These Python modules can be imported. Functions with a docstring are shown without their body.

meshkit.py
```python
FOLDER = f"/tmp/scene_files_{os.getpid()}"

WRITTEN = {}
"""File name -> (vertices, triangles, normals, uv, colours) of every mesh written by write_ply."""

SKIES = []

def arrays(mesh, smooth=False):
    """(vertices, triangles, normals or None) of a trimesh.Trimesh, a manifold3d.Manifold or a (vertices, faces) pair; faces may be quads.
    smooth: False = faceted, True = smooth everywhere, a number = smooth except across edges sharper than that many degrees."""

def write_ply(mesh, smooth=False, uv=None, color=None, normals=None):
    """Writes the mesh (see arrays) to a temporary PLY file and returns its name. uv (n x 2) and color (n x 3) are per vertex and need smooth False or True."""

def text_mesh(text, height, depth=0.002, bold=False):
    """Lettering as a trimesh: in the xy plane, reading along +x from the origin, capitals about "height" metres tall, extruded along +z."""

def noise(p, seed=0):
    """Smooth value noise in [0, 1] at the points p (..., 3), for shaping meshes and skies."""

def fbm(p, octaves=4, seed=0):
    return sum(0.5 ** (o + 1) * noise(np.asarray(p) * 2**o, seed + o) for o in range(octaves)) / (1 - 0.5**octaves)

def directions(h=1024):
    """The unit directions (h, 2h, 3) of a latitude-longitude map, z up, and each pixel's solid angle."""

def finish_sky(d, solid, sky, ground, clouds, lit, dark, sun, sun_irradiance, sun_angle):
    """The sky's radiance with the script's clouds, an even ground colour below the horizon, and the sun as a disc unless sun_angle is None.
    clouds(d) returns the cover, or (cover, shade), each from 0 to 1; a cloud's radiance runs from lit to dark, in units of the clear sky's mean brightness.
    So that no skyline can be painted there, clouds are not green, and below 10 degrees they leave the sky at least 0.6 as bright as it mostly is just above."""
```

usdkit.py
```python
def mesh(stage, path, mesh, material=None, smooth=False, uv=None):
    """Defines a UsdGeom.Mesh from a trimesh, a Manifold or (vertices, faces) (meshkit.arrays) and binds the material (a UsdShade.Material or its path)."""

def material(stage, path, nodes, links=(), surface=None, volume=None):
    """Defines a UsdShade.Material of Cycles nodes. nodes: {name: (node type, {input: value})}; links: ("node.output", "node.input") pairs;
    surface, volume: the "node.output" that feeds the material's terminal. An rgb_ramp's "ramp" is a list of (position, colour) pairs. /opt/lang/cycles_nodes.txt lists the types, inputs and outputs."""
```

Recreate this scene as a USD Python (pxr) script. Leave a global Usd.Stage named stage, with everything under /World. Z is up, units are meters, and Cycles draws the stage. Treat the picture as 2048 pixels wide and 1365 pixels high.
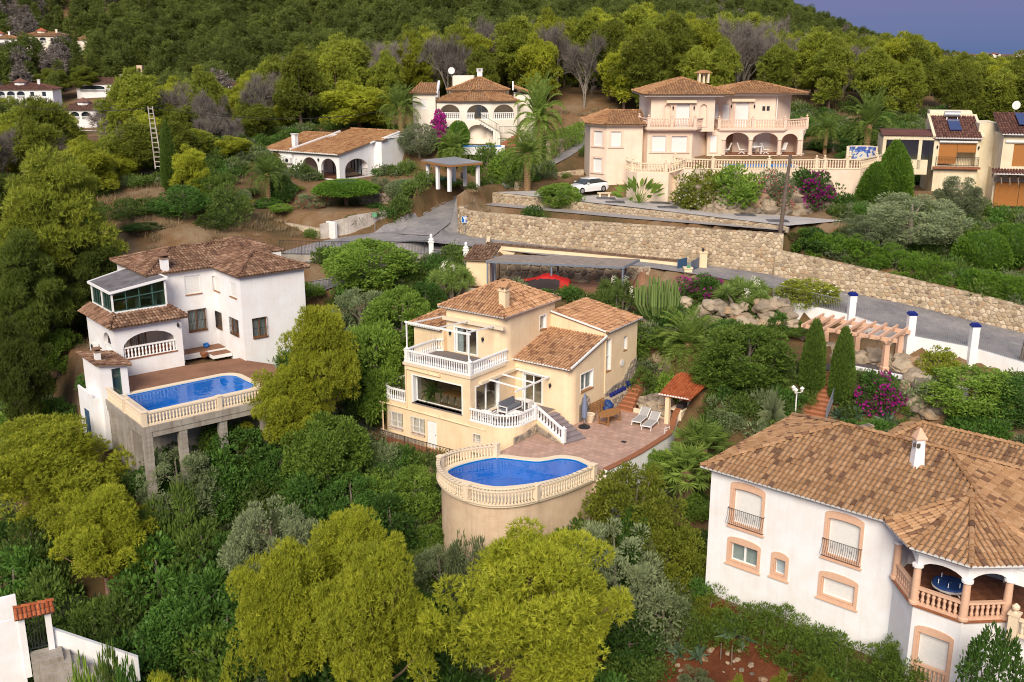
import math, random
import numpy as np, trimesh, manifold3d, usdkit, meshkit
import shapely
from shapely.geometry import Polygon, Point, LineString, MultiPolygon, box as sbox
from shapely.ops import unary_union
from shapely import affinity
from scipy.interpolate import RBFInterpolator
from scipy.spatial import Voronoi, cKDTree
from pxr import Usd, UsdGeom, UsdLux, UsdShade, Sdf, Gf, Vt
stage = Usd.Stage.CreateInMemory()
UsdGeom.SetStageUpAxis(stage, 'Z'); UsdGeom.SetStageMetersPerUnit(stage, 1.0)
World = UsdGeom.Xform.Define(stage, '/World')
UsdGeom.Scope.Define(stage, '/World/Looks')
# camera
CAM_H, PITCH, FPX = 25.0,15.7,2070.0          # metres above the pool deck, degrees down, focal length in photo pixels
cam = UsdGeom.Camera.Define(stage, '/World/camera')
cam.AddTranslateOp().Set(Gf.Vec3d(0,0, CAM_H)); cam.AddRotateXOp().Set(90 - PITCH)
cam.CreateHorizontalApertureAttr(36.0); cam.CreateVerticalApertureAttr(36.0 * 682 / 1024)
cam.CreateFocalLengthAttr(36.0 * FPX / 2048); cam.CreateClippingRangeAttr(Gf.Vec2f(0.5,30000))
EXPOSURE = 0.38
cam.CreateExposureAttr(EXPOSURE)
# sky and sun
SUN_EL, SUN_AZ = 36.0,190.0                    # low sun behind the camera and to its left
SKY, SUN, SUN_ANGLE = 0.15,0.95,30.0
rot = math.radians(SUN_AZ)
usdkit.material(stage, '/World/Looks/sky_look', {
	'sky': ('sky_texture', dict(sky_type='single_scattering', sun_disc=False, sun_elevation=math.radians(SUN_EL), sun_rotation=rot, air_density=1.0, aerosol_density=0.6, ozone_density=3.0)),
	'tc': ('texture_coordinate', {}), 'n': ('noise_texture', dict(scale=1.6, detail=5.0, roughness=0.55)), 'mp': ('mapping', dict(scale=(1.0,1.0,4.0))), 'x': ('separate_xyz', {}),
	'v': ('rgb_ramp', dict(ramp=[(0.0,(.15,.46,1.60)),(0.025,(.26,.38,1.55)),(0.05,(.46,.38,1.45)),(0.25,(1.5,1.45,2.2)),(0.6,(2.4,2.5,3.2)),(1.0,(2.9,3.0,3.7))])),
	'r': ('rgb_ramp', dict(ramp=[(0.0,(.88,) * 3),(0.4,(.91,) * 3),(0.75,(.92,) * 3),(1.0,(.95,) * 3)])),
	'm': ('mix', dict(mix_type='mix')), 'bg': ('background_shader', dict(strength=SKY))},
	[('tc.generated', 'mp.vector'),('mp.vector', 'n.vector'),('n.fac', 'r.fac'),('r.color', 'm.fac'),('tc.generated', 'x.vector'),('x.z', 'v.fac'),('sky.color', 'm.color1'),('v.color', 'm.color2'),('m.color', 'bg.color')], surface='bg.background')
dome = UsdLux.DomeLight.Define(stage, '/World/sky')
UsdShade.MaterialBindingAPI.Apply(dome.GetPrim()).Bind(UsdShade.Material.Get(stage, '/World/Looks/sky_look'))
dome.GetPrim().SetCustomDataByKey('kind', 'structure'); dome.GetPrim().SetCustomDataByKey('label', 'dusky violet blue sky above the ridge')
sun = UsdLux.DistantLight.Define(stage, '/World/sun')
sun.CreateIntensityAttr(SUN); sun.CreateNormalizeAttr(True); sun.CreateAngleAttr(SUN_ANGLE); sun.CreateColorAttr(Gf.Vec3f(1.0,0.88,0.72))
sun.AddRotateZOp().Set(-SUN_AZ); sun.AddRotateXOp().Set(-(90 - SUN_EL))
# projection helpers (photo pixel -> a point on a real plane)
_P = math.radians(PITCH); CPOS = np.array([0,0, CAM_H])
def ray(px, py):
	x, y = (px - 1024.0) / FPX, -(py - 682.5) / FPX
	return np.array([x, math.cos(_P) + y * math.sin(_P),-math.sin(_P) + y * math.cos(_P)])
def at_z(px, py, z): r = ray(px, py); return CPOS + (z - CAM_H) / r[2] * r
def at_y(px, py, y): r = ray(px, py); return CPOS + y / r[1] * r
class Frame:
	"""A house's own axes: u to the right along its front, v into its depth, z up."""
	def __init__(s, o, ang):
		a = math.radians(ang); s.o, s.ang = np.array(o, float), ang
		s.v = np.array([math.sin(a), math.cos(a),0]); s.u = np.array([math.cos(a),-math.sin(a),0])
	def w(s, u, v, z=0.0): return s.o + s.u * u + s.v * v + np.array([0,0, z])
	def on(s, px, py, **k):
		r, d = ray(px, py), CPOS - s.o
		n, val = (s.u, k['u']) if 'u' in k else (s.v, k['v']) if 'v' in k else (np.array([0,0,1.0]), k['z'])
		p = d + (val - d @ n) / (r @ n) * r
		return float(p @ s.u), float(p @ s.v), float(p[2])
	def loc(s, p): d = np.asarray(p, float) - s.o; return np.array([d @ s.u, d @ s.v, d[2]])
# materials
L = '/World/Looks/'
MATS = {}
def mat(name, nodes, links, surface):
	MATS[name] = usdkit.material(stage, L + name, nodes, links, surface=surface); return name
def plain(name, col, rough=0.6, var=0.10, scale=6.0, bump=0.0, bscale=40.0, metal=0.0, spec=0.3, coat=0.0):
	"""A principled surface whose colour wanders a little with a noise."""
	c = np.array(col)
	n = {'g': ('geometry', {}), 'n': ('noise_texture', dict(scale=scale, detail=4.0, roughness=0.6)),
         'r': ('rgb_ramp', dict(ramp=[(0.25, tuple(c * (1 - var))),(0.75, tuple(np.minimum(c * (1 + var),1)))])),
         'p': ('principled_bsdf', dict(roughness=rough, metallic=metal, specular_ior_level=spec, coat_weight=coat))}
	l = [('g.position', 'n.vector'),('n.fac', 'r.fac'),('r.color', 'p.base_color')]
	if bump:
		n['bn'] = ('noise_texture', dict(scale=bscale, detail=3.0)); n['b'] = ('bump', dict(strength=bump, distance=0.03))
		l += [('g.position', 'bn.vector'),('bn.fac', 'b.height'),('b.normal', 'p.normal')]
	return mat(name, n, l, 'p.BSDF')
def ramped(name, stops, rough=0.8, src='island', scale=3.0, bump=0.3, bscale=30.0, grime=0.25, gscale=0.7):
	"""Colour per piece (random per island) from a ramp, dirtied by a large noise, with fine relief."""
	n = {'g': ('geometry', {}), 'at': ('attribute', dict(attribute='rnd')), 'r': ('rgb_ramp', dict(ramp=stops)),
         'n': ('noise_texture', dict(scale=gscale, detail=5.0, roughness=0.65)), 'nr': ('rgb_ramp', dict(ramp=[(0.3,(1 - grime,) * 3),(0.7,(1,1,1))])),
         'm': ('mix', dict(mix_type='multiply', fac=1.0)), 'bn': ('noise_texture', dict(scale=bscale, detail=3.0)), 'b': ('bump', dict(strength=bump, distance=0.03)),
         'n2': ('noise_texture', dict(scale=14.0, detail=4.0)), 'n2r': ('rgb_ramp', dict(ramp=[(0.3,(.8,.8,.8)),(0.7,(1.1,1.1,1.1))])), 'm2': ('mix', dict(mix_type='multiply', fac=1.0)),
         'p': ('principled_bsdf', dict(roughness=rough, specular_ior_level=0.2))}
	l = [('at.fac', 'r.fac'),('g.position', 'n.vector'),('n.fac', 'nr.fac'),('r.color', 'm.color1'),('nr.color', 'm.color2'),
         ('g.position', 'n2.vector'),('n2.fac', 'n2r.fac'),('m.color', 'm2.color1'),('n2r.color', 'm2.color2'),('m2.color', 'p.base_color'),
         ('g.position', 'bn.vector'),('bn.fac', 'b.height'),('b.normal', 'p.normal')]
	return mat(name, n, l, 'p.BSDF')
def leafy(name, dark, light, trans=0.42, tscale=0.12, rough=0.55, ov=(.5,.8)):
	"""Foliage: colour per leaf, per tree and slowly over the ground; some light passes through."""
	d, li = np.array(dark), np.array(light)
	n = {'g': ('geometry', {}), 'at': ('attribute', dict(attribute='rnd')), 'o': ('object_info', {}), 'r': ('rgb_ramp', dict(ramp=[(0.0, tuple(d)),(0.55, tuple((d + li) / 2)),(1.0, tuple(li))])),
         'n': ('noise_texture', dict(scale=tscale, detail=3.0)), 'a': ('math', dict(math_type='multiply_add', value2=0.55, value3=0.0)),
         'ob': ('math', dict(math_type='multiply_add', value2=0.14)), 'c': ('math', dict(math_type='multiply_add', value2=0.5)),
         'ov': ('math', dict(math_type='multiply_add', value2=ov[0], value3=ov[1])), 'h': ('hsv', dict(hue=0.5, saturation=1.0)),
         'p': ('principled_bsdf', dict(roughness=rough, specular_ior_level=0.25)), 't': ('translucent_bsdf', {}), 'm': ('mix_closure', dict(fac=trans))}
	l = [('at.fac', 'a.value1'),('g.position', 'n.vector'),('o.random', 'ob.value1'),('a.value', 'ob.value3'),('n.fac', 'c.value1'),('ob.value', 'c.value3'),
         ('c.value', 'r.fac'),('r.color', 'h.color'),('o.random', 'ov.value1'),('ov.value', 'h.value'),
         ('h.color', 'p.base_color'),('h.color', 't.color'),('p.BSDF', 'm.closure1'),('t.BSDF', 'm.closure2')]
	return mat(name, n, l, 'm.closure')
def plaster(name, col, stain=(0.6,0.55,0.5), amount=0.25, bump=0.25):
	n = {'g': ('geometry', {}), 'n': ('noise_texture', dict(scale=0.9, detail=6.0, roughness=0.65)), 'r': ('rgb_ramp', dict(ramp=[(0.35, tuple(np.array(col) * (1 - amount * .5) * (0.5 + 0.5 * np.array(stain) / max(stain)))),(0.62, col)])),
         'mp': ('mapping', dict(scale=(5.0,5.0,0.35))), 's': ('noise_texture', dict(scale=1.0, detail=4.0)), 'sr': ('rgb_ramp', dict(ramp=[(0.28, tuple(1 - amount * (1 - np.array(stain)))),(0.5,(1,1,1))])),
         'm': ('mix', dict(mix_type='multiply', fac=1.0)), 'bn': ('noise_texture', dict(scale=18.0, detail=4.0)), 'b': ('bump', dict(strength=bump, distance=0.04)),
         'p': ('principled_bsdf', dict(roughness=0.85, specular_ior_level=0.2))}
	l = [('g.position', 'n.vector'),('n.fac', 'r.fac'),('g.position', 'mp.vector'),('mp.vector', 's.vector'),('s.fac', 'sr.fac'),('r.color', 'm.color1'),('sr.color', 'm.color2'),
         ('m.color', 'p.base_color'),('g.position', 'bn.vector'),('bn.fac', 'b.height'),('b.normal', 'p.normal')]
	return mat(name, n, l, 'p.BSDF')
plaster('plaster_cream', (0.82,0.655,0.445), amount=.16); plaster('plaster_white', (0.80,0.81,0.83), amount=0.11); plaster('plaster_peach', (0.76,0.63,0.51), amount=.14)
plaster('plaster_ochre', (0.64,0.49,0.35), amount=0.28, bump=0.8); plaster('plaster_ivory', (0.74,0.66,0.48)); plaster('concrete_raw', (0.36,0.33,0.29), amount=0.6, bump=0.5); plaster('plaster_warm_white', (0.78,0.73,0.64), amount=0.1)
plain('paint_white', (0.80,0.80,0.79),0.45,0.04); plain('stone_cream', (0.72,0.60,0.44),0.7,0.08, bump=0.15); plain('stone_pink', (0.66,0.42,0.29),0.7,0.08, bump=0.1)
plain('stone_rose', (0.70,0.53,0.42),0.7,0.07, bump=0.1); plain('shutter_white', (0.72,0.72,0.70),0.5,0.05); plain('iron_dark', (0.03,0.03,0.035),0.5,0.2); plain('iron_grey', (0.16,0.19,0.24),0.45,0.1)
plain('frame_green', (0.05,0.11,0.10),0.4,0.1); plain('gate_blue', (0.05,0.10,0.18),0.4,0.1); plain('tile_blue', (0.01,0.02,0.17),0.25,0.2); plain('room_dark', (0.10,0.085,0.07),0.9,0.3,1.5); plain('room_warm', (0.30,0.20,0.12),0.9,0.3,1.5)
plain('wood_teak', (0.30,0.14,0.05),0.55,0.3,12); plain('wood_grey', (0.20,0.15,0.11),0.7,0.3,12); plain('fabric_grey', (0.13,0.14,0.17),0.9,0.1,20); plain('fabric_sling', (0.34,0.33,0.32),0.9,0.06,20)
plain('fabric_blue_grey', (0.17,0.20,0.30),0.9,0.1,20); plain('plastic_black', (0.02,0.02,0.025),0.4,0.2); plain('roller_brown', (0.36,0.15,0.04),0.8,0.1,8); plain('lamp_glass', (0.75,0.70,0.60),0.2,0.05); plain('wood_pole', (0.13,0.10,0.08),0.85,0.35,5)
plain('car_white', (0.75,0.76,0.78),0.2,0.02, coat=1.0); plain('rubber', (0.02,0.02,0.02),0.7,0.1); plain('car_glass', (0.03,0.04,0.05),0.05,0.1, spec=0.8); plain('cover_red', (0.42,0.014,0.014),0.75,0.15,3, bump=0.3, bscale=6); plain('cover_black', (0.03,0.022,0.024),0.8,0.15,3, bump=0.3, bscale=6)
plain('sign_blue', (0.01,0.12,0.42),0.35,0.05); plain('galvanised', (0.42,0.43,0.45),0.4,0.1, metal=0.6); plain('solar_glass', (0.01,0.03,0.12),0.08,0.2, spec=0.8); plain('roof_felt', (0.15,0.14,0.15),0.8,0.45,1.2); plain('carport_sheet', (0.24,0.20,0.17),0.6,0.2,2)
plain('tap_red', (0.45,0.03,0.02),0.5); plain('sheet_green', (0.012,0.06,0.05),0.7,0.1); plain('curtain', (0.45,0.47,0.42),0.9,0.2,8); plain('deck_grey', (0.17,0.145,0.14),0.75,0.12,5); plain('step_grey', (0.24,0.20,0.21),0.75,0.12,5); plain('cloth_blue', (0.015,0.045,0.16),0.5,0.2,5)
plain('sign_green', (0.10,0.30,0.16),0.5); plain('fibre_mix', (0.21,0.14,0.08),0.9,0.4,9); plain('bark_pine', (0.17,0.11,0.08),0.9,0.4,4, bump=0.5, bscale=12); plain('bark_grey', (0.19,0.16,0.13),0.9,0.35,4, bump=0.4, bscale=12); plain('bark_palm', (0.30,0.19,0.10),0.9,0.4,8, bump=0.8, bscale=14)
plain('bark_dead', (0.20,0.175,0.15),0.9,0.3,3); plain('terracotta_floor', (0.27,0.105,0.05),0.5,0.25,5); plain('mortar_dark', (0.20,0.135,0.09),0.95,0.25,3); plain('mortar_stone', (0.40,0.33,0.25),0.95,0.25,3, bump=0.6, bscale=20); plain('terracotta_bright', (0.46,0.11,0.035),0.7,0.25,8)
tile_a = [(0.0,(.20,.105,.065)),(0.10,(.27,.145,.085)),(0.18,(.37,.205,.11)),(0.5,(.42,.24,.13)),(0.85,(.46,.27,.15)),(1.0,(.52,.33,.20))]
ramped('roof_tile_main', [(p, tuple(np.minimum(np.array(c) * (1.22,1.18,1.15),1))) for p, c in tile_a])
ramped('roof_tile_right', [(0,(.15,.08,.05)),(.08,(.22,.115,.065)),(.14,(.35,.195,.095)),(.6,(.41,.235,.12)),(1,(.47,.29,.16))])
ramped('roof_tile_left', [(0,(.13,.07,.045)),(.3,(.23,.125,.08)),(.7,(.31,.18,.115)),(1,(.40,.26,.18))], grime=0.4)
ramped('roof_tile_far', [(0,(.30,.14,.07)),(.3,(.42,.22,.10)),(1,(.52,.30,.15))])
ramped('roof_tile_red', [(0,(.33,.08,.03)),(1,(.50,.15,.06))]); ramped('roof_tile_brown', [(0,(.10,.045,.04)),(.5,(.17,.075,.06)),(1,(.24,.11,.085))])
ramped('stone_tan', [(0,(.28,.20,.13)),(.15,(.38,.29,.19)),(.5,(.50,.40,.27)),(.9,(.58,.48,.34)),(.97,(.44,.28,.16)),(1,(.34,.28,.22))], bump=0.6, bscale=14)
ramped('stone_rock', [(0,(.24,.20,.16)),(.4,(.40,.32,.23)),(.75,(.50,.41,.30)),(1,(.44,.28,.16))], bump=0.8, bscale=8, grime=0.5)
ramped('stone_clad', [(0,(.22,.19,.17)),(.5,(.36,.31,.25)),(1,(.46,.38,.29))], bump=0.5, bscale=16)
ramped('stone_block', [(0,(.38,.32,.23)),(1,(.52,.45,.34))], bump=0.5, bscale=12)
ramped('gravel_slab', [(0,(.10,.10,.11)),(1,(.17,.17,.19))]); ramped('floor_tile', [(0,(.16,.06,.032)),(1,(.25,.105,.058))], rough=0.45, bump=0.1)
ramped('floor_slate', [(0,(.25,.24,.26)),(1,(.42,.38,.36))]); ramped('step_tile', [(0,(.42,.16,.08)),(1,(.50,.24,.14))], rough=0.5, bump=0.1)
def ground_mat(name, stops, scale, bump=0.6, bscale=6.0, fine=9.0, fr=(.75,1.2), rough=0.95):
	n = {'g': ('geometry', {}), 'n': ('noise_texture', dict(scale=scale, detail=8.0, roughness=0.7)), 'r': ('rgb_ramp', dict(ramp=stops)),
         'f': ('noise_texture', dict(scale=fine, detail=5.0, roughness=0.7)), 'fr': ('rgb_ramp', dict(ramp=[(0.3,(fr[0],) * 3),(0.7,(fr[1],) * 3)])), 'm': ('mix', dict(mix_type='multiply', fac=1.0)),
         'bn': ('noise_texture', dict(scale=bscale, detail=6.0, roughness=0.7)), 'b': ('bump', dict(strength=bump, distance=0.12)), 'p': ('principled_bsdf', dict(roughness=rough, specular_ior_level=0.15))}
	l = [('g.position', 'n.vector'),('n.fac', 'r.fac'),('g.position', 'f.vector'),('f.fac', 'fr.fac'),('r.color', 'm.color1'),('fr.color', 'm.color2'),('m.color', 'p.base_color'),('g.position', 'bn.vector'),('bn.fac', 'b.height'),('b.normal', 'p.normal')]
	return mat(name, n, l, 'p.BSDF')
ground_mat('soil', [(0.25,(.055,.050,.020)),(0.42,(.11,.075,.035)),(0.5,(.17,.10,.05)),(0.6,(.22,.16,.10)),(0.75,(.13,.045,.018))],0.10)
ground_mat('red_earth', [(0.3,(.085,.030,.014)),(0.55,(.14,.045,.02)),(0.75,(.19,.075,.04))],0.5)
ground_mat('asphalt', [(0.3,(.15,.145,.155)),(0.5,(.23,.22,.225)),(0.7,(.32,.295,.28))],0.35, bump=0.15, bscale=30, fine=3.0, fr=(.8,1.15))
ground_mat('pavement_look', [(0.3,(.26,.24,.23)),(0.7,(.36,.33,.31))],0.6, bump=0.2, bscale=25)
ground_mat('gravel', [(0.3,(.40,.37,.36)),(0.7,(.54,.51,.48))],0.5, bump=0.6, bscale=25, fine=16)
ground_mat('brown_paving', [(0.3,(.20,.105,.065)),(0.7,(.28,.15,.095))],0.8, bump=0.1, bscale=20)
ground_mat('dark_paving', [(0.3,(.085,.075,.08)),(0.7,(.12,.105,.105))],0.5, bump=0.15, bscale=20)
def pane(name, tint, base=0.05, top=0.75, rough=0.02, ripple=False):
	n = {'f': ('layer_weight', dict(blend=0.5)), 'p': ('math', dict(math_type='power', value2=4.0)), 'a': ('math', dict(math_type='multiply_add', value2=top, value3=base)), 't': ('transparent_bsdf', dict(color=tint)), 'g': ('glossy_bsdf', dict(color=(.9,.9,.9), roughness=rough)), 'm': ('mix_closure', {})}
	l = [('f.facing', 'p.value1'),('p.value', 'a.value1'),('a.value', 'm.fac'),('t.BSDF', 'm.closure1'),('g.BSDF', 'm.closure2')]
	if ripple: n |= {'geo': ('geometry', {}), 'n': ('noise_texture', dict(scale=1.4, detail=3.0, distortion=0.6)), 'b': ('bump', dict(strength=0.35, distance=0.06))}; l += [('geo.position', 'n.vector'),('n.fac', 'b.height'),('b.normal', 'g.normal')]
	return mat(name, n, l, 'm.closure')
pane('window_glass', (.86,.90,.92),.06); pane('glass_green', (.50,.58,.56),.06); pane('water', (.60,.88,1.0),.03,.6,.03, True)
plain('pool_blue', (0.0,0.165,0.50),0.4,0.10,.8); plain('pool_blue_left', (0.002,0.19,0.52),0.4,0.10,.8)
def slab_mat(name, c1, c2, mortar, scale, w=0.9, h=0.45, ang=0.0, msize=0.012):
	return mat(name, {'t': ('geometry', {}), 'mp': ('mapping', dict(rotation=(0,0, ang))), 'b': ('brick_texture', dict(color1=c1, color2=c2, mortar=mortar, scale=scale, brick_width=w, row_height=h, mortar_size=msize)),
		'n': ('noise_texture', dict(scale=1.2, detail=6.0, roughness=0.7)), 'nr': ('rgb_ramp', dict(ramp=[(0.3,(.78,.78,.8)),(0.7,(1.15,1.1,1.08))])), 'm': ('mix', dict(mix_type='multiply', fac=1.0)),
		'p': ('principled_bsdf', dict(roughness=0.75, specular_ior_level=0.25)), 'bu': ('bump', dict(strength=0.3, distance=0.02))},
		[('t.position', 'mp.vector'),('mp.vector', 'b.vector'),('t.position', 'n.vector'),('n.fac', 'nr.fac'),('b.color', 'm.color1'),('nr.color', 'm.color2'),('m.color', 'p.base_color'),('n.fac', 'bu.height'),('bu.normal', 'p.normal')], 'p.BSDF')
slab_mat('deck_slabs', (.40,.26,.20),(.47,.32,.25),(.31,.21,.17),1.0,0.5,0.5, math.radians(35.7),0.02)
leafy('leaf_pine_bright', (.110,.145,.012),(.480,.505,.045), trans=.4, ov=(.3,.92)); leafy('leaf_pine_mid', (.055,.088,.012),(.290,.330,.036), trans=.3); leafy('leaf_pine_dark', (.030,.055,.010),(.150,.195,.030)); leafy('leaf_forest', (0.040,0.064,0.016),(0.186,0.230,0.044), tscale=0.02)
leafy('leaf_green', (0.060,0.120,0.017),(0.246,0.372,0.054)); leafy('leaf_green_dark', (0.029,0.077,0.018),(0.120,0.240,0.038)); leafy('leaf_yellow_green', (0.100,0.136,0.015),(0.308,0.344,0.037)); leafy('leaf_olive', (0.108,0.138,0.069),(0.313,0.362,0.186)); leafy('leaf_olive_dark', (0.082,0.114,0.049),(0.260,0.315,0.151))
leafy('leaf_hedge', (0.056,0.129,0.016),(0.193,0.338,0.036)); leafy('leaf_palm', (0.062,0.114,0.021),(0.250,0.343,0.062)); leafy('leaf_yucca', (0.063,0.112,0.022),(0.210,0.294,0.070)); leafy('leaf_agave', (0.069,0.138,0.092),(0.161,0.253,0.161)); leafy('leaf_cactus', (0.086,0.138,0.034),(0.172,0.241,0.069), trans=0.05)
leafy('leaf_cypress', (0.054,0.102,0.014),(0.156,0.240,0.042)); leafy('flower_magenta', (0.253,0.009,0.149),(0.517,0.034,0.345)); leafy('flower_white', (0.575,0.552,0.437),(0.920,0.897,0.759)); leafy('flower_pink', (0.460,0.069,0.103),(0.632,0.184,0.196)); leafy('scrub_dry', (0.138,0.098,0.052),(0.322,0.241,0.138), trans=0.2); leafy('scrub_green', (0.040,0.078,0.018),(0.168,0.246,0.045), tscale=0.3); leafy('twig_dead', (0.10,0.085,0.075),(0.19,0.165,0.145), trans=0.0)
# prims
NAMES, RS = {}, []
def fresh(parent, name):
	k = (parent, name); i = NAMES.get(k, -1) + 1; NAMES[k] = i
	return f'{parent}/{name}' if i == 0 else f'{parent}/{name}_{i:03d}'
def keys(prim, label=None, category=None, group=None, kind=None):
	for k, v in (('label', label),('category', category),('group', group),('kind', kind)):
		if v: prim.SetCustomDataByKey(k, v)
def thing(name, label, category, o=(0,0,0), ang=0.0, group=None, kind=None):
	p = fresh('/World', name); x = UsdGeom.Xform.Define(stage, p)
	x.AddTranslateOp().Set(Gf.Vec3d(*map(float, o)))
	if ang: x.AddRotateZOp().Set(-float(ang))
	keys(x.GetPrim(), label, category, group, kind); return p
def house_thing(name, label, category, fr, **k): return thing(name, label, category, fr.o, fr.ang, **k)
def part(parent, name, m, material, smooth=False, label=None, kind=None):
	rnd = None
	if isinstance(m, MB):
		rnd = m.rnd(); m = m.get()
		if m is None: return None
	p = fresh(parent, name); g = usdkit.mesh(stage, p, m, MATS[material], smooth)
	if rnd is None: RS.append(0); UsdGeom.PrimvarsAPI(g).CreatePrimvar('rnd', Sdf.ValueTypeNames.FloatArray, 'constant').Set(Vt.FloatArray([(len(RS) * .6180339) % 1.0]))
	elif smooth in (False, True): UsdGeom.PrimvarsAPI(g).CreatePrimvar('rnd', Sdf.ValueTypeNames.FloatArray, 'vertex').Set(Vt.FloatArray.FromNumpy(rnd))
	keys(g.GetPrim(), label, None, None, kind); return p
def solo(name, m, material, label, category=None, group=None, kind=None, smooth=False):
	"""A thing (or a piece of the setting) that is one mesh in world coordinates."""
	p = part('/World', name, m, material, smooth); keys(stage.GetPrimAtPath(p), label, category, group, kind); return p
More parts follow.
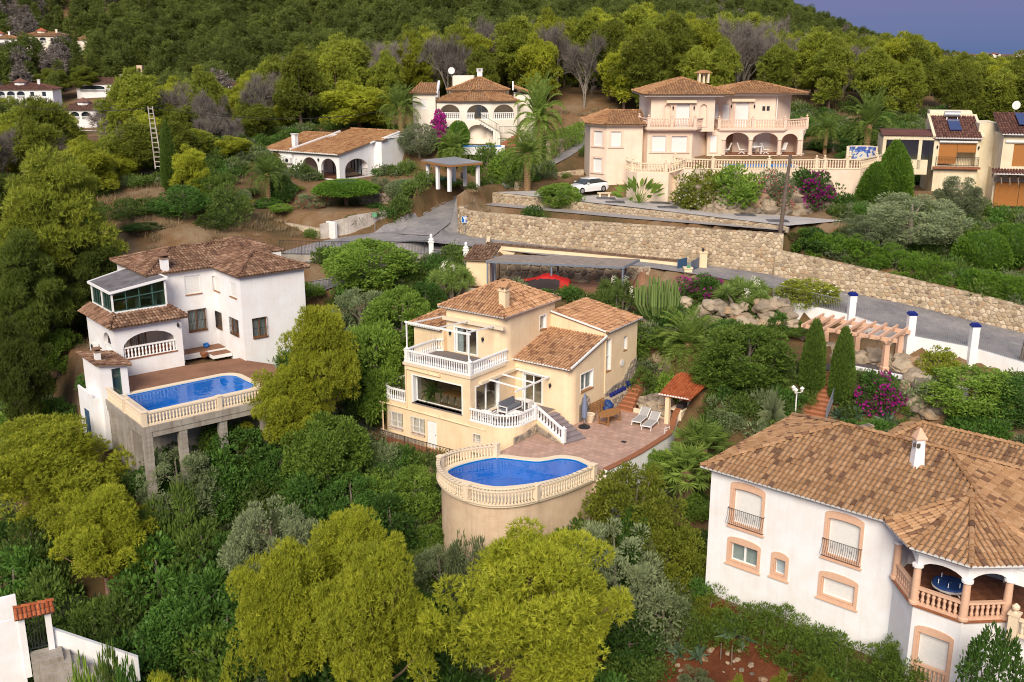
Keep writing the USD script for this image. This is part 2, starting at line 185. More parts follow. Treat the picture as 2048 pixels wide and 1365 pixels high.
# mesh building
def rect(a, b, c, d): return [(a, c),(b, c),(b, d),(a, d)]
class MB:
	"""Collects shapes into one mesh."""
	def __init__(s): s.v, s.f, s.n, s.r = [],[],0, {}
	def add(s, v, f):
		v, f = np.asarray(v, float), np.asarray(f, int)
		if f.shape[1] == 4: f = np.vstack([f[:, [0,1,2]], f[:, [0,2,3]]])
		s.v.append(v); s.f.append(f + s.n); s.n += len(v); return s
	def rnd(s):
		"""One random number per piece, for colour."""
		if not s.n: return None
		r = np.random.RandomState(len(s.v) % 9973); return np.concatenate([np.full(len(v), r.rand()) if (q := s.r.get(i)) is None else q for i, v in enumerate(s.v)]).astype(np.float32)
	def get(s): return (np.vstack(s.v), np.vstack(s.f)) if s.n else None
	def tm(s, m): return s.add(m.vertices, m.faces)
	def man(s, m): q = m.to_mesh(); return s.add(q.vert_properties[:, :3], q.tri_verts)
	def box(s, u0, u1, v0, v1, z0, z1):
		a = np.array([[u, v, z] for z in (z0, z1) for u, v in ((u0, v0),(u1, v0),(u1, v1),(u0, v1))], float)
		return s.add(a, [[0,3,2,1],[4,5,6,7],[0,1,5,4],[1,2,6,5],[2,3,7,6],[3,0,4,7]])
	def bar(s, p, q, w, h, up=(0,0,1)):
		"""A straight rectangular bar from p to q: w across, h along up."""
		p, q = np.asarray(p, float), np.asarray(q, float); d = (q - p) / (np.linalg.norm(q - p) + 1e-9)
		a = np.cross(d, up); 
		if np.linalg.norm(a) < 1e-6: a = np.array([1.0,0,0])
		a /= np.linalg.norm(a); b = np.cross(a, d)
		c = [(-w / 2,-h / 2),(w / 2,-h / 2),(w / 2, h / 2),(-w / 2, h / 2)]
		v = [e + a * x + b * y for e in (p, q) for x, y in c]
		return s.add(v, [[0,3,2,1],[4,5,6,7],[0,1,5,4],[1,2,6,5],[2,3,7,6],[3,0,4,7]])
	def tube(s, pts, rad, sides=6, cap=True):
		p = np.asarray(pts, float); rad = np.broadcast_to(np.asarray(rad, float),(len(p),))
		t = np.gradient(p, axis=0); t /= np.linalg.norm(t, axis=1, keepdims=True) + 1e-12
		a = np.cross(t, np.where(np.abs(t[:, 2:]) < 0.9,[0,0,1.0],[1.0,0,0])); a /= np.linalg.norm(a, axis=1, keepdims=True) + 1e-12
		b, g = np.cross(t, a), np.arange(sides) * 2 * np.pi / sides
		v = (p[:, None] + rad[:, None, None] * (np.cos(g)[None, :, None] * a[:, None] + np.sin(g)[None, :, None] * b[:, None])).reshape(-1,3)
		i, j = np.meshgrid(np.arange(len(p) - 1), np.arange(sides), indexing='ij')
		q = np.stack([i * sides + j, i * sides + (j + 1) % sides, (i + 1) * sides + (j + 1) % sides, (i + 1) * sides + j],-1).reshape(-1,4)
		f = np.vstack([q[:, [0,1,2]], q[:, [0,2,3]]])
		if cap:
			n = len(v); v = np.vstack([v, p[-1:], p[:1]]); k = (len(p) - 1) * sides; j = np.arange(sides)
			f = np.vstack([f, np.stack([k + j, k + (j + 1) % sides, np.full(sides, n)],1), np.stack([(j + 1) % sides, j, np.full(sides, n + 1)],1)])
		return s.add(v, f)
	def lathe(s, prof, c=(0,0,0), n=8):
		"""prof: (radius, z) pairs from the bottom up."""
		g = np.arange(n) * 2 * np.pi / n; pr = np.asarray(prof, float)
		v = np.stack([pr[:, :1] * np.cos(g), pr[:, :1] * np.sin(g), np.repeat(pr[:, 1:], n, 1)],-1).reshape(-1,3) + np.asarray(c, float)
		i, j = np.meshgrid(np.arange(len(pr) - 1), np.arange(n), indexing='ij')
		q = np.stack([i * n + j, i * n + (j + 1) % n, (i + 1) * n + (j + 1) % n, (i + 1) * n + j],-1).reshape(-1,4)
		s.add(v, q)
		top = len(v) - n
		s.add(np.vstack([v[top:], v[top:].mean(0)]),[[k, (k + 1) % n, n] for k in range(n)]); return s
	def prism(s, poly, z0, z1):
		poly = poly if hasattr(poly, 'geom_type') else Polygon(poly)
		for g in getattr(poly, 'geoms', [poly]):
			if g.area > 1e-6:
				m = trimesh.creation.extrude_polygon(g, z1 - z0, engine='earcut'); m.apply_translation([0,0, z0]); s.tm(m)
		return s
	def wall(s, a, b, poly, th, out=0.0):
		"""poly in (along a->b, height); a is the left end seen from outside; th metres of thickness inwards, out metres proud."""
		a, b = np.asarray(a, float), np.asarray(b, float); d = (b - a) / np.linalg.norm(b - a); n = np.array([-d[1], d[0]])
		poly = poly if hasattr(poly, 'geom_type') else Polygon(poly)
		for g in getattr(poly, 'geoms', [poly]):
			m = trimesh.creation.extrude_polygon(g, th + out, engine='earcut'); v = m.vertices; t = v[:, 2:] - out
			xy = a + v[:, :1] * d + t * n
			s.add(np.column_stack([xy, v[:, 1]]), m.faces[:, ::-1])
		return s
	def sheet(s, poly, zf, step=None):
		poly = poly if hasattr(poly, 'geom_type') else Polygon(poly)
		v, f = trimesh.creation.triangulate_polygon(poly, engine='earcut')
		z = np.full(len(v), zf) if np.isscalar(zf) else np.array([zf(*p) for p in v]); 
		f = np.asarray(f); x = v[f]; cr = (x[:, 1,0] - x[:, 0,0]) * (x[:, 2,1] - x[:, 0,1]) - (x[:, 1,1] - x[:, 0,1]) * (x[:, 2,0] - x[:, 0,0])
		f[cr < 0] = f[cr < 0][:, ::-1]
		return s.add(np.column_stack([v, z]), f)
def arch(s0, s1, z0, z1, rise=None, n=10):
	"""An opening with a round or elliptical head, in wall coordinates."""
	r = (s1 - s0) / 2 if rise is None else rise; c = (s0 + s1) / 2
	t = np.linspace(0, np.pi, n + 1)
	return Polygon([(s0, z0),(s1, z0)] + [(c + (s1 - s0) / 2 * math.cos(x), z1 - r + r * math.sin(x)) for x in t])
def rounded(poly, corners):
	"""Rounds the named corners {index: radius} of a polygon given as a list of points, anticlockwise."""
	out, n = [], len(poly)
	for i, p in enumerate(poly):
		r = corners.get(i)
		if not r: out.append(tuple(p)); continue
		p = np.array(p, float); a = np.array(poly[i - 1]) - p; b = np.array(poly[(i + 1) % n]) - p; a, b = a / np.linalg.norm(a), b / np.linalg.norm(b)
		h = math.acos(np.clip(a @ b, -1,1)) / 2; d = r / math.tan(h); c = p + (a + b) / np.linalg.norm(a + b) * r / math.sin(h)
		g0 = math.atan2(*(p + a * d - c)[::-1]); g1 = math.atan2(*(p + b * d - c)[::-1]); dg = (g1 - g0 + np.pi) % (2 * np.pi) - np.pi
		out += [tuple(c + r * np.array([math.cos(g0 + dg * t), math.sin(g0 + dg * t)])) for t in np.linspace(0,1,9)]
	return out
def M_ext(poly, z0, z1):
	poly = poly if hasattr(poly, 'geom_type') else Polygon(poly); poly = shapely.geometry.polygon.orient(poly)
	cs = manifold3d.CrossSection([np.asarray(poly.exterior.coords)[:-1]] + [np.asarray(r.coords)[:-1] for r in poly.interiors], manifold3d.FillRule.EvenOdd)
	return manifold3d.Manifold.extrude(cs, z1 - z0).translate([0,0, z0])
def M_box(u0, u1, v0, v1, z0, z1): return manifold3d.Manifold.cube([u1 - u0, v1 - v0, z1 - z0]).translate([u0, v0, z0])
def M_arch_u(poly, v0, v1):
	"""poly in (u, z), cut along v."""
	m = M_ext(poly, 0, v1 - v0); return m.rotate([90,0,0]).translate([0, v1,0])
def M_arch_v(poly, u0, u1):
	"""poly in (v, z), cut along u."""
	m = M_ext(poly, 0, u1 - u0); return m.rotate([90,0,0]).rotate([0,0,90]).translate([u0,0,0])
def cut_above(m, a, b, c):
	"""Removes what lies above the plane through the three points."""
	a, b, c = map(lambda p: np.asarray(p, float),(a, b, c)); n = np.cross(b - a, c - a); n /= np.linalg.norm(n)
	if n[2] > 0: n = -n
	return m.trim_by_plane(list(n), float(n @ a))
plain('tile_floor_a', (.17,.068,.036),0.45,.2,6); plain('tile_floor_b', (.22,.090,.048),0.45,.2,6)
mat('mosaic', {'g': ('geometry', {}), 'v': ('voronoi_texture', dict(scale=4.0)), 'r': ('rgb_ramp', dict(interpolate=False, ramp=[(0,(.05,.10,.35)),(.45,(.55,.55,.5)),(.75,(.15,.25,.5))])), 's': ('separate_color', {}), 'p': ('principled_bsdf', dict(roughness=.3))},
	[('g.position', 'v.vector'),('v.color', 's.color'),('s.r', 'r.fac'),('r.color', 'p.base_color')], 'p.BSDF')
plain('shutter_grey', (.25,.25,.30),.5); plain('block_one', (.42,.36,.26),.9,.2,5, bump=.4, bscale=14); plain('block_two', (.48,.42,.31),.9,.2,5, bump=.4, bscale=14); plaster('concrete_pale', (.50,.46,.42), amount=.6, bump=.4)
leafy('leaf_green_mid', (0.040,0.091,0.014),(0.146,0.255,0.036)); leafy('scrub_green_bright', (0.059,0.105,0.017),(0.210,0.315,0.046), tscale=0.3); plain('roof_brown_flat', (.17,.08,.06),.8,.3,2); plain('roof_red_flat', (.36,.10,.045),.8,.3,2)
# roofs of barrel tiles
def tile_shape(length, r0, r1, seg=4, lift=0.05):
	"""One cover tile: a tapered half pipe along +y (up the slope), its wide lower end lifted onto the tile below."""
	a = np.linspace(math.pi, 0, seg + 1); v, f = [],[]
	for y, r, h in ((0, r0, lift),(length, r1,0.0)):
		v += [[r * math.cos(t), y, r * math.sin(t) * 0.85 + h] for t in a]
	k = seg + 1
	for i in range(seg): f.append([i, i + 1, k + i + 1, k + i])
	n = len(v); v += [[r0 * math.cos(t) * .8,0.0, max(r0 * math.sin(t) * .68,0) + lift - .012] for t in a]
	for i in range(seg): f.append([n + i, n + i + 1, i + 1, i])
	return np.array(v), np.array(f)
class Roof:
	"""Faces of one roof: each gets a slab, rows of cover tiles, and white plugs under its eave."""
	def __init__(s, col=0.23, row=0.36, r=0.085, seed=1):
		s.col, s.row, s.r, s.rng = col, row, r, np.random.RandomState(seed); s.slab, s.tiles, s.ridge, s.plugs = MB(),[],[], MB()
	def face(s, pts, plugs=True, th=0.10, tiles=True):
		"""pts anticlockwise from above; the first edge is the eave."""
		p = np.array(pts, float); e = p[1] - p[0]; e /= np.linalg.norm(e)
		n = np.cross(p[1] - p[0], p[2] - p[0]); n /= np.linalg.norm(n); n = n if n[2] > 0 else -n
		up = np.cross(n, e); up = up if up @ (p[2] - p[0]) > 0 else -up
		q = np.column_stack([(p - p[0]) @ e, (p - p[0]) @ up]); pg = Polygon(q)
		m = trimesh.creation.extrude_polygon(shapely.geometry.polygon.orient(pg), th, engine='earcut'); v = m.vertices
		s.slab.add(p[0] + v[:, :1] * e + v[:, 1:2] * up + (v[:, 2:] - th) * n, m.faces)
		if not tiles: return
		x0, y0, x1, y1 = pg.bounds; ins = pg.buffer(0.04); tv, tf = tile_shape(s.row * 1.12, s.r * 1.04, s.r * 0.86, lift=s.r * 0.42)
		nc = max(1, round((x1 - x0) / s.col)); cw = (x1 - x0) / nc
		for i in range(nc):
			x = x0 + (i + 0.5) * cw
			for j in range(int((y1 - y0) / s.row) + 1):
				y = y0 - 0.05 + j * s.row
				if not ins.contains(Point(x, y + s.row * .55)): continue
				dx, dy, w = s.rng.normal(0,.008), s.rng.normal(0,.012), s.rng.normal(0,.02)
				lv = tv * (1 + s.rng.normal(0,.02)); lx = lv[:, 0] + x + dx + (lv[:, 1]) * w; ly = lv[:, 1] + y + dy; lz = lv[:, 2] + 0.012 + s.rng.uniform(0,.008)
				s.tiles.append((p[0] + lx[:, None] * e + ly[:, None] * up + lz[:, None] * n, tf))
			if plugs and pg.distance(Point(x, y0 + .02)) < .02:
				a = np.linspace(math.pi, 0,6); R = s.r * 1.2
				pv = np.column_stack([x + R * np.cos(a), np.full(6, y0 - .06), R * np.sin(a) * .85 + .03]); pv = np.vstack([pv, [[x + R, y0 - .06,-.02],[x - R, y0 - .06,-.02]]])
				s.plugs.add(p[0] + pv[:, :1] * e + pv[:, 1:2] * up + pv[:, 2:] * n, [[0, k, k + 1] for k in range(1,7)])
	def line(s, a, b, r=None):
		"""Ridge or hip tiles from a up to b."""
		a, b = np.array(a, float), np.array(b, float); d = b - a; ln = np.linalg.norm(d); d /= ln
		sx = np.cross(d, [0,0,1.0]); sx /= np.linalg.norm(sx); n = np.cross(sx, d); k = max(1, int(ln / (s.row * 1.05)))
		tv, tf = tile_shape(ln / k * 1.12,(r or s.r) * 1.35,(r or s.r) * 1.15, lift=.05)
		for i in range(k):
			v = tv + [0, i * ln / k, .03 + s.rng.uniform(0,.01)]
			s.ridge.append((a + v[:, :1] * sx + v[:, 1:2] * d + v[:, 2:] * n, tf))
	def build(s, parent, tile_mat, fr=None, single=0, slab_mat='mortar_dark', plug_mat='stone_cream', name='roof'):
		p = part(parent, name, s.slab, slab_mat); rest = s.tiles
		if single and fr is not None:
			c = np.array([t[0].mean(0) for t in s.tiles]); w = fr.o + c[:, :1] * fr.u + c[:, 1:2] * fr.v + c[:, 2:] * [0,0,1]
			d = np.linalg.norm(w - CPOS, axis=1); order = np.argsort(d)
			for i in order[:single]:
				part(p, 'tile', s.tiles[i],['tile_one', 'tile_two', 'tile_three', 'tile_four', 'tile_five', 'tile_six'][min(5, int(s.rng.choice(6, p=[.06,.08,.24,.26,.22,.14])))] if tile_mat == 'roof_tile_right' else tile_mat)
			rest = [s.tiles[i] for i in order[single:]]
		m = MB()
		for v, f in rest: m.add(v, f)
		part(p, 'tiles', m, tile_mat, kind='stuff')
		m = MB()
		for v, f in s.ridge: m.add(v, f)
		part(p, 'ridge_tiles', m, tile_mat, kind='stuff')
		if plug_mat: part(p, 'eave_mortar', s.plugs, plug_mat)
		return p
for nm, c in (('one', (.18,.095,.058)),('two', (.24,.13,.075)),('three', (.36,.20,.10)),('four', (.40,.23,.115)),('five', (.43,.255,.135)),('six', (.47,.29,.16))): plain('tile_' + nm, c, 0.8,0.22,6, bump=0.3, bscale=25, spec=.2)
def hip(R, u0, u1, v0, v1, z, rise, oh=0.3, plugs=True, sides='fblr', along='u', lines=True):
	"""A hipped roof over a rectangle; the ridge runs along u or v."""
	u0, u1, v0, v1 = u0 - oh, u1 + oh, v0 - oh, v1 + oh; h = min(u1 - u0, v1 - v0) / 2
	if along == 'u': a, b = (u0 + h, (v0 + v1) / 2, z + rise),(u1 - h, (v0 + v1) / 2, z + rise)
	else: a, b = ((u0 + u1) / 2, v0 + h, z + rise),((u0 + u1) / 2, v1 - h, z + rise)
	A, B, C, D = (u0, v0, z),(u1, v0, z),(u1, v1, z),(u0, v1, z); same = np.linalg.norm(np.subtract(a, b)) < .05
	if along == 'u': F, Bk, Rr, Ll = [A, B] + ([b, a] if not same else [a]),[C, D] + ([a, b] if not same else [a]),[B, C, b],[D, A, a]
	else: F, Bk, Rr, Ll = [A, B, a],[C, D, b],[B, C] + ([b, a] if not same else [a]),[D, A] + ([a, b] if not same else [a])
	for k, fc in zip('fbrl', (F, Bk, Rr, Ll)):
		if k in sides: R.face(fc, plugs)
	if lines:
		for p, q in ((A, a),(B, b if along == 'u' else a),(C, b),(D, a if along == 'u' else b)): R.line(p, q)
		if not same: R.line(a, b)
	return a, b
# balustrades
BAL_PROF = [(.045,0),(.06,.02),(.045,.06),(.072,.22),(.06,.34),(.03,.46),(.048,.52),(.03,.56),(.05,.92),(.06,.97),(.06,1.0)]
BAL_PROF2 = [(.055,0),(.05,.08),(.085,.28),(.05,.42),(.06,.5),(.05,.58),(.085,.74),(.045,.92),(.055,1.0)]
def resample(pts, step):
	ls = LineString(pts); n = max(1, round(ls.length / step)); return [np.array(ls.interpolate((i + .5) / n, normalized=True).coords[0]) for i in range(n)], ls
def balustrade(parent, pts, z, mat_='paint_white', h=0.9, step=0.2, name='balustrade', posts=None, post=0.24, single=True, prof=BAL_PROF, zf=None, w=0.17, cap='pyramid', scale=1.0, base=True):
	"""pts: path in plan. Rails are the part; balusters and posts are its sub-parts."""
	pts = [tuple(p) for p in pts]; zf = zf or (lambda s: z); ls = LineString(pts); L_ = ls.length; m = MB(); acc = 0.0
	for a, b in zip(pts[:-1], pts[1:]):
		ln = math.dist(a, b); z0, z1 = zf(acc), zf(acc + ln); acc += ln
		d = np.array([b[0] - a[0], b[1] - a[1]]) / ln * .03
		m.bar((a[0] - d[0], a[1] - d[1], z0 + h - .05),(b[0] + d[0], b[1] + d[1], z1 + h - .05), w, .10)
		if base: m.bar((a[0] - d[0], a[1] - d[1], z0 + .055),(b[0] + d[0], b[1] + d[1], z1 + .055), w, .11)
	rail = part(parent, name, m, mat_); zb = .10 if base else 0.0; bh = h - .09 - zb; many = MB()
	n = max(1, round(L_ / step))
	for i in range(n):
		s_ = (i + .5) * L_ / n; c = ls.interpolate(s_)
		if posts is not None and min([abs(s_ - q) for q in posts] or [9]) < post * .75: continue
		b = MB() if single else many
		b.lathe([(r * scale, zf(s_) + zb + t * bh) for r, t in prof],(c.x, c.y, 0),7 if single else 5)
		if single: part(rail, 'baluster', b, mat_, smooth=50)
	if not single: part(rail, 'balusters', many, mat_, kind='stuff')
	for q in (posts or []):
		c = ls.interpolate(q); p = MB(); zz = zf(q); k = post / 2
		p.box(c.x - k, c.x + k, c.y - k, c.y + k, zz, zz + h + .04); p.box(c.x - k - .03, c.x + k + .03, c.y - k - .03, c.y + k + .03, zz + h + .04, zz + h + .10)
		if cap == 'pyramid': p.lathe([(k * 1.3, zz + h + .1),(.02, zz + h + .26)],(c.x, c.y, 0),4)
		elif cap == 'ball': p.lathe([(.05, zz + h + .1),(.05, zz + h + .16),(.11, zz + h + .24),(.11, zz + h + .30),(.02, zz + h + .38)],(c.x, c.y, 0),8)
		part(rail, 'post', p, mat_)
	return rail
def railing(parent, pts, z, h=0.95, step=0.13, mat_='iron_dark', name='railing', single=False, zf=None, t=0.018, post_step=2.0):
	zf = zf or (lambda s: z); ls = LineString([p[:2] for p in pts]); m, bars, acc = MB(), MB(),0.0; cs = [tuple(p[:2]) for p in pts]
	for a, b in zip(cs[:-1], cs[1:]):
		ln = math.dist(a, b); z0, z1 = zf(acc), zf(acc + ln); acc += ln
		for q in (h, .1): m.bar((*a, z0 + q),(*b, z1 + q), t * 2, t * 2)
	n = max(1, round(ls.length / step))
	for i in range(n + 1):
		s_ = i * ls.length / n; c = ls.interpolate(s_); thick = t * (2.4 if post_step and i % max(1, round(post_step / step)) == 0 else 1)
		bars.bar((c.x, c.y, zf(s_)),(c.x, c.y, zf(s_) + h + (.04 if thick > t else 0)), thick, thick, up=(0,1,0))
	p = part(parent, name, m, mat_); part(p, 'bars', bars, mat_, kind='stuff'); return p
# windows and doors, set on a wall from a (left, seen from outside) to b
class Wall:
	def __init__(s, a, b):
		s.a, s.b = np.array(a, float), np.array(b, float); s.d = (s.b - s.a) / np.linalg.norm(s.b - s.a); s.n = np.array([-s.d[1], s.d[0]]); s.L = np.linalg.norm(s.b - s.a)
	def pt(s, x, z, t=0.0): q = s.a + s.d * x + s.n * t; return np.array([q[0], q[1], z])
	def box(s, m, x0, x1, z0, z1, t0, t1): return m.wall(s.a + s.n * t0, s.b + s.n * t0, sbox(x0, z0, x1, z1), t1 - t0)
	def poly(s, m, pg, t0, t1): return m.wall(s.a + s.n * t0, s.b + s.n * t0, pg, t1 - t0)
	def hole(s, x0, x1, z0, z1, depth=0.5, pg=None):
		"""A manifold to cut from the house."""
		pg = pg or sbox(x0, z0, x1, z1); o = s.a - s.n * .15
		return M_ext(pg, 0, depth + .15).transform(np.array([[s.d[0],0, s.n[0], o[0]],[s.d[1],0, s.n[1], o[1]],[0,1,0,0]], float))
def window(parent, W, x0, x1, z0, z1, kind='sash', depth=.22, frame='paint_white', sill=None, leaves=2, name='window', back='room_dark', glass='window_glass', fw=.06, surround=None, grille=False, bar_mat='iron_dark', sw=.16, curtain=False, head=0.0):
	m = MB(); pg = sbox(x0, z0, x1, z1) if not head else arch(x0, x1, z0, z1, head)
	W.poly(m, pg.difference(pg.buffer(-fw, join_style=2)), depth - .05, depth + .05)
	if kind == 'sash' or kind == 'door':
		for i in range(1, leaves): x = x0 + (x1 - x0) * i / leaves; W.box(m, x - fw * .6, x + fw * .6, z0 + fw, z1 - fw, depth - .06, depth + .04)
	p = part(parent, name, m, frame)
	if kind == 'shutter':
		sl = MB(); n = max(3, int((z1 - z0 - 2 * fw) / .10))
		for i in range(n):
			za = z0 + fw + (z1 - z0 - 2 * fw) * i / n; W.poly(sl, pg.buffer(-fw * .9, join_style=2).intersection(sbox(x0, za, x1, za + (z1 - z0 - 2 * fw) / n - .006)), depth - .03 - .012 * (i % 2 == 5), depth + .02)
		part(p, 'shutter', sl, 'shutter_white')
	else:
		g = MB(); W.poly(g, pg.buffer(-fw * .9, join_style=2), depth, depth + .012); part(p, 'pane', g, glass)
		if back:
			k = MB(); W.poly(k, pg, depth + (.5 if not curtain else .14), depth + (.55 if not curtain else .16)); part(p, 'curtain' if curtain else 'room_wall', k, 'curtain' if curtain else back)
	if sill:
		k = MB(); W.box(k, x0 - .05, x1 + .05, z0 - .06, z0 - .001,-.08, depth); part(p, 'sill', k, sill)
	if surround:
		big = sbox(x0 - sw, z0 - sw, x1 + sw, z1) .union(arch(x0 - sw, x1 + sw, z1 - .01, z1 + sw + .22,.22))
		k = MB(); W.poly(k, big.difference(pg),-.06,.02); W.box(k, x0 - sw - .08, x1 + sw + .08, z0 - sw - .07, z0 - sw, -.12,.02); W.poly(k, pg.buffer(.004, join_style=2).difference(pg.buffer(-.05, join_style=2)),.02, depth - .051); part(p, 'surround', k, surround)
	if grille:
		k = MB(); o = -.10; n = max(4, round((x1 - x0) / .11))
		for i in range(n + 1): x = x0 + (x1 - x0) * i / n; k.bar(W.pt(x, z0 - .05, o), W.pt(x, z1 + .05, o),.018,.018, up=(*W.n, 0))
		for z in (z0 - .05,(z0 + z1) / 2, z1 + .05): k.bar(W.pt(x0, z, o), W.pt(x1, z, o),.022,.022)
		for x in (x0, x1):
			for z in (z0 + .05, z1 - .05): k.bar(W.pt(x, z, o), W.pt(x, z, .02),.02,.02)
		part(p, 'grille', k, bar_mat)
	return p
def belly_rail(parent, W, x0, x1, z0, h=1.0, mat_='iron_dark', out=.32, name='balcony_rail'):
	"""A bellied iron balcony guard in front of a window."""
	m = MB(); n = max(6, round((x1 - x0) / .115)); prof = [(.10,0),(.26,.10),(.32,.22),(.22,.42),(.15,.62),(.14,.8),(.14,1.0)]
	for i in range(n + 1):
		x = x0 + (x1 - x0) * i / n; m.tube([W.pt(x, z0 + t * h, -o) for o, t in prof],.011,4, False)
	for o, t in ((.14,1.0),(.10,0.0)):
		m.bar(W.pt(x0, z0 + t * h, -o), W.pt(x1, z0 + t * h, -o),.03,.02)
		for x in (x0, x1): m.bar(W.pt(x, z0 + t * h, -o), W.pt(x, z0 + t * h, .03),.025,.02)
	for i in (n // 4, n // 2,3 * n // 4):
		c = W.pt(x0 + (x1 - x0) * (i + .5) / n, z0 + .66 * h, -.15); a = np.linspace(0,2 * np.pi, 9); m.tube([c + .05 * np.array([W.d[0] * math.cos(t), W.d[1] * math.cos(t), math.sin(t)]) for t in a],.009,4, False)
	return part(parent, name, m, mat_)
def lantern(parent, W, x, z, name='wall_lantern'):
	m = MB(); c = W.pt(x, z, -.16); m.lathe([(.05,-.16),(.085,.05),(.10,.06),(.02,.16)], c, 6); m.tube([W.pt(x, z - .05,0.0), W.pt(x, z + .18,-.05), W.pt(x, z + .16,-.16)],.014,4); W.box(m, x - .04, x + .04, z - .12, z + .06,-.03,.0)
	return part(parent, name, m, 'iron_dark')
def pot(loc, r, h, label, material, name='plant_pot', group=None):
	p = thing(name, label, 'plant pot', loc, group=group); m = MB(); m.lathe([(r * .62,0),(r * .95, h * .7),(r, h * .88),(r * 1.08, h * .9),(r * 1.08, h),(r * .9, h),(r * .88, h * .93)], n=14); part(p, 'pot', m, material, smooth=40); return p
# walls of natural stone
def stone_cells(pg, size, rng, aspect=1.25, gap=.022):
	x0, y0, x1, y1 = pg.bounds; sx, sy = size * aspect, size; pts = []
	for j, y in enumerate(np.arange(y0 - sy, y1 + 2 * sy, sy)):
		for x in np.arange(x0 - 2 * sx, x1 + 2 * sx, sx): pts.append((x + (j % 2) * sx / 2 + rng.uniform(-.33,.33) * sx, y + rng.uniform(-.33,.33) * sy))
	vo = Voronoi(np.array(pts)); out = []
	for r in vo.point_region:
		reg = vo.regions[r]
		if not reg or -1 in reg: continue
		c = Polygon(vo.vertices[reg])
		if not c.intersects(pg): continue
		c = c.intersection(pg).buffer(-gap, join_style=2)
		for g in getattr(c, 'geoms', [c]):
			if g.area > size * size * .12:
				g = g.buffer(-size * .10).buffer(size * .10, quad_segs=1).simplify(size * .06)
				if not g.is_empty and g.geom_type == 'Polygon': out.append(np.array(shapely.geometry.polygon.orient(g).exterior.coords)[:-1])
	return out
def stone_piece(c, rng, bulge=.10, mp=None):
	"""A stone: its outline at the wall, a smaller face standing proud. mp maps (s, z, out) to 3-D."""
	n = len(c); m = c.mean(0); b = bulge * rng.uniform(.55,1.25)
	ring = [np.column_stack([c, np.full(n, -.03)]), np.column_stack([m + (c - m) * .95, np.full(n, b * .6)]), np.column_stack([m + (c - m) * .72 + rng.normal(0,.012,(n, 2)), b + rng.normal(0, b * .12, n)]),[[*m, b * 1.05]]]
	v = np.vstack(ring); f = []
	for k in (0,1):
		for i in range(n): j = (i + 1) % n; f += [[k * n + i, k * n + j, (k + 1) * n + j],[k * n + i, (k + 1) * n + j, (k + 1) * n + i]]
	for i in range(n): f.append([2 * n + i, 2 * n + (i + 1) % n, 3 * n])
	return (np.array([mp(*p) for p in v]) if mp else v), np.array(f)
def stone_wall(parent, path, zb, zt, size=.35, mat_='stone_tan', back='mortar_stone', seed=1, single=0, bulge=.07, thick=.45, cap=True, aspect=1.25, gap=.022, capmat=None):
	"""A wall along a path in plan (its outer face on the right of the walk... seen from outside left to right); zb and zt are functions of the length walked."""
	path = [np.array(p[:2], float) for p in path]; ls = LineString(path); L_ = ls.length; rng = np.random.RandomState(seed)
	zb = zb if callable(zb) else (lambda s, k=zb: k); zt = zt if callable(zt) else (lambda s, k=zt: k)
	def mp(s, z, o):
		s = min(max(s, 0), L_); p = np.array(ls.interpolate(s).coords[0]); q0, q1 = np.array(ls.interpolate(max(s - .15,0)).coords[0]), np.array(ls.interpolate(min(s + .15, L_)).coords[0])
		d = (q1 - q0) / (np.linalg.norm(q1 - q0) + 1e-9); n = np.array([d[1],-d[0]]); q = p + n * o; return (q[0], q[1], z)
	ss = np.unique(np.concatenate([np.linspace(0, L_, max(2, int(L_ / 1.0))), np.cumsum([0] + [np.linalg.norm(b - a) for a, b in zip(path[:-1], path[1:])])]))
	m = MB(); v = np.array([[mp(s, zb(s),0), mp(s, zt(s),0), mp(s, zt(s),-thick), mp(s, zb(s),-thick)] for s in ss]).reshape(-1,3); f = []
	for i in range(len(ss) - 1):
		a, b = 4 * i, 4 * i + 4
		for k, l in ((0,1),(1,2),(2,3)): f.append([a + k, b + k, b + l, a + l])
	f += [[0,1,2,3],[4 * (len(ss) - 1) + k for k in (3,2,1,0)]]
	m.add(v, f); core = part(parent, 'wall_core', m, back)
	pg = Polygon([(s, zb(s)) for s in ss] + [(s, zt(s) + .02) for s in ss[::-1]])
	cells = stone_cells(pg, size, rng, aspect, gap); pieces = [stone_piece(c, rng, bulge, mp) for c in cells]
	area = [Polygon(c).area / (np.linalg.norm(p[0][-1] - CPOS) ** 2) for c, p in zip(cells, pieces)]; order = np.argsort(area)[::-1]
	fr = Frame((0,0,0),0)
	for i in order[:single]: part(parent, 'stone', pieces[i], {'stone_tan': ['stone_one', 'stone_two', 'stone_three', 'stone_four'][int(rng.choice(4, p=[.2,.35,.35,.1]))]}.get(mat_, mat_))
	r = MB()
	for i in order[single:]: r.add(*pieces[i])
	if cap:
		for k in range(int(L_ / (size * 1.5))):
			a = k * size * 1.5; c = np.array([(a + .02,-thick),(a + size * 1.45,-thick),(a + size * 1.45,.02),(a + .02,.02)]); z = zt(a + size * .7)
			v, f = stone_piece(c, rng, .05, lambda s, t, o: (*mp(s, 0, t)[:2], zt(min(max(s, 0), L_)) + o + .02)); r.add(v, f[:, ::-1])
	part(parent, 'stones', r, mat_, kind='stuff'); return core
for nm, c in (('one', (.40,.31,.20)),('two', (.49,.39,.26)),('three', (.56,.46,.33)),('four', (.44,.31,.19))): plain('stone_' + nm, c, 0.9,0.25,4, bump=0.6, bscale=14, spec=.15)
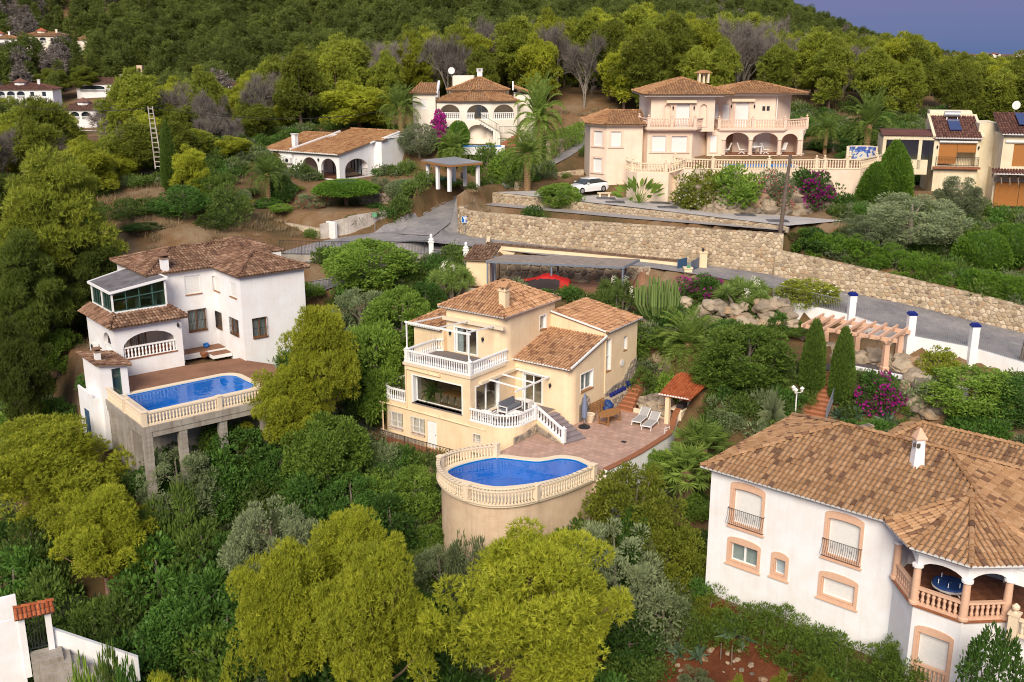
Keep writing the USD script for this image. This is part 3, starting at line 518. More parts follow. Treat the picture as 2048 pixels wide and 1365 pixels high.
def rock(rng, r, flat=.7):
	m = trimesh.creation.icosphere(2,1.0); v = m.vertices * (1 + .75 * (meshkit.noise(m.vertices * 1.5 + rng.uniform(0,50,3)) - .5)[:, None]) * np.array([r * rng.uniform(.8,1.3), r * rng.uniform(.8,1.2), r * flat]); a = rng.uniform(0,6.28)
	return v @ np.array([[math.cos(a), math.sin(a),0],[-math.sin(a), math.cos(a),0],[0,0,1]]), m.faces
def rock_bank(parent, pts, rng, r=.5, n=60, spread=.5, mat_='stone_rock', single=0, zf=None, height=1.5, lean=.6):
	"""A dry bank of boulders along a path: piled rows, each boulder its own piece."""
	ls = LineString([p[:2] for p in pts]); L_ = ls.length; pieces = []
	for k in range(n):
		s = rng.uniform(0, L_); h = rng.uniform(0,1); p = ls.interpolate(s); q = ls.interpolate(min(s + .1, L_)); q0 = ls.interpolate(max(s - .1,0)); d = np.array([q.x - q0.x, q.y - q0.y]); d /= np.linalg.norm(d) + 1e-9; nn = np.array([-d[1], d[0]])
		c = np.array([p.x, p.y]) + nn * (h * lean + rng.normal(0,.1)); v, f = rock(rng, r * rng.uniform(.6,1.25)); pieces.append((v + [c[0], c[1], zf(p.x, p.y) + h * height], f))
	pieces.sort(key=lambda t: -np.ptp(t[0], axis=0).prod() ** .333 / np.linalg.norm(t[0].mean(0) - CPOS))
	for v, f in pieces[:single]: part(parent, 'boulder', (v, f), mat_)
	m = MB()
	for v, f in pieces[single:]: m.add(v, f)
	part(parent, 'boulders', m, mat_, kind='stuff')
# furniture and fittings
# the lie of the land
FM = Frame((4.03,67.12,0.0),35.7)            # main house
FR = Frame((10.8,52.0,0.0),41.6)             # white house at the right
FL = Frame((-19.88,74.0,2.67),-39.0)         # white house with the square pool
FS = Frame(at_y(680,360,110),33.4)           # white villa with two arches
FT = Frame(at_y(929,240,120),0.0)            # villa high in the middle
FV = Frame(at_y(1480,310,107),0.0)           # big peach villa (z of its terrace)
FU = Frame(at_y(1880,330,104),12.0)          # ivory houses at the right edge
cp = [  # photo pixel and distance of ground that can be seen or judged
	(1280,760,71),(1300,800,69),(1450,800,67),(1630,838,67),(1660,742,70.0),(1870,762,67.7),(1700,845,66.3),(1800,850,65.5),(1240,640,80),(1380,700,74),(1450,650,78),
	(1300,512,90),(1560,548,86),(1800,603,81),(2040,665,75.4),(915,460,99),(800,470,96),(640,487,97),(880,425,104),(960,385,110),(1060,340,114),(1130,300,122),(1165,265,130),
	(300,430,95),(400,460,92),(500,370,107),(220,430,95),(200,380,102),(300,330,115),(310,950,66),(130,800,80),(620,420,104),(640,545,87),(600,620,82),
	(1230,350,108),(1300,400,100),(1560,440,93),(1600,520,84.5),(1950,560,82),(2000,470,92),(1830,400,100),(960,275,122),(700,270,122),(600,300,116),(1000,330,112),(1750,330,108),
	(1280,180,145),(1600,190,140),(1900,200,140),(1150,200,138),(900,190,150),
]
pts = [tuple(at_y(*c)) for c in cp]
pts += [(-25,56,-9),(-25,63,-6),(0,50,-8.5),(0,56,-5.2),(8,52,-6.5),(12,45,-6.5),(20,40,-6.5),(-10,60,-4.5),(-8,64,-3),(-30,68,-4),(-40,70,-4),(-40,55,-10),(0,30,-14),(-30,40,-15),(25,25,-11),(30,45,-3.5),
		(-40,85,3),(-42,95,7),(-45,105,9),(-55,75,-4),(-60,60,-9),(22,58,0),(30,62,1.2),(40,66,2.5),(34,55,0),(45,50,-1),(50,80,7),(55,95,11),(55,120,14),(12,66,-1.5),(10,62,-2.6),(8.5,58,-4.2),
		(-6,78,2.6),(-12,78,3),(-2,84,5.6),(-14,84,5.5),(0,10,-18),(-60,20,-20),(60,20,-12),(70,60,2),(-80,80,-3),(-80,110,4),(80,100,10),
		(-60,160,7),(-75,200,4),(-100,240,3),(-130,300,3),(-150,320,4.5),(-175,320,9),(-110,330,8),(-130,370,14),(-170,400,20),(-195,430,22),(-225,430,22),(-160,435,24),(-190,462,27),(-250,440,24),(-90,300,6),(-60,260,6),(-40,180,10),(-30,140,14),
		(0,180,17),(40,180,18),(75,180,15),(0,250,19),(50,250,19),(90,240,11),(120,200,9),(-40,300,12),(120,300,8),(60,330,24),(0,340,26)]
for y, k in ((480,.42),(620,.78),(800,1.0),(1000,1.0)):
	for x, z in ((-700,160),(-450,158),(-250,150),(-80,135),(40,118),(110,84),(160,60),(202,40),(242,21),(285,7),(420,3),(600,2)):
		s_ = y / 750.0; pts.append((x * s_, y, 2 + k * (.55 if (y == 480 and x < -200) else 1) * (z - 2)))
for x in (-2500,-1200,-600,0): pts.append((x, 1800,170 if x < -300 else 90))
pts += [(150,1100,20),(250,1500,6),(500,1500,2)] + [(x, y, 0) for x, y in ((250,300),(300,450),(450,700),(700,700),(900,1200),(1500,3000),(0,6000),(3000,6000),(6000,6000),(-3000,6000),(-6000,6000),(800,0),(2000,0),(-800,0),(-2000,0))]
pts = np.array(pts)
_rbf = RBFInterpolator(pts[:, :2], pts[:, 2], kernel='linear', smoothing=0.0)
def wp(fr, pg): return Polygon([fr.w(u, v)[:2] for u, v in pg])
RW = [at_y(*p) for p in ((1545,547,86.2),(1660,571,83.8),(1800,604,81.0),(1930,636,78.0),(2060,670,75.0),(2300,735,69.6))]
RF = [at_z(*p) for p in ((1545,596,6.15),(1700,632,5.5),(1817,673,5.0),(1942,697,4.75),(2110,747,4.2),(2300,800,3.6))]
_q = np.array(RW + RF); _pl = np.linalg.lstsq(np.column_stack([_q[:, :2], np.ones(len(_q))]), _q[:, 2], rcond=None)[0]
def road_z(x, y): return _pl[0] * x + _pl[1] * y + _pl[2]
ROADPG = Polygon([p[:2] for p in RW] + [p[:2] for p in RF[::-1]]).buffer(0)
PADS = [
	(wp(FM, rect(-13,-1,-4.4,9)),-0.6,1.0),(wp(FM, rect(-1.5,5.2,-5.6,9.5)),-0.35,.8),(wp(FM, rect(-15,-5,-7.0,-4.2)),-2.1,1.2),
	(wp(FM, [(-3,-10),(-1,-13.5),(3,-13.5),(6.5,-10),(6,-5.5),(-2,-5.8)]),-4.6,1.0),
	(wp(FR, [(-.5,-.5),(10,-.5),(12,-2.5),(15,-2.5),(18,0),(18,10),(-.5,10)]),-4.2,1.5),(wp(FR, rect(4,18,10.5,15)),-.5,1.5),
	(wp(FL, rect(-9.3,.5,-1.5,2.8)),-0.3 + 2.67,1.0),(wp(FL, rect(-10.5,-1,-9.0,-2.0)),-3.4,1.2),(wp(FL, rect(-9,7.5,2,14)),2.3,1.5),
	(Polygon([at_z(*p, 3.2)[:2] for p in ((1640,745),(1690,715),(1830,735),(1930,768),(1900,790),(1720,745))]),3.1,1.0),
	(Polygon([at_z(*p, 6.0)[:2] for p in ((1000,600),(1200,600),(1275,560),(1275,545),(980,545),(965,575))]),5.9,1.5),
	(wp(FS, rect(-7,1,-1,14)), FS.o[2] - .1,2.5),(wp(FT, rect(-9,11,-2,12)), FT.o[2] - 2.7,2.0),
	(wp(FV, rect(-5.5,9,-1,12)), FV.o[2] - .12,1.0),(wp(FV, rect(-16,-5.5,0,9)), FV.o[2] - 2.6,1.0),
	(ROADPG.buffer(-.1), lambda x, y: road_z(x, y) - .1,.4),
	(Polygon([p[:2] - [0,.75] for p in RF[:5]] + [at_z(*p)[:2] for p in ((2110,800,3.2),(1942,772,3.2),(1800,740,3.2),(1680,716,3.2),(1600,690,3.6))]).buffer(0),3.2,.35),
	(wp(FS, rect(9.4,16.6,-1.2,6.2)), FS.o[2] + .1,1.0),
	(wp(FU, rect(-6,4,-1,10)), FU.o[2] - 3.0,1.5),(wp(FU, rect(4.5,16,-6,10)), FU.o[2] - 7.0,2.0),
	(Polygon([at_y(*p)[:2] for p in ((960,408,101.5),(1250,436,93.2),(1570,468,86.8),(1572,455,89),(1250,420,96.5),(990,388,104.5))]),10.2,.7),
	(Polygon([at_y(*p)[:2] for p in ((1000,384,105.4),(1250,416,97.5),(1600,455,89.2),(1690,430,92),(1480,410,96.2),(1395,395,98),(1370,380,101.5),(1180,368,105),(1060,375,106.5))]), lambda x, y: 11.1 - .028 * x, .8),
	(Polygon([at_y(*p)[:2] for p in ((1600,514,87.0),(1800,556,82.3),(2060,618,76.2),(2300,680,71),(2300,600,80),(2000,540,86),(1750,500,89),(1620,490,90))]), lambda x, y: 8.6 - .12 * (x - 24),.8),
	(Polygon([at_y(*p)[:2] for p in ((650,465,99.2),(830,445,102),(800,420,106),(520,440,105),(480,455,102))]),9.9,.7),
]
def track(ps): return [tuple(at_y(*p)) for p in ps]
ROADS = {
	'road': (track([(1590,568,83.6),(1480,547,85.6),(1300,520,88.2),(1100,497,92),(930,478,95.5),(820,472,96.5),(700,486,95),(590,515,92)]),3.1),
	'lane': (track([(830,470,96.5),(885,430,102.5),(960,388,108.5),(1060,338,114.5),(1130,298,122),(1168,262,131)]),1.9),
	'drive': (track([(870,500,93),(760,545,89),(660,565,86),(600,585,84)]),1.6),
}
def smooth_line(P, n=10):
	P = np.array(P, float); out = []
	for i in range(len(P) - 1):
		a, b, c, d = P[max(i - 1,0)], P[i], P[i + 1], P[min(i + 2, len(P) - 1)]
		for t in np.linspace(0,1, n, endpoint=False): out.append(.5 * (2 * b + (c - a) * t + (2 * a - 5 * b + 4 * c - d) * t * t + (3 * b - a - 3 * c + d) * t ** 3))
	return np.array(out + [P[-1]])
for k, (p, h) in list(ROADS.items()): ROADS[k] = (smooth_line(p), h)
def terrain(xy):
	xy = np.atleast_2d(xy).astype(float); z = _rbf(xy) + (meshkit.fbm(np.column_stack([xy * .16, np.zeros(len(xy))]),3,5) - .5) * 0.7
	far = np.hypot(xy[:, 0], xy[:, 1] - 60); z += np.clip((far - 250) / 300,0,1) * (meshkit.fbm(np.column_stack([xy * .006, np.zeros(len(xy))]),4,9) - .5) * 34 * np.clip(z / 60,0,1)
	near = far < 160; P = shapely.points(xy[near]); zn = z[near]
	for pg, h, m in PADS:
		w = np.clip(1 - shapely.distance(pg, P) / m, 0,1); w = w * w * (3 - 2 * w); zn = zn * (1 - w) + (h(xy[near][:, 0], xy[near][:, 1]) if callable(h) else h) * w
	for k, (line, hw) in ROADS.items():
		q = xy[near]; tr = cKDTree(line[:, :2]); d, i = tr.query(q); w = np.clip(1 - (d - hw - .1) / .45,0,1); w = w * w * (3 - 2 * w); zn = zn * (1 - w) + (line[i, 2] - .10) * w
	z[near] = zn; return z
def ground(x, y): return float(terrain([[x, y]])[0])
def axis(lo, hi, fine, out_lo, out_hi, g=1.16):
	a = list(np.arange(lo, hi + fine, fine)); st = fine; x = a[-1]
	while x < out_hi: st *= g; x += st; a.append(x)
	b, st, x = [], fine, lo
	while x > out_lo: st *= g; x -= st; b.append(x)
	return np.array(b[::-1] + a)
gx, gy = axis(-48,52,.7,-7000,7000,1.10), axis(34,132,.7,-60,9000,1.07)
GX, GY = np.meshgrid(gx, gy, indexing='ij'); gz = terrain(np.column_stack([GX.ravel(), GY.ravel()]))
i, j = np.meshgrid(np.arange(len(gx) - 1), np.arange(len(gy) - 1), indexing='ij'); nY = len(gy)
tq = np.stack([i * nY + j, (i + 1) * nY + j, (i + 1) * nY + j + 1, i * nY + j + 1],-1).reshape(-1,4)
solo('ground', (np.column_stack([GX.ravel(), GY.ravel(), gz]), np.vstack([tq[:, [0,1,2]], tq[:, [0,2,3]]])), 'soil', 'dry hillside soil running from the garden slope to the horizon', kind='structure', smooth=True)
from scipy.interpolate import RegularGridInterpolator
_gi = RegularGridInterpolator((gx, gy), gz.reshape(GX.shape))
def ground(x, y): return float(_gi((x, y)))
def grounds(xy): return _gi(np.asarray(xy))
def strip(line, o0, o1, dz=0.0, th=0.0):
	"""A ribbon along a centre line from offset o0 to o1 (left positive); th > 0 gives it sides."""
	p = np.asarray(line, float); t = np.gradient(p[:, :2], axis=0); t /= np.linalg.norm(t, axis=1, keepdims=True); n = np.column_stack([-t[:, 1], t[:, 0]])
	m = MB(); A = np.column_stack([p[:, :2] + n * o0, p[:, 2] + dz]); B = np.column_stack([p[:, :2] + n * o1, p[:, 2] + dz]); k = len(p)
	rows = [A, B] if th == 0 else [A - [0,0, th], A, B, B - [0,0, th]]
	v = np.vstack(rows); f = []
	for r in range(len(rows) - 1):
		for i in range(k - 1): f.append([r * k + i, r * k + i + 1,(r + 1) * k + i + 1,(r + 1) * k + i])
	return m.add(v, f)
for dz, (k, (line, hw)) in zip((0.0,.004,.008), ROADS.items()): solo(k if k != 'drive' else 'driveway', strip(line, -hw, hw, dz), 'asphalt', dict(road='worn grey asphalt road below the long stone wall', lane='narrow asphalt lane climbing past the gravel garden', drive='short asphalt driveway behind the round green bush')[k], kind='structure')
rl = ROADS['road'][0]; n_r = len(rl); k = MB(); k.sheet(ROADPG, lambda x, y: road_z(x, y)); solo('road', k, 'asphalt', 'lower stretch of grey road between the stone wall and the white fence', kind='structure')
solo('kerb', strip(rl[:40],-3.35,-3.1,.10,.25), 'pavement_look', 'concrete kerb along the stone wall side of the road', kind='structure')
ll = ROADS['lane'][0]
solo('pavement', strip(ll[9:28],1.9,2.9,.12,.3), 'pavement_look', 'narrow concrete pavement on the left of the climbing lane', kind='structure')
# the main house (cream, three levels, rounded corners)
H = house_thing('cream_villa', 'cream three level villa with rounded corners and terracotta roofs above the kidney shaped pool', 'house', FM)
U = lambda *ms: manifold3d.Manifold.batch_boolean(list(ms), manifold3d.OpType.Add)
main = M_ext(rect(-10.45,-4.66,-5.2,5.0),-2.1,4.1)
leftb = M_ext(rounded(rect(-13.15,-10.4,-5.2,2.2), {0: 1.5}),-2.3,1.05)
rightb = M_ext(rounded(rect(-4.7,-1.22,-5.28,1.0), {1: 1.5}),-1.2,1.0)
living = cut_above(M_ext(rounded(rect(-4.7,0.0,0.0,4.6), {1: .75}),-.4,5.9),(-4.7,0.0,4.17),(0,0,4.17),(0,4.6,5.42))
annex = cut_above(M_ext(rect(-4.72,0.06,4.45,9.0),0.0,7.2),(0.06,4.4,5.78),(0.06,9.0,5.86),(-4.7,4.4,6.62))
tower = M_ext(rounded(rect(-9.95,-4.68,-1.4,5.0), {1: 1.0,0: .35}),4.0,7.42)
wing = M_ext(rect(-12.7,-9.9,-1.55,4.6),1.0,5.75)
shell = U(main, leftb, rightb, living, annex, tower, wing)
rooms = [M_box(-10.1,-5.0,-4.85,1.5,1.12,3.8), M_box(-4.4,-.3,.35,4.2,1.02,3.75), M_box(-9.6,-5.0,-1.05,4.6,4.14,6.9)]
wf, wl0, wr, wb, wt = Wall((-13.15,-5.2),(-1.2,-5.2)), Wall((-4.7,0),(0,0)), Wall((0,0),(0,9)), Wall((-4.66,-5.2),(-4.66,0)), Wall((-9.95,-1.4),(-4.68,-1.4))
wt2 = Wall((-4.68,-1.4),(-4.68,5.0)); FX = 13.15
holes = [wf.hole(FX - 9.76, FX - 5.39,1.30,3.28,.5), wf.hole(FX - 12.04, FX - 10.75,-1.05,.2,.35), wf.hole(FX - 10.0, FX - 8.72,-1.05,.2,.35), wf.hole(FX - 8.55, FX - 7.65,-1.75,.2,.25), wf.hole(FX - 4.44, FX - 3.75,-.52,.15,.3),
         wl0.hole(.72,2.3,1.02,3.15,.6), wb.hole(.6,3.25,1.02,3.2,.6), wt.hole(.98,2.95,4.14,6.05,.6), wt2.hole(4.45,5.25,5.45,6.5,.3),
         wr.hole(1.25,2.85,2.12,3.40,.3), wr.hole(4.55,5.25,2.75,5.17,.3), wr.hole(7.0,7.55,3.75,4.85,.3)]
shell = manifold3d.Manifold.batch_boolean([shell] + rooms + holes, manifold3d.OpType.Subtract)
part(H, 'wall', shell, 'plaster_cream', smooth=25)
p = window(H, wf, FX - 9.70, FX - 5.45,1.36,3.22, 'sash', .42, leaves=1, back=None, fw=.035, name='picture_window')
k = MB(); wf.box(k, FX - 9.80, FX - 5.35,1.22,1.30,-.06,.40); part(p, 'sill', k, 'deck_grey')
k = MB(); wf.poly(k, sbox(FX - 9.84,1.22, FX - 5.31,3.36).difference(sbox(FX - 9.76,1.3, FX - 5.39,3.28)),-.025,.02); wf.box(k, FX - 9.755, FX - 9.70,1.31,3.27,0,.38); part(p, 'surround', k, 'paint_white')
for a, b in ((12.04,10.75),(10.0,8.72)): window(H, wf, FX - a + .03, FX - b - .03,-1.02,.17, 'sash', .22, sill='wood_teak', grille=True, bar_mat='paint_white', curtain=True)
window(H, wf, FX - 4.41, FX - 3.78,-.50,.12, 'sash', .2, leaves=1, grille=True, name='window', bar_mat='paint_white')
d = MB(); wf.box(d, FX - 8.53, FX - 7.67,-1.74,.18,.06,.12); 
for z in (-1.5,-.62): wf.box(d, FX - 8.4, FX - 7.8, z, z + .72,.045,.07)
p = part(H, 'door', d, 'paint_white'); k = MB(); k.tube([wf.pt(FX - 7.78,-.75,-.02), wf.pt(FX - 7.78,-.75,.06)],.03,6); part(p, 'handle', k, 'galvanised')
for a in (12.04,10.0,4.44): pass
for (W, x0, x1, z0, z1) in ((wl0,.75,2.27,1.04,3.12),(wb, .63,3.22,1.04,3.17),(wt, 1.01,2.92,4.16,6.02)):
	p = window(H, W, x0, x1, z0, z1, 'door', .18, leaves=2, back=None, name='glass_door', fw=.07)
	k = MB(); W.poly(k, sbox(x0 - .11, z0, x1 + .11, z1 + .1).difference(sbox(x0, z0 - .1, x1, z1)),-.02,.16); part(p, 'surround', k, 'paint_white')
k = MB(); wt.box(k, 1.05,1.5,4.2,5.95,.3,.34); part(H, 'curtain', k, 'curtain')
for (W, x0, x1, z0, z1, lv) in ((wt2,4.48,5.22,5.48,6.47,1),(wr, 1.28,2.82,2.15,3.37,2),(wr, 4.58,5.22,2.78,5.14,1),(wr, 7.03,7.52,3.78,4.82,1)):
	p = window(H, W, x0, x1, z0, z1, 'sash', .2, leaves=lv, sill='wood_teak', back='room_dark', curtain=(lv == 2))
	k = MB(); W.poly(k, sbox(x0 - .10, z0 - .03, x1 + .10, z1 + .1).difference(sbox(x0 - .03, z0 - .04, x1 + .03, z1 + .03)),-.02,.02); W.box(k, x1 + .0, x1 + .028, z0, z1,.0,.2); part(p, 'surround', k, 'paint_white')
k = MB(); wr.box(k, 4.6,5.2,3.82,3.92,.12,.24); part(H, 'transom', k, 'paint_white')
for W, x, z in ((wl0,3.05,2.7),(wt, .62,5.55),(wt, 3.55,5.55)): lantern(H, W, x, z)
k = MB(); k.tube([wf.pt(FX - 12.6,-1.9,-.07), wf.pt(FX - 12.6,.66,-.07), wf.pt(FX - 12.9,.72,-.07)],.055,6); k.tube([wf.pt(FX - 12.9,.74,-.07), wf.pt(FX - 3.3,.58,-.07)],.05,6)
k.tube([wf.pt(FX - 10.3,.8,-.07), wf.pt(FX - 10.3,3.55,-.07), wf.pt(FX - 10.1,3.68,-.07), wf.pt(FX - 7.2,3.62,-.07)],.05,6)
for x, z in ((11.9,.78),(7.4,.70),(3.4,.62),(8.3,3.68),(7.3,3.66)): wf.box(k, FX - x, FX - x + .12, z, z + .14,-.12,.0)
part(H, 'drain_pipe', k, 'plaster_cream')
k = MB(); k.prism(Polygon(rect(-10.55,-4.56,-5.30,-1.3)).difference(Polygon(rect(-10.45,-4.67,-5.2,0))),3.93,4.10); part(H, 'cornice', k, 'stone_cream')
k = MB(); k.prism(Polygon(rect(-10.4,-4.7,-5.15,-1.42)),4.104,4.125); part(H, 'balcony_floor', k, 'deck_grey')
k = MB(); k.prism(Polygon(rounded(rect(-4.64,-1.26,-5.24,-.02), {1: 1.45})),1.004,1.03); part(H, 'terrace_floor', k, 'deck_grey')
k = MB(); k.prism(Polygon(rounded(rect(-13.1,-10.47,-5.15,2.1), {0: 1.45})),1.054,1.08); part(H, 'terrace_floor', k, 'deck_grey')
balustrade(H, [(-9.95,-1.55),(-10.42,-1.8),(-10.42,-5.17),(-4.69,-5.17),(-4.69,-1.0)],4.12, posts=[4.1,9.65], name='balcony_balustrade', step=.2)
arc = [(-13.05,-1.0),(-13.05,-3.75)] + [(-11.65 + 1.4 * math.cos(a),-3.75 + 1.4 * math.sin(a)) for a in np.linspace(math.pi * 1.08, math.pi * 1.5,8)] + [(-10.5,-5.15)]
balustrade(H, arc, 1.06, posts=[], name='balcony_balustrade')
arc = [(-4.66,-5.22),(-2.75,-5.22)] + [(-2.75 + 1.45 * math.cos(a),-3.77 + 1.45 * math.sin(a)) for a in np.linspace(-math.pi / 2 * .9,0,8)] + [(-1.27,-2.45)]
la = LineString(arc).length; balustrade(H, arc, 1.0, posts=[la - .05], name='terrace_balustrade')
n = 7; a, b = np.array([-1.28,-1.25]), np.array([1.75,-2.25]); dd = (b - a) / np.linalg.norm(b - a); nn = np.array([-dd[1], dd[0]]); ln = np.linalg.norm(b - a)
core = MB()
for i in range(n):
	s0 = ln * i / n; z = 1.0 - (i + 1) * 1.0 / (n + .001) + .143; k = MB(); q = [a + dd * s0 - nn * .88, a + dd * (s0 + ln / n + .03) - nn * .88, a + dd * (s0 + ln / n + .03) + nn * .95, a + dd * s0 + nn * .95]
	k.prism(q, -.05, z - .05); part(H, 'stair_step', k, 'step_grey'); k2 = MB(); q2 = [a + dd * (s0 - .03) - nn * .86, a + dd * (s0 + ln / n + .06) - nn * .86, a + dd * (s0 + ln / n + .06) + nn * .95, a + dd * (s0 - .03) + nn * .95]; k2.prism(q2, z - .05, z); part(H, 'tread', k2, 'step_grey')
sa, sb = a - nn * 1.0, b - nn * 1.0
st = MB(); st.wall(sa + dd * 0, sb, Polygon([(0,-.05),(ln, -.05),(ln, .12),(0,1.02)]),.18); part(H, 'stair_wall', st, 'plaster_cream')
balustrade(H, [sa + dd * .25 + nn * .09, sb + nn * .09],0, posts=[ln - .25], name='stair_balustrade', zf=lambda s: 1.05 - (s + .2) * .93 / ln, step=.32)
def foot(a, b, pg, seed, size=.34, out=.05):
	W = Wall(a, b); rng = np.random.RandomState(seed); k = MB(); W.poly(k, pg, -.02,.05); base = part(H, 'stone_base', k, 'mortar_stone'); m = MB()
	for c in stone_cells(pg, size, rng, 1.3,.016): m.add(*stone_piece(c, rng, out, lambda s, z, o: W.pt(s, z, -.02 - o)))
	part(base, 'cladding_stones', m, 'stone_clad', kind='stuff')
foot((-1.22,-5.0),(-1.22,-2.3), Polygon([(0,-.02),(2.8,-.02),(2.8,.72),(1.8,.55),(1.0,.42),(0,.46)]),1); foot(sa, sb, Polygon([(0,-.02),(ln, -.02),(ln, .05),(ln * .55,.42),(0,.66)]),2)
foot((0,.8),(0,4.4), Polygon([(.25,0),(1.75,0),(1.8,.8),(1.6,1.5),(1.15,1.8),(.6,1.7),(.25,1.2)]),3); foot((.06,4.4),(.06,9.0), Polygon([(0,0),(4.6,0),(4.6,2.9),(3.6,2.7),(2.6,1.6),(1.2,1.5),(0,1.2)]),4)
foot((-12.9,-5.2),(-7.0,-5.2), Polygon([(0,-2.1),(4.2,-2.1),(4.2,-1.5),(0,-1.35)]),5)
R = Roof(.235,.36,.088,3)
hip(R, -9.95,-4.68,-1.4,5.0,7.42,1.55,.30, along='v')
R.face([(-4.95,-.32,4.16),(.12,-.32,4.16),(.16,4.5,5.43),(-4.95,4.5,5.43)])
R.face([(.30,4.35,5.80),(.30,9.25,5.88),(-4.70,9.25,6.72),(-4.70,4.35,6.64)])
R.face([(-13.0,-1.85,5.72),(-9.95,-1.85,5.72),(-9.95,1.6,6.75),(-11.3,1.6,6.75)]); R.face([(-13.0,4.8,5.72),(-13.0,-1.85,5.72),(-11.3,1.6,6.75),(-11.3,4.8,6.75)], plugs=False)
R.line((-13.0,-1.85,5.75),(-11.3,1.6,6.8))
R.build(H, 'roof_tile_main', plug_mat='paint_white')
k = MB(); k.bar((.10,-.2,4.24),(.10,4.5,5.48),.12,.12); k.bar((-4.6,4.38,6.66),(.1,4.38,5.84),.12,.10); part(H, 'verge', k, 'paint_white')
c = MB(); c.box(-5.55,-5.0,-.75,-.25,7.3,9.0); ch = part(H, 'chimney', c, 'plaster_cream')
k = MB(); k.box(-5.62,-4.93,-.82,-.18,9.0,9.07); [k.box(u, u + .12, v, v + .12,9.07,9.33) for u in (-5.55,-5.12) for v in (-.75,-.37)]; part(ch, 'chimney_pot', k, 'plaster_cream')
k = MB(); k.add([(-5.7,-.9,9.32),(-4.85,-.9,9.32),(-4.85,-.5,9.62),(-5.7,-.5,9.62),(-4.85,-.1,9.32),(-5.7,-.1,9.32)],[[0,1,2,3],[3,2,4,5],[0,3,5,5],[1,4,2,2]]); part(ch, 'chimney_cap', k, 'roof_tile_main')
k = MB(); k.tube([(-4.75,4.8,6.4),(-4.4,4.7,6.45),(-4.35,4.7,6.7)],.025,5); k.tube([(-4.66,4.6,6.6),(-4.3,4.6,6.5),(-4.3,4.4,6.55)],.02,5); part(H, 'wall_bracket', k, 'iron_dark')
k = MB(); k.lathe([(.0,0),(.26,.02),(.27,.05),(.0,.06)],(0,0,0),12); v, f = k.get(); v = np.column_stack([v[:, 2] + .09, v[:, 0] + 6.75, v[:, 1] + 2.95]); part(H, 'wall_ornament', (v, f), 'paint_white')
P = thing('white_pergola', 'white steel pergola frame standing on the upper balcony of the cream villa', 'pergola', FM.o, FM.ang); k = MB()
for x in (-10.3,-4.85): k.bar((x, -5.05,4.13),(x, -5.05,6.92),.08,.08, up=(0,1,0))
part(P, 'post', k, 'paint_white'); k = MB(); k.bar((-10.45,-5.05,6.96),(-4.7,-5.05,6.96),.09,.12); part(P, 'front_beam', k, 'paint_white'); k = MB(); k.bar((-9.9,-1.56,6.62),(-4.5,-1.56,6.62),.30,.22); part(P, 'awning_box', k, 'stone_cream')
for x in (-9.85,-7.55,-5.25): k = MB(); k.bar((x, -5.05,6.95),(x, -1.56,6.72),.07,.09); part(P, 'rafter', k, 'paint_white')
P = thing('white_pergola', 'white steel pergola frame over the lounge corner beside the curved terrace balustrade', 'pergola', FM.o, FM.ang)
k = MB(); k.bar((-4.52,-4.3,3.42),(-4.52,.0,3.42),.26,.2); part(P, 'awning_box', k, 'stone_cream')
k = MB(); k.bar((-1.75,-4.1,3.30),(-1.75,.6,3.30),.08,.11); part(P, 'front_beam', k, 'paint_white')
for v in (-3.4,-1.9,-.3): k = MB(); k.bar((-4.4, v, 3.46),(-1.7, v, 3.34),.07,.09); part(P, 'rafter', k, 'paint_white')
k = MB(); k.bar((-1.75,-3.0,1.03),(-1.75,-3.0,3.28),.07,.07, up=(0,1,0)); part(P, 'post', k, 'paint_white')
def mthing(name, label, cat, u, v, z, rot=0.0, group=None): return thing(name, label, cat, FM.w(u, v, z), FM.ang + rot, group)
t = mthing('dining_table', 'long dark dining table seen through the picture window', 'table', -6.9,-3.4,1.12); k = MB(); k.box(-1.3,1.3,-.5,.5,.72,.78); part(t, 'tabletop', k, 'wood_teak')
for x in (-1.15,1.15):
	for y in (-.4,.4): k = MB(); k.box(x - .05, x + .05, y - .05, y + .05,0,.72); part(t, 'leg', k, 'wood_teak')
for i in range(4):
	t = mthing('dining_chair', ['wicker dining chair nearest the plant behind the picture window', 'second wicker dining chair from the plant behind the picture window', 'third wicker dining chair from the plant behind the picture window', 'wicker dining chair nearest the right end of the picture window'][i], 'chair', -7.95 + i * .62,-4.35,1.12, group='chairs at the dining table')
	k = MB(); k.box(-.23,.23,-.22,.24,.40,.47); part(t, 'seat', k, 'stone_cream'); k = MB(); k.bar((0,-.24,.42),(0,-.31,1.02),.44,.06, up=(0,1,0)); part(t, 'backrest', k, 'fibre_mix')
	for x in (-.2,.2):
		for y in (-.18,.2): k = MB(); k.box(x - .02, x + .02, y - .02, y + .02,0,.40); part(t, 'leg', k, 'wood_teak')
t = mthing('sofa', 'white framed outdoor sofa with dark grey cushions under the lower pergola', 'sofa', -3.55,-2.15,1.03,-90); 
k = MB(); k.box(-.95,.95,-.40,.42,.16,.24); [k.box(x - .04, x + .04, y - .04, y + .04,0,.6) for x in (-.93,.93) for y in (-.36,.38)]; [k.box(x - .04, x + .04,-.38,.42,.56,.60) for x in (-.93,.93)]; [k.box(-.95,.95,.38,.42, z, z + .07) for z in (.32,.46,.60)]; part(t, 'frame', k, 'paint_white')
for i in range(2): m = M_ext(Polygon(rect(-.85 + i * .86,-.02 + i * .86,-.36,.22)).buffer(-.03).buffer(.03),.245,.39); part(t, 'seat_cushion', m, 'fabric_grey'); k = MB(); k.bar((-.44 + i * .86,.26,.39),(-.44 + i * .86,.34,.80),.80,.16, up=(0,1,0)); part(t, 'back_cushion', k, 'fabric_grey')
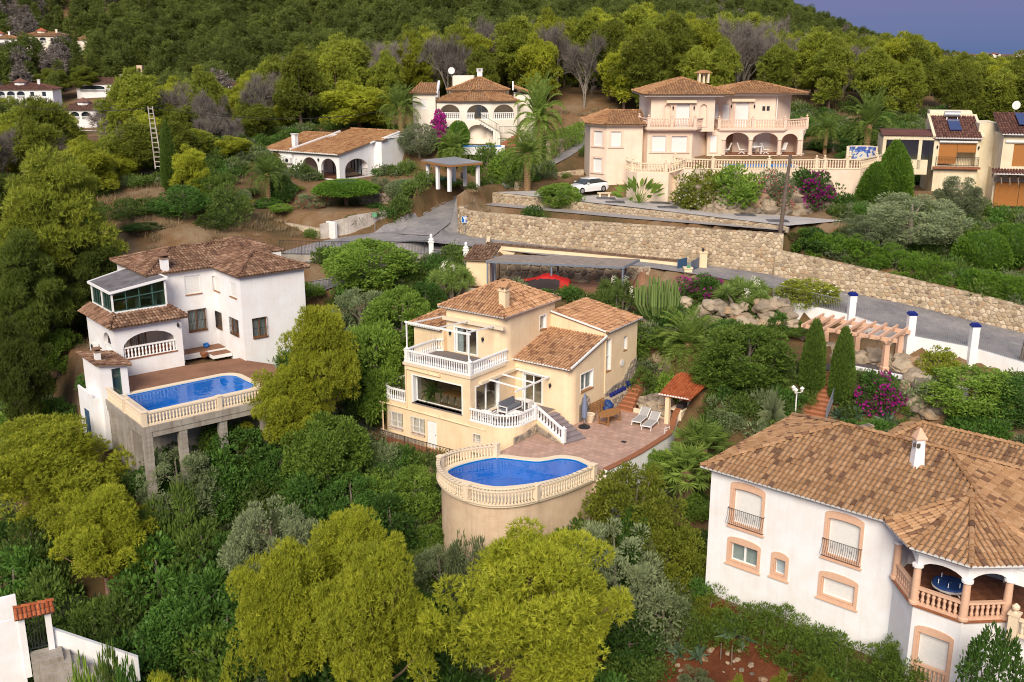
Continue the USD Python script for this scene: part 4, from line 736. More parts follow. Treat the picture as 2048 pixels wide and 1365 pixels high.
t = mthing('garden_armchair', 'white slatted outdoor armchair with its back to the curved balustrade', 'armchair', -3.75,-4.35,1.03,170); k = MB(); k.box(-.4,.4,-.36,.38,.2,.27); [k.box(x - .035, x + .035, y - .035, y + .035,0,.6) for x in (-.38,.38) for y in (-.33,.35)]; [k.box(x - .04, x + .04,-.36,.38,.56,.60) for x in (-.38,.38)]; part(t, 'frame', k, 'paint_white')
for i in range(4): k = MB(); k.box(-.38,.38,.34,.38,.32 + i * .12,.39 + i * .12); part(t, 'slat', k, 'paint_white')
k = MB(); k.box(-.34,.34,-.3,.3,.27,.38); part(t, 'seat_cushion', k, 'fabric_grey')
t = mthing('coffee_table', 'low white outdoor coffee table in front of the grey sofa', 'table', -2.45,-3.1,1.03,-90); k = MB(); k.box(-.5,.5,-.35,.35,.32,.37); part(t, 'tabletop', k, 'paint_white')
for x in (-.45,.45):
	for y in (-.3,.3): k = MB(); k.box(x - .035, x + .035, y - .035, y + .035,0,.32); part(t, 'leg', k, 'paint_white')
t = mthing('side_table', 'small white outdoor side table beside the grey sofa', 'table', -3.4,-.75,1.03); k = MB(); k.box(-.6,.6,-.3,.3,.42,.47); part(t, 'tabletop', k, 'paint_white')
for x in (-.55,.55): k = MB(); k.box(x - .03, x + .03,-.26,.26,0,.42); part(t, 'leg', k, 'paint_white')
# the deck, its walls and the pool
pool_px = [(550,190),(575,165),(640,140),(730,118),(830,104),(950,116),(1050,125),(1120,118),(1180,108),(1240,112),(1290,125),(1345,160),(1280,190),(1200,215),(1100,240),(1000,258),(850,272),(760,264),(680,245),(590,220)]
ring = np.array([FM.on(700 + x / 2.814,880 + y / 2.814, z=-.1)[:2] for x, y in pool_px]); cl = np.vstack([ring, ring[:1]])
kk = smooth_line(np.vstack([ring[-1:], ring, ring[:2]]),4)[4:-4]; pool = Polygon(kk).buffer(0).buffer(.15).buffer(-.15)
if pool.geom_type != 'Polygon': pool = max(pool.geoms, key=lambda g: g.area)
coping = pool.buffer(.38)
deck = Polygon([(-1.2,-7.0),(-1.2,-2.0),(-1.2,.3),(.0,.3),(.0,4.6),(.7,4.9),(.7,5.2),(5.2,5.2),(5.0,8.0),(6.2,8.0),(5.55,5.4),(5.7,4.2),(6.35,2.2),(6.35,-5.6),(5.3,-6.0)]).buffer(0)
k = MB(); dk = deck.difference(coping).buffer(0); dk = max(getattr(dk, 'geoms', [dk]), key=lambda g: g.area); k.prism(Polygon([FM.w(*q)[:2] for q in dk.exterior.coords]),-.25,0.0); solo('terrace_paving', k, 'deck_slabs', 'red brown stamped paving between the cream villa and the kidney shaped pool', kind='structure')
PW = thing('swimming_pool', 'kidney shaped blue pool behind a curved cream balustrade', 'swimming pool', FM.o, FM.ang)
m = M_ext(coping, -1.6,.02) - M_ext(pool, -1.4,.2); part(PW, 'coping', m, 'stone_cream', smooth=30)
k = MB(); k.prism(pool.buffer(-.004),-1.39,-1.36); part(PW, 'basin_floor', k, 'pool_blue'); m = M_ext(pool.buffer(-.004),-1.35,-.06) - M_ext(pool.buffer(-.03),-1.5,.1); part(PW, 'basin_wall', m, 'pool_blue', smooth=30)
k = MB(); k.sheet(pool.buffer(-.006),-.11); part(PW, 'water', k, 'water')
bl = [FM.on(700 + x / 2.814,880 + y / 2.814, z=-.2)[:2] for x, y in ((835,105),(720,118),(600,140),(510,180),(502,240),(560,300),(660,345),(760,370),(860,375),(960,365),(1050,345),(1150,315),(1250,280),(1375,225))]
blc = smooth_line(np.array(bl),5); bls = LineString(blc)
def at_len(px, py): q = FM.on(700 + px / 2.814,880 + py / 2.814, z=-.2); return bls.project(Point(q[:2]))
SW = thing('pool_retaining_wall', 'tall curved ochre rendered wall carrying the kidney shaped pool', 'retaining wall', FM.o, FM.ang)
big = Polygon(list(blc) + [(6.5,-6.3),(6.4,-5.5),(5.0,-5.4),(-.8,-6.0)]).buffer(0).union(coping.buffer(.05)); big = max(getattr(big, 'geoms', [big]), key=lambda g: g.area)
m = M_ext(big.buffer(-.18),-5.6,-.30) - M_ext(pool.buffer(.1),-1.5,1); part(SW, 'wall', m, 'plaster_ochre', smooth=30); m = M_ext(big.buffer(.02),-.30,-.14) - M_ext(pool.buffer(.15),-1.5,1); part(SW, 'ledge', m, 'stone_cream', smooth=30)
balustrade(SW, blc, -.14, 'stone_cream', .92,.2, posts=[.12, at_len(510,180), at_len(660,345), at_len(1050,345), bls.length - .12], post=.34, cap='flat', prof=BAL_PROF2, name='pool_balustrade', w=.24)
gw = smooth_line(np.array([(6.2,-5.9),(6.5,-3),(6.55,0),(6.45,2.0),(5.75,4.0),(5.5,5.0),(5.6,6.5),(6.2,9.5),(6.6,11.0)]),5); GW = thing('garden_wall', 'white garden wall with a brick cap curving along the right of the paved deck', 'wall', FM.o, FM.ang)
L_ = np.concatenate([[0], np.cumsum(np.linalg.norm(np.diff(gw, axis=0), axis=1))]); zt = np.interp(L_, [0,8,9.5,11.5,13,17],[.35,.35,.45,1.0,1.7,1.7])
def ribbon(parent, name, line, z0, z1, t0, t1, material):
	p = np.asarray(line); t = np.gradient(p, axis=0); t /= np.linalg.norm(t, axis=1, keepdims=True); nn = np.column_stack([t[:, 1],-t[:, 0]]); a, b = p + nn * t0, p + nn * t1; n = len(p); k = MB()
	z0, z1 = np.broadcast_to(z0, n), np.broadcast_to(z1, n); v = np.vstack([np.column_stack(q) for q in ((a, z0),(a, z1),(b, z1),(b, z0))]); f = []
	for r in range(4):
		for i in range(n - 1): f.append([r * n + i, r * n + i + 1,((r + 1) % 4) * n + i + 1,((r + 1) % 4) * n + i])
	f += [[0, n, 2 * n, 3 * n],[n - 1,2 * n - 1,3 * n - 1,4 * n - 1]]; k.add(v, f); return part(parent, name, k, material)
ribbon(GW, 'wall', gw, -3.6, zt, -.02,.24, 'plaster_white'); ribbon(GW, 'brick_cap', gw, zt + .002, zt + .07,-.10,.30, 'terracotta_floor')
B = thing('barbecue_shelter', 'small barbecue shelter with a bright orange tiled roof beside the deck', 'shelter', FM.o, FM.ang)
k = MB(); k.box(4.95,5.25,4.35,4.65,0,2.15); part(B, 'post', k, 'plaster_cream'); k = MB(); k.box(4.55,6.1,7.3,7.5,0,2.5); part(B, 'back_wall', k, 'plaster_cream'); k = MB(); k.box(5.0,6.0,5.0,7.2,.85,.95); k.box(5.35,5.95,4.9,7.2,0,.85); part(B, 'worktop', k, 'stone_cream')
Rb = Roof(.2,.3,.075,8); Rb.face([(4.55,4.1,2.15),(6.85,4.3,2.15),(6.9,7.6,2.75),(4.4,7.6,2.75)]); Rb.build(B, 'roof_tile_red', slab_mat='terracotta_bright', plug_mat='paint_white')
k = MB(); k.box(5.4,5.9,5.2,5.9,.95,1.3); k.lathe([(.1,.95),(.12,1.2),(.05,1.35)],(5.6,6.4,0),8); part(B, 'grill', k, 'iron_dark')
S = thing('garden_steps', 'terracotta steps climbing beside the right wall of the cream villa', 'steps', FM.o, FM.ang)
for i in range(9):
	k = MB(); v0 = 4.95 + i * .42; z = .19 * (i + 1); k.box(.75 - i * .03,2.0 - i * .11, v0, v0 + .46,-.3, z - .05); part(S, 'riser', k, 'step_tile'); k = MB(); k.box(.74 - i * .03,2.01 - i * .11, v0 - .02, v0 + .46, z - .05, z); part(S, 'tread', k, 'terracotta_floor')
k = MB(); k.box(.08,.72,4.4,7.4,-.2,.92); part(S, 'stone_shelf', k, 'mortar_stone'); W = Wall((.72,4.4),(.72,7.4)); m = MB(); rng = np.random.RandomState(31)
for c in stone_cells(sbox(0,0,3.0,.92),.3, rng): m.add(*stone_piece(c, rng, .05, lambda s, z, o: W.pt(s, z, -o)))
W = Wall((.08,4.4),(.72,4.4))
for c in stone_cells(sbox(0,0,.64,.92),.3, rng): m.add(*stone_piece(c, rng, .05, lambda s, z, o: W.pt(s, z, -o)))
part(S, 'shelf_stones', m, 'stone_clad', kind='stuff')
for i in range(6): pot(FM.w(.42,4.75 + i * .38,.92),.15 + .02 * (i % 2),.26,['blue glazed pot at the near end of the stone shelf', 'second blue glazed pot from the near end of the stone shelf', 'third blue glazed pot from the near end of the stone shelf', 'fourth blue glazed pot from the near end of the stone shelf', 'fifth blue glazed pot from the near end of the stone shelf', 'blue glazed pot at the far end of the stone shelf'][i], 'tile_blue', group='blue pots on the stone shelf')
pot(FM.w(.5,7.3,.95),.26,.5, 'large dark blue planter where the terracotta steps turn', 'tile_blue'); pot(FM.w(.62,1.55,0),.34,.62, 'big pale ceramic pot beside the folded parasol', 'stone_cream')
k = MB(); k.lathe([(.34,0),(.34,.06),(.06,.10),(.04,.3),(.03,.5),(.17,.7),(.19,1.2),(.12,1.9),(.03,2.35)], n=10)
t = mthing('parasol', 'folded blue grey parasol on a round black base by the house wall', 'parasol', .84,.45,0); k = MB(); k.lathe([(.42,0),(.40,.09),(.1,.12),(.05,.3)], n=14); part(t, 'base', k, 'plastic_black'); k = MB(); k.tube([(0,0,.1),(0,0,2.5)],.03,6); part(t, 'pole', k, 'galvanised'); k = MB(); k.lathe([(.06,.55),(.17,.75),(.19,1.3),(.13,2.0),(.05,2.42)], n=9); part(t, 'canopy', k, 'fabric_blue_grey')
t = mthing('garden_table', 'oval teak garden table beside the house wall', 'table', 1.75,2.3,0,5); k = MB(); el = Point(0,0).buffer(1.0,10); k.prism(affinity.scale(el, .58,1.05),.70,.735); part(t, 'tabletop', k, 'wood_teak')
for x in (-.4,.4):
	for y in (-.7,.7): k = MB(); k.box(x - .035, x + .035, y - .035, y + .035,0,.7); part(t, 'leg', k, 'wood_teak')
k = MB(); k.box(-.42,.42,-.72,-.66,.1,.16); k.box(-.42,.42,.66,.72,.1,.16); k.box(-.03,.03,-.7,.7,.11,.15); part(t, 'stretcher', k, 'wood_teak')
for i in range(4):
	t = mthing('folded_chair', ['leaning folded teak chair nearest the parasol', 'second leaning folded teak chair from the parasol', 'third leaning folded teak chair from the parasol', 'leaning folded teak chair farthest from the parasol'][i], 'chair', .14,2.35 + i * .5,0,4 * (i % 2), group='folded teak chairs against the house wall'); k = MB()
	for y in (-.2,.2): k.bar((.32, y, 0),(.06, y, 1.05),.04,.05)
	part(t, 'frame', k, 'wood_teak')
	for j in range(5): k = MB(); z = .45 + j * .13; x = .32 - .26 * z / 1.05; k.box(x - .012, x + .012,-.18,.18, z, z + .08); part(t, 'slat', k, 'wood_teak')
t = mthing('covered_grill', 'small object under a dark blue cloth by the foot of the steps', 'covered grill', .45,4.3,0); v, f = rock(np.random.RandomState(4),.38,1.1); part(t, 'cloth', (v + [0,0,.38], f), 'cloth_blue', smooth=True)
for i, (u, v) in enumerate(((3.45,3.75),(4.45,3.35))):
	t = mthing('sun_lounger', ['grey sling sun lounger nearer the steps', 'grey sling sun lounger nearer the white garden wall'][i], 'sun lounger', u, v, 0,-8, group='pair of sun loungers on the deck'); k = MB()
	for x in (-.32,.32): k.bar((x, -1.0,.30),(x, .35,.30),.04,.05); k.bar((x, .35,.30),(x, 1.0,.72),.04,.05)
	k.bar((-.32,-1.0,.3),(.32,-1.0,.3),.04,.05); k.bar((-.32,1.0,.72),(.32,1.0,.72),.04,.05); part(t, 'frame', k, 'paint_white')
	for x in (-.32,.32):
		for y in (-.85,.45): k = MB(); k.bar((x, y, .29),(x * 1.05, y + (.12 if y > 0 else -.1),0),.04,.04); part(t, 'leg', k, 'paint_white')
	k = MB(); k.box(-.30,.30,-.98,.35,.325,.34); part(t, 'seat', k, 'fabric_sling'); k = MB(); k.bar((0,.35,.335),(0,.99,.75),.60,.015); part(t, 'backrest', k, 'fabric_sling')
t = mthing('folding_frame', 'white folding frame leaning on the low garden wall', 'folding frame', 6.15,2.3,0,20); k = MB(); [k.bar((0, y, 0),(.12, y, .7),.03,.03) for y in (-.2,.2)]; part(t, 'upright', k, 'paint_white')
for z in (.2,.4,.6): k = MB(); k.bar((.12 * z / .7,-.2, z),(.12 * z / .7,.2, z),.03,.03); part(t, 'rung', k, 'paint_white')
k = MB(); k.box(4.25,4.6,-.55,-.2,.003,.012); v, f = k.get(); v = np.array([FM.w(*q) for q in v]); solo('drain_cover', (v, f), 'iron_dark', 'small square drain cover in the deck paving', 'drain cover')
k = MB(); k.prism(Polygon([FM.w(*q)[:2] for q in rect(-14.5,-4.4,-6.6,-5.2)]),-2.4,-1.82); solo('path', k, 'terracotta_floor', 'terracotta path below the ground floor windows of the cream villa', kind='structure')
F_ = thing('iron_fence', 'dark iron fence along the path below the cream villa', 'fence', FM.o, FM.ang); railing(F_, [(-14.4,-5.0),(-13.9,-6.5),(-4.6,-6.5)],-1.82,1.0,.125)
k = MB(); k.box(-14.3,-4.4,-6.75,-6.6,-4.2,-1.86)
for i in range(28): k.box(-14.2 + i * .35,-14.1 + i * .35,-6.83,-6.74,-4.2,-1.9)
part(F_, 'base_wall', k, 'concrete_raw')
bw = thing('bed_kerb', 'low cream kerb in front of the boulders at the back of the deck', 'kerb', FM.o, FM.ang); k = MB(); k.box(2.05,4.6,5.15,5.35,-.2,.28); part(bw, 'kerb', k, 'stone_cream')
# white house at the lower right
H2 = house_thing('white_villa', 'white villa with pink window surrounds and an octagonal tiled porch in the lower right corner', 'house', FR)
EV = 3.35
body = M_ext([(0,0),(10.05,0),(10.3,-.05),(11.98,-1.95),(14.2,-1.97),(15.6,-.55),(17.5,-.55),(17.5,9.8),(0,9.8)],-6.0, EV)
rear = M_ext(rect(5.0,18.5,9.0,14.5),-1.0,2.7)
w0 = Wall((0,0),(10.05,0)); wbay = [Wall((10.3,-.05),(11.98,-1.95)), Wall((11.98,-1.95),(14.2,-1.97)), Wall((14.2,-1.97),(15.6,-.55))]
openings = [(1.39,3.11,.47,2.57),(1.39,3.06,-1.75,-.62),(4.02,4.68,-1.62,-.68),(6.76,8.46,.45,2.55),(6.70,8.46,-1.85,-.78)]
cuts = [w0.hole(a, b, c, d, .4, arch(a, b, c, d + .12,.12)) for a, b, c, d in openings] + [wbay[1].hole(.35,1.85,-3.3,-.75,.4)]
porch = [(10.32,.05),(11.98,-1.80),(14.18,-1.82),(15.55,-.45),(17.6,-.45),(17.6,3.0),(11.8,3.0),(10.32,1.6)]
cuts += [M_ext(porch, .5,3.05), M_ext(Polygon([(10.33,-.1),(11.98,-1.96),(14.2,-1.98),(15.62,-.56),(17.6,-.56)] + [(17.6,1),(10.33,1)]).buffer(.3),.5,2.25)]
for W in wbay: cuts.append(W.hole(.12, W.L - .12,1.6,2.78,.6, arch(.12, W.L - .12,1.6,2.78,.5)))
cuts[-4] = M_ext(Polygon([(10.2,-.2),(11.98,-2.2),(14.2,-2.2),(15.8,-.6),(17.9,-.6),(17.9,2.9),(11.8,2.9),(10.36,1.5)]),.5,2.27)
body = manifold3d.Manifold.batch_boolean([U(body, rear)] + cuts, manifold3d.OpType.Subtract)
part(H2, 'wall', body, 'plaster_white', smooth=20)
def surr(W, a, b, c, d, **k): return window(H2, W, a, b, c, d, surround='stone_pink', frame='paint_white', **k)
p = surr(w0, *openings[0], kind='shutter', head=.12); belly_rail(p, w0,1.2,3.3,.42,.95)
surr(w0, *openings[1], kind='sash', curtain=True, fw=.09); surr(w0, *openings[2], kind='sash', leaves=1, fw=.07, sw=.17)
p = surr(w0, *openings[3], kind='shutter', head=.12); belly_rail(p, w0,6.6,8.62,.40,.95); surr(w0, *openings[4], kind='shutter')
p = surr(wbay[1],.38,1.82,-3.3,-.78, kind='shutter')
balustrade(H2,[wbay[1].pt(.40,0,.02)[:2], wbay[1].pt(1.80,0,.02)[:2]],-3.3, 'stone_pink', .92,.2, prof=BAL_PROF2, name='window_balustrade')
pf = Polygon(porch); k = MB(); k.prism(pf.buffer(.02),.46,.503); fl = part(H2, 'porch_floor', k, 'mortar_dark')
for i in range(18):
	for j in range(12):
		c = affinity.translate(sbox(-.205,-.205,.205,.205),10.4 + i * .42,-1.9 + j * .42).intersection(pf)
		if c.area > .03 and c.geom_type == 'Polygon': k = MB(); k.prism(c, .504,.515); part(fl, 'floor_tile', k, ['tile_floor_a', 'tile_floor_b'][(i * 7 + j * 3) % 2])
cols = [(10.42,-.18),(11.98,-1.88),(14.18,-1.90),(15.55,-.52),(17.2,-.6)]
for x, y in cols:
	k = MB(); k.lathe([(.25,.5),(.25,.62),(.19,.66),(.185,1.6),(.165,2.32)],(x, y, 0),14); cp_ = part(H2, 'column', k, 'stone_pink', smooth=35); k = MB(); k.lathe([(.17,2.30),(.26,2.36),(.26,2.46)],(x, y, 0),14); part(cp_, 'capital', k, 'plaster_white')
for (a, b) in zip(cols[:3], cols[1:4]): balustrade(H2,[a, b],.5, 'stone_pink', .86,.245, prof=BAL_PROF2, name='porch_balustrade', w=.22, scale=1.15)
k = MB()
for W, (a, b) in zip(wbay, zip(cols[:3], cols[1:4])): k.bar((*a, .44),(*b, .44),.36,.10)
part(H2, 'porch_edge', k, 'terracotta_floor')
k = MB(); k.box(11.3,12.9,2.86,2.94,.5,2.4); part(H2, 'room_wall', k, 'stone_pink'); k = MB(); k.box(13.4,15.6,2.84,2.90,.55,2.5); pp = part(H2, 'glass_door', k, 'window_glass'); k = MB(); [k.box(x, x + .08,2.80,2.88,.5,2.55) for x in (13.35,14.45,15.55)]; k.box(13.35,15.63,2.8,2.88,2.45,2.55); part(pp, 'frame', k, 'paint_white')
lantern(H2, Wall((10.36,1.5),(11.8,2.9)),.7,1.9)
R = Roof(.265,.40,.105,5); R.face([(-.45,-.42, EV),(16.1,-.42, EV),(10.6,4.9,5.55),(4.85,4.9,5.55)]); R.face([(-.45,10.25, EV),(-.45,-.42, EV),(4.85,4.9,5.55)], plugs=False); R.face([(16.1,-.42, EV),(16.1,10.25, EV),(10.6,4.9,5.55)], plugs=False); R.face([(16.1,10.25, EV),(-.45,10.25, EV),(4.85,4.9,5.55),(10.6,4.9,5.55)], plugs=False)
for a, b in (((-.45,-.42, EV + .04),(4.85,4.9,5.6)),((-.45,10.25, EV + .04),(4.85,4.9,5.6)),((4.85,4.9,5.6),(10.6,4.9,5.6)),((16.1,-.42, EV + .04),(10.6,4.9,5.6)),((16.1,10.25, EV + .04),(10.6,4.9,5.6))): R.line(a, b)
pk = np.array((12.75,2.1,4.75)); ev = [(9.75,-.5,3.36),(11.7,-2.45,3.40),(14.4,-2.48,3.40),(16.6,-.35,3.38)]
for a, b in zip(ev[:-1], ev[1:]): R.face([a, b, tuple(pk)])
for e in ev[1:3]: R.line(np.array(e) + [0,0,.05], pk + [0,0,.05])
R.line(np.array(ev[0]) + [0,0,.06], pk + [0,0,.05]); R.line(np.array(ev[3]) + [0,0,.06], pk + [0,0,.05])
R.build(H2, 'roof_tile_right', FR, 300, plug_mat='paint_white')
R = Roof(.265,.40,.105,6); R.face([(4.6,8.6,2.75),(20,8.6,2.75),(20,12.3,4.0),(6.6,12.3,4.0)], plugs=False); R.face([(4.6,15.2,2.75),(4.6,8.6,2.75),(6.6,12.3,4.0)], plugs=False); R.line((6.6,12.3,4.05),(20,12.3,4.05)); R.line((4.6,8.6,2.8),(6.6,12.3,4.05)); R.line((8.2,8.8,2.95),(8.2,12.3,4.1)); R.build(H2, 'roof_tile_right', name='rear_roof')
k = MB(); k.prism(Polygon([(10.1,-.1),(11.95,-2.1),(14.25,-2.12),(15.75,-.62),(17.5,-.62),(17.5,3),(10.1,3)]),3.05,3.32); part(H2, 'porch_ceiling', k, 'plaster_white')
c = np.array((9.55,3.55)); k = MB(); k.lathe([(.44,4.3),(.36,5.35),(.30,6.35)],(*c, 0),4); ch = part(H2, 'chimney', k, 'plaster_white'); k = MB(); k.lathe([(.34,6.35),(.42,6.38),(.42,6.44),(.04,6.95)],(*c, 0),4); part(ch, 'chimney_cap', k, 'stone_pink')
k = MB(); [k.box(c[0] + x - .06, c[0] + x + .06, c[1] - .36, c[1] - .2,6.0,6.2) for x in (-.10,.10)]; part(ch, 'vent', k, 'room_dark')
t = thing('covered_table', 'round table under a dark blue cover on the octagonal tiled porch', 'table', FR.w(13.0,-.35,.52), FR.ang); k = MB(); k.lathe([(.72,.60),(.78,.66),(.76,.72),(.68,.74)], n=20); part(t, 'tabletop', k, 'cloth_blue', smooth=40); m = trimesh.creation.icosphere(2,1.0); v = m.vertices * [.82,.82,.14] + [0,0,.58]; v[:, 2] += (meshkit.noise(m.vertices * 4) - .5) * .08; part(t, 'cover', (v, m.faces), 'fabric_sling', smooth=True)
for a in np.arange(4) * math.pi / 2 + .5: k = MB(); k.bar((.1 * math.cos(a),.1 * math.sin(a),.55),(.5 * math.cos(a),.5 * math.sin(a),.02),.06,.05); part(t, 'leg', k, 'paint_white')
k = MB(); [k.tube([(x, y, .72),(x, y, .95)],.02,5) for x, y in ((-.4,-.4),(.1,-.55),(.5,-.2),(-.5,.3))]; part(t, 'pegs', k, 'paint_white')
t = thing('gate_pillar', 'cream pillar with a ball finial at the right end of the porch', 'pillar', FR.w(16.05,-1.0,.2), FR.ang); k = MB(); k.box(-.2,.2,-.2,.2,-.6,.9); k.box(-.25,.25,-.25,.25,.9,.98); part(t, 'shaft', k, 'stone_cream'); k = MB(); k.lathe([(.1,.98),(.07,1.06),(.17,1.2),(.17,1.3),(.02,1.44)], n=10); part(t, 'finial', k, 'stone_cream')
balustrade(t, [(.25,0),(2.4,.1)],-.1, 'stone_cream', .86,.24, prof=BAL_PROF2, name='balustrade', w=.2)
# white house with the square pool, at the left
H3 = house_thing('pool_villa', 'white villa with a glazed roof room and brown tiled roofs beside the square pool', 'house', FL)
shell = U(M_ext(rect(0,5.2,0,9),-2,6.42), M_ext(rect(-5,.2,4.7,11.5),-1,6.42), M_ext(rect(-8.85,-4.0,1.7,7.6),-3.5,3.78), M_ext(rect(2.0,7.6,8.5,14.3),1.0,6.1))
wa, ws, wi, wblank, wal = Wall((-8.85,1.7),(-4.0,1.7)), Wall((0,9.0),(0,0)), Wall((-5,4.7),(0,4.7)), Wall((0,0),(5.2,0)), Wall((-8.85,7.6),(-8.85,1.7))
cuts = [M_box(-8.55,-4.3,2.0,4.6,1.28,3.55), wa.hole(.55,4.35,1.28,3.0,.6, arch(.55,4.35,1.28,3.02,1.0)), wal.hole(3.5,5.1,1.28,2.9,.6, arch(3.5,5.1,1.28,3.0,.8)),
		ws.hole(4.2,5.27,4.55,5.68,.3), ws.hole(7.06,8.24,4.60,5.72,.3), ws.hole(3.84,5.2,1.62,2.92,.35), ws.hole(6.75,8.2,1.7,2.94,.35),
		wi.hole(2.68,3.94,4.5,5.94,.3), wi.hole(2.7,4.15,1.6,3.28,.35), wblank.hole(.72,1.9,1.6,3.1,.35)]
shell = manifold3d.Manifold.batch_boolean([shell] + cuts, manifold3d.OpType.Subtract); part(H3, 'wall', shell, 'plaster_white', smooth=20)
for W, a in ((ws, (4.22,5.25,4.57,5.66)),(ws, (7.08,8.22,4.62,5.70)),(wi, (2.70,3.92,4.52,5.92))): window(H3, W, *a, kind='shutter', sill='wood_teak', depth=.1)
for W, a in ((ws, (3.86,5.18,1.64,2.90)),(ws, (6.77,8.18,1.72,2.92)),(wi, (2.72,4.13,1.62,3.26)),(wblank, (.74,1.88,1.62,3.08))): window(H3, W, *a, kind='sash', sill='wood_teak', grille=True, frame='wood_teak', curtain=True, depth=.15)
k = MB(); k.box(-8.0,-4.4,4.56,4.598,1.3,3.5); part(H3, 'porch_back', k, 'plaster_warm_white')
p = window(H3, Wall((-8.85,4.55),(-4,4.55)),.9,3.2,1.3,3.25, 'door', .02, leaves=4, frame='wood_teak', back='room_warm', name='glass_door')
k = MB(); Wg = Wall((-8.85,4.5),(-4,4.5)); [k.bar(Wg.pt(x, 1.3,0), Wg.pt(x, 3.2,0),.02,.02, up=(0,1,0)) for x in np.arange(1.0,3.2,.13)]; part(p, 'grille', k, 'iron_dark')
k = MB(); k.prism(Polygon(rect(-8.5,-4.35,2.05,4.55)),1.285,1.30); part(H3, 'porch_floor', k, 'terracotta_floor')
balustrade(H3,[(-8.3,1.86),(-4.5,1.86)],1.28, 'paint_white', .80,.26, prof=BAL_PROF2, name='porch_balustrade', base=False); balustrade(H3,[(-8.7,4.05),(-8.7,2.55)],1.28, 'paint_white', .8,.26, prof=BAL_PROF2, name='porch_balustrade', base=False)
k = MB(); wa.box(k, .5,4.4,1.19,1.275,-.06,.02); part(H3, 'porch_sill', k, 'terracotta_floor'); lantern(H3, wa, 4.55,3.15)
R = Roof(.24,.36,.095,11); a = [(-9.25,1.28,3.72),(-3.6,1.28,3.72),(-4.35,3.0,4.32),(-8.35,3.0,4.32)]; R.face(a); R.face([(-9.25,8.0,3.72),(-9.25,1.28,3.72),(-8.35,3.0,4.32),(-8.35,8.0,4.32)]); R.face([(-3.6,1.28,3.72),(-3.6,4.7,3.72),(-4.35,4.7,4.32),(-4.35,3.0,4.32)])
R.line((-9.25,1.28,3.76),(-8.35,3.0,4.36)); R.line((-3.6,1.28,3.76),(-4.35,3.0,4.36)); R.build(H3, 'roof_tile_left', name='porch_roof', plug_mat=None)
E_, RH = 6.45,7.55
R = Roof(.24,.37,.092,12); c1, c2 = (2.6,2.95, RH),(2.6,8.1, RH); l1 = (-1.9,8.1, RH)
R.face([(-.35,-.35, E_),(5.55,-.35, E_), c1]); R.face([(-.35,4.35, E_),(-.35,-.35, E_), c1, c2]); R.face([(5.55,-.35, E_),(5.55,9.4, E_), c2, c1], plugs=False); R.face([(-5.35,4.35, E_),(-.35,4.35, E_), c2, l1]); R.face([(-5.35,11.85, E_),(-5.35,4.35, E_), l1], plugs=False); R.face([(5.55,11.85, E_),(-5.35,11.85, E_), l1, c2], plugs=False)
for p_, q_ in (((-.35,-.35, E_ + .04), c1),((5.55,-.35, E_ + .04), c1),(c1, c2),(l1, c2),((-5.35,4.35, E_ + .04), l1),((-5.35,11.85, E_ + .04), l1)): R.line(p_, np.array(q_) + [0,0,.05])
R.build(H3, 'roof_tile_left', plug_mat=None); R = Roof(.24,.37,.092,13); hip(R, 2.0,7.6,8.8,14.3,6.15,1.0,.3, plugs=False, along='v'); R.build(H3, 'roof_tile_left', plug_mat=None, name='rear_roof')
k = MB(); k.box(-3.95,-3.45,4.55,5.05,6.2,7.5); ch = part(H3, 'chimney', k, 'plaster_white'); k = MB(); k.box(-4.05,-3.35,4.45,5.15,7.5,7.56); [k.box(u, u + .12, v, v + .12,7.56,7.75) for u in (-3.95,-3.57) for v in (4.55,4.93)]; k.box(-4.1,-3.3,4.4,5.2,7.75,7.83); part(ch, 'chimney_cap', k, 'roof_tile_left')
k = MB(); zL, zR = 5.78,6.32; C = [(-8.3,3.06),(-4.45,3.06),(-4.45,4.65),(-8.3,7.4)]
for x, y, z in ((-8.3,3.06, zL),(-4.45,3.06, zR),(-8.3,7.4, zL),(-8.3,5.2, zL)): k.box(x - .06, x + .06, y - .06, y + .06,4.2, z)
for p_, q_ in (((-8.3,3.06),(-4.45,3.06)),((-8.3,7.4),(-8.3,3.06))):
	k.bar((*p_, 4.34),(*q_, 4.34),.14,.22); k.bar((*p_, zL),(*q_, zR if q_[0] > -5 else zL),.14,.14)
gr = part(H3, 'roof_room_frame', k, 'paint_white'); k = MB()
for x in np.linspace(-8.3,-4.45,5)[1:-1]: z = np.interp(x, [-8.3,-4.45],[zL, zR]); k.box(x - .035, x + .035,3.03,3.09,4.4, z - .05)
for y in np.linspace(3.06,7.4,9)[1:-1]: k.box(-8.33,-8.27, y - .03, y + .03,4.4, zL - .05)
k.bar((-8.3,3.05,5.3),(-4.45,3.05,5.5),.06,.07); k.box(-8.25,-4.5,3.03,3.08,4.44,4.52); k.box(-8.33,-8.27,3.1,7.4,4.44,4.52); part(gr, 'mullions', k, 'frame_green'); k = MB(); k.wall((-8.3,3.06),(-4.45,3.06), Polygon([(0,4.4),(3.85,4.4),(3.85, zR),(0, zL)]),.01); k.wall((-8.3,7.4),(-8.3,3.06), Polygon([(0,4.4),(4.34,4.4),(4.34, zL),(0, zL)]),.01); part(gr, 'pane', k, 'glass_green')
k = MB(); k.add([(-8.45,2.9, zL + .05),(-4.3,2.9, zR + .05),(-4.3,9.0, zR + .05),(-8.45,7.6, zL + .05),(-8.45,2.9, zL + .12),(-4.3,2.9, zR + .12),(-4.3,9.0, zR + .12),(-8.45,7.6, zL + .12)],[[0,3,2,1],[4,5,6,7],[0,1,5,4],[1,2,6,5],[2,3,7,6],[3,0,4,7]]); part(H3, 'felt_roof', k, 'roof_felt')
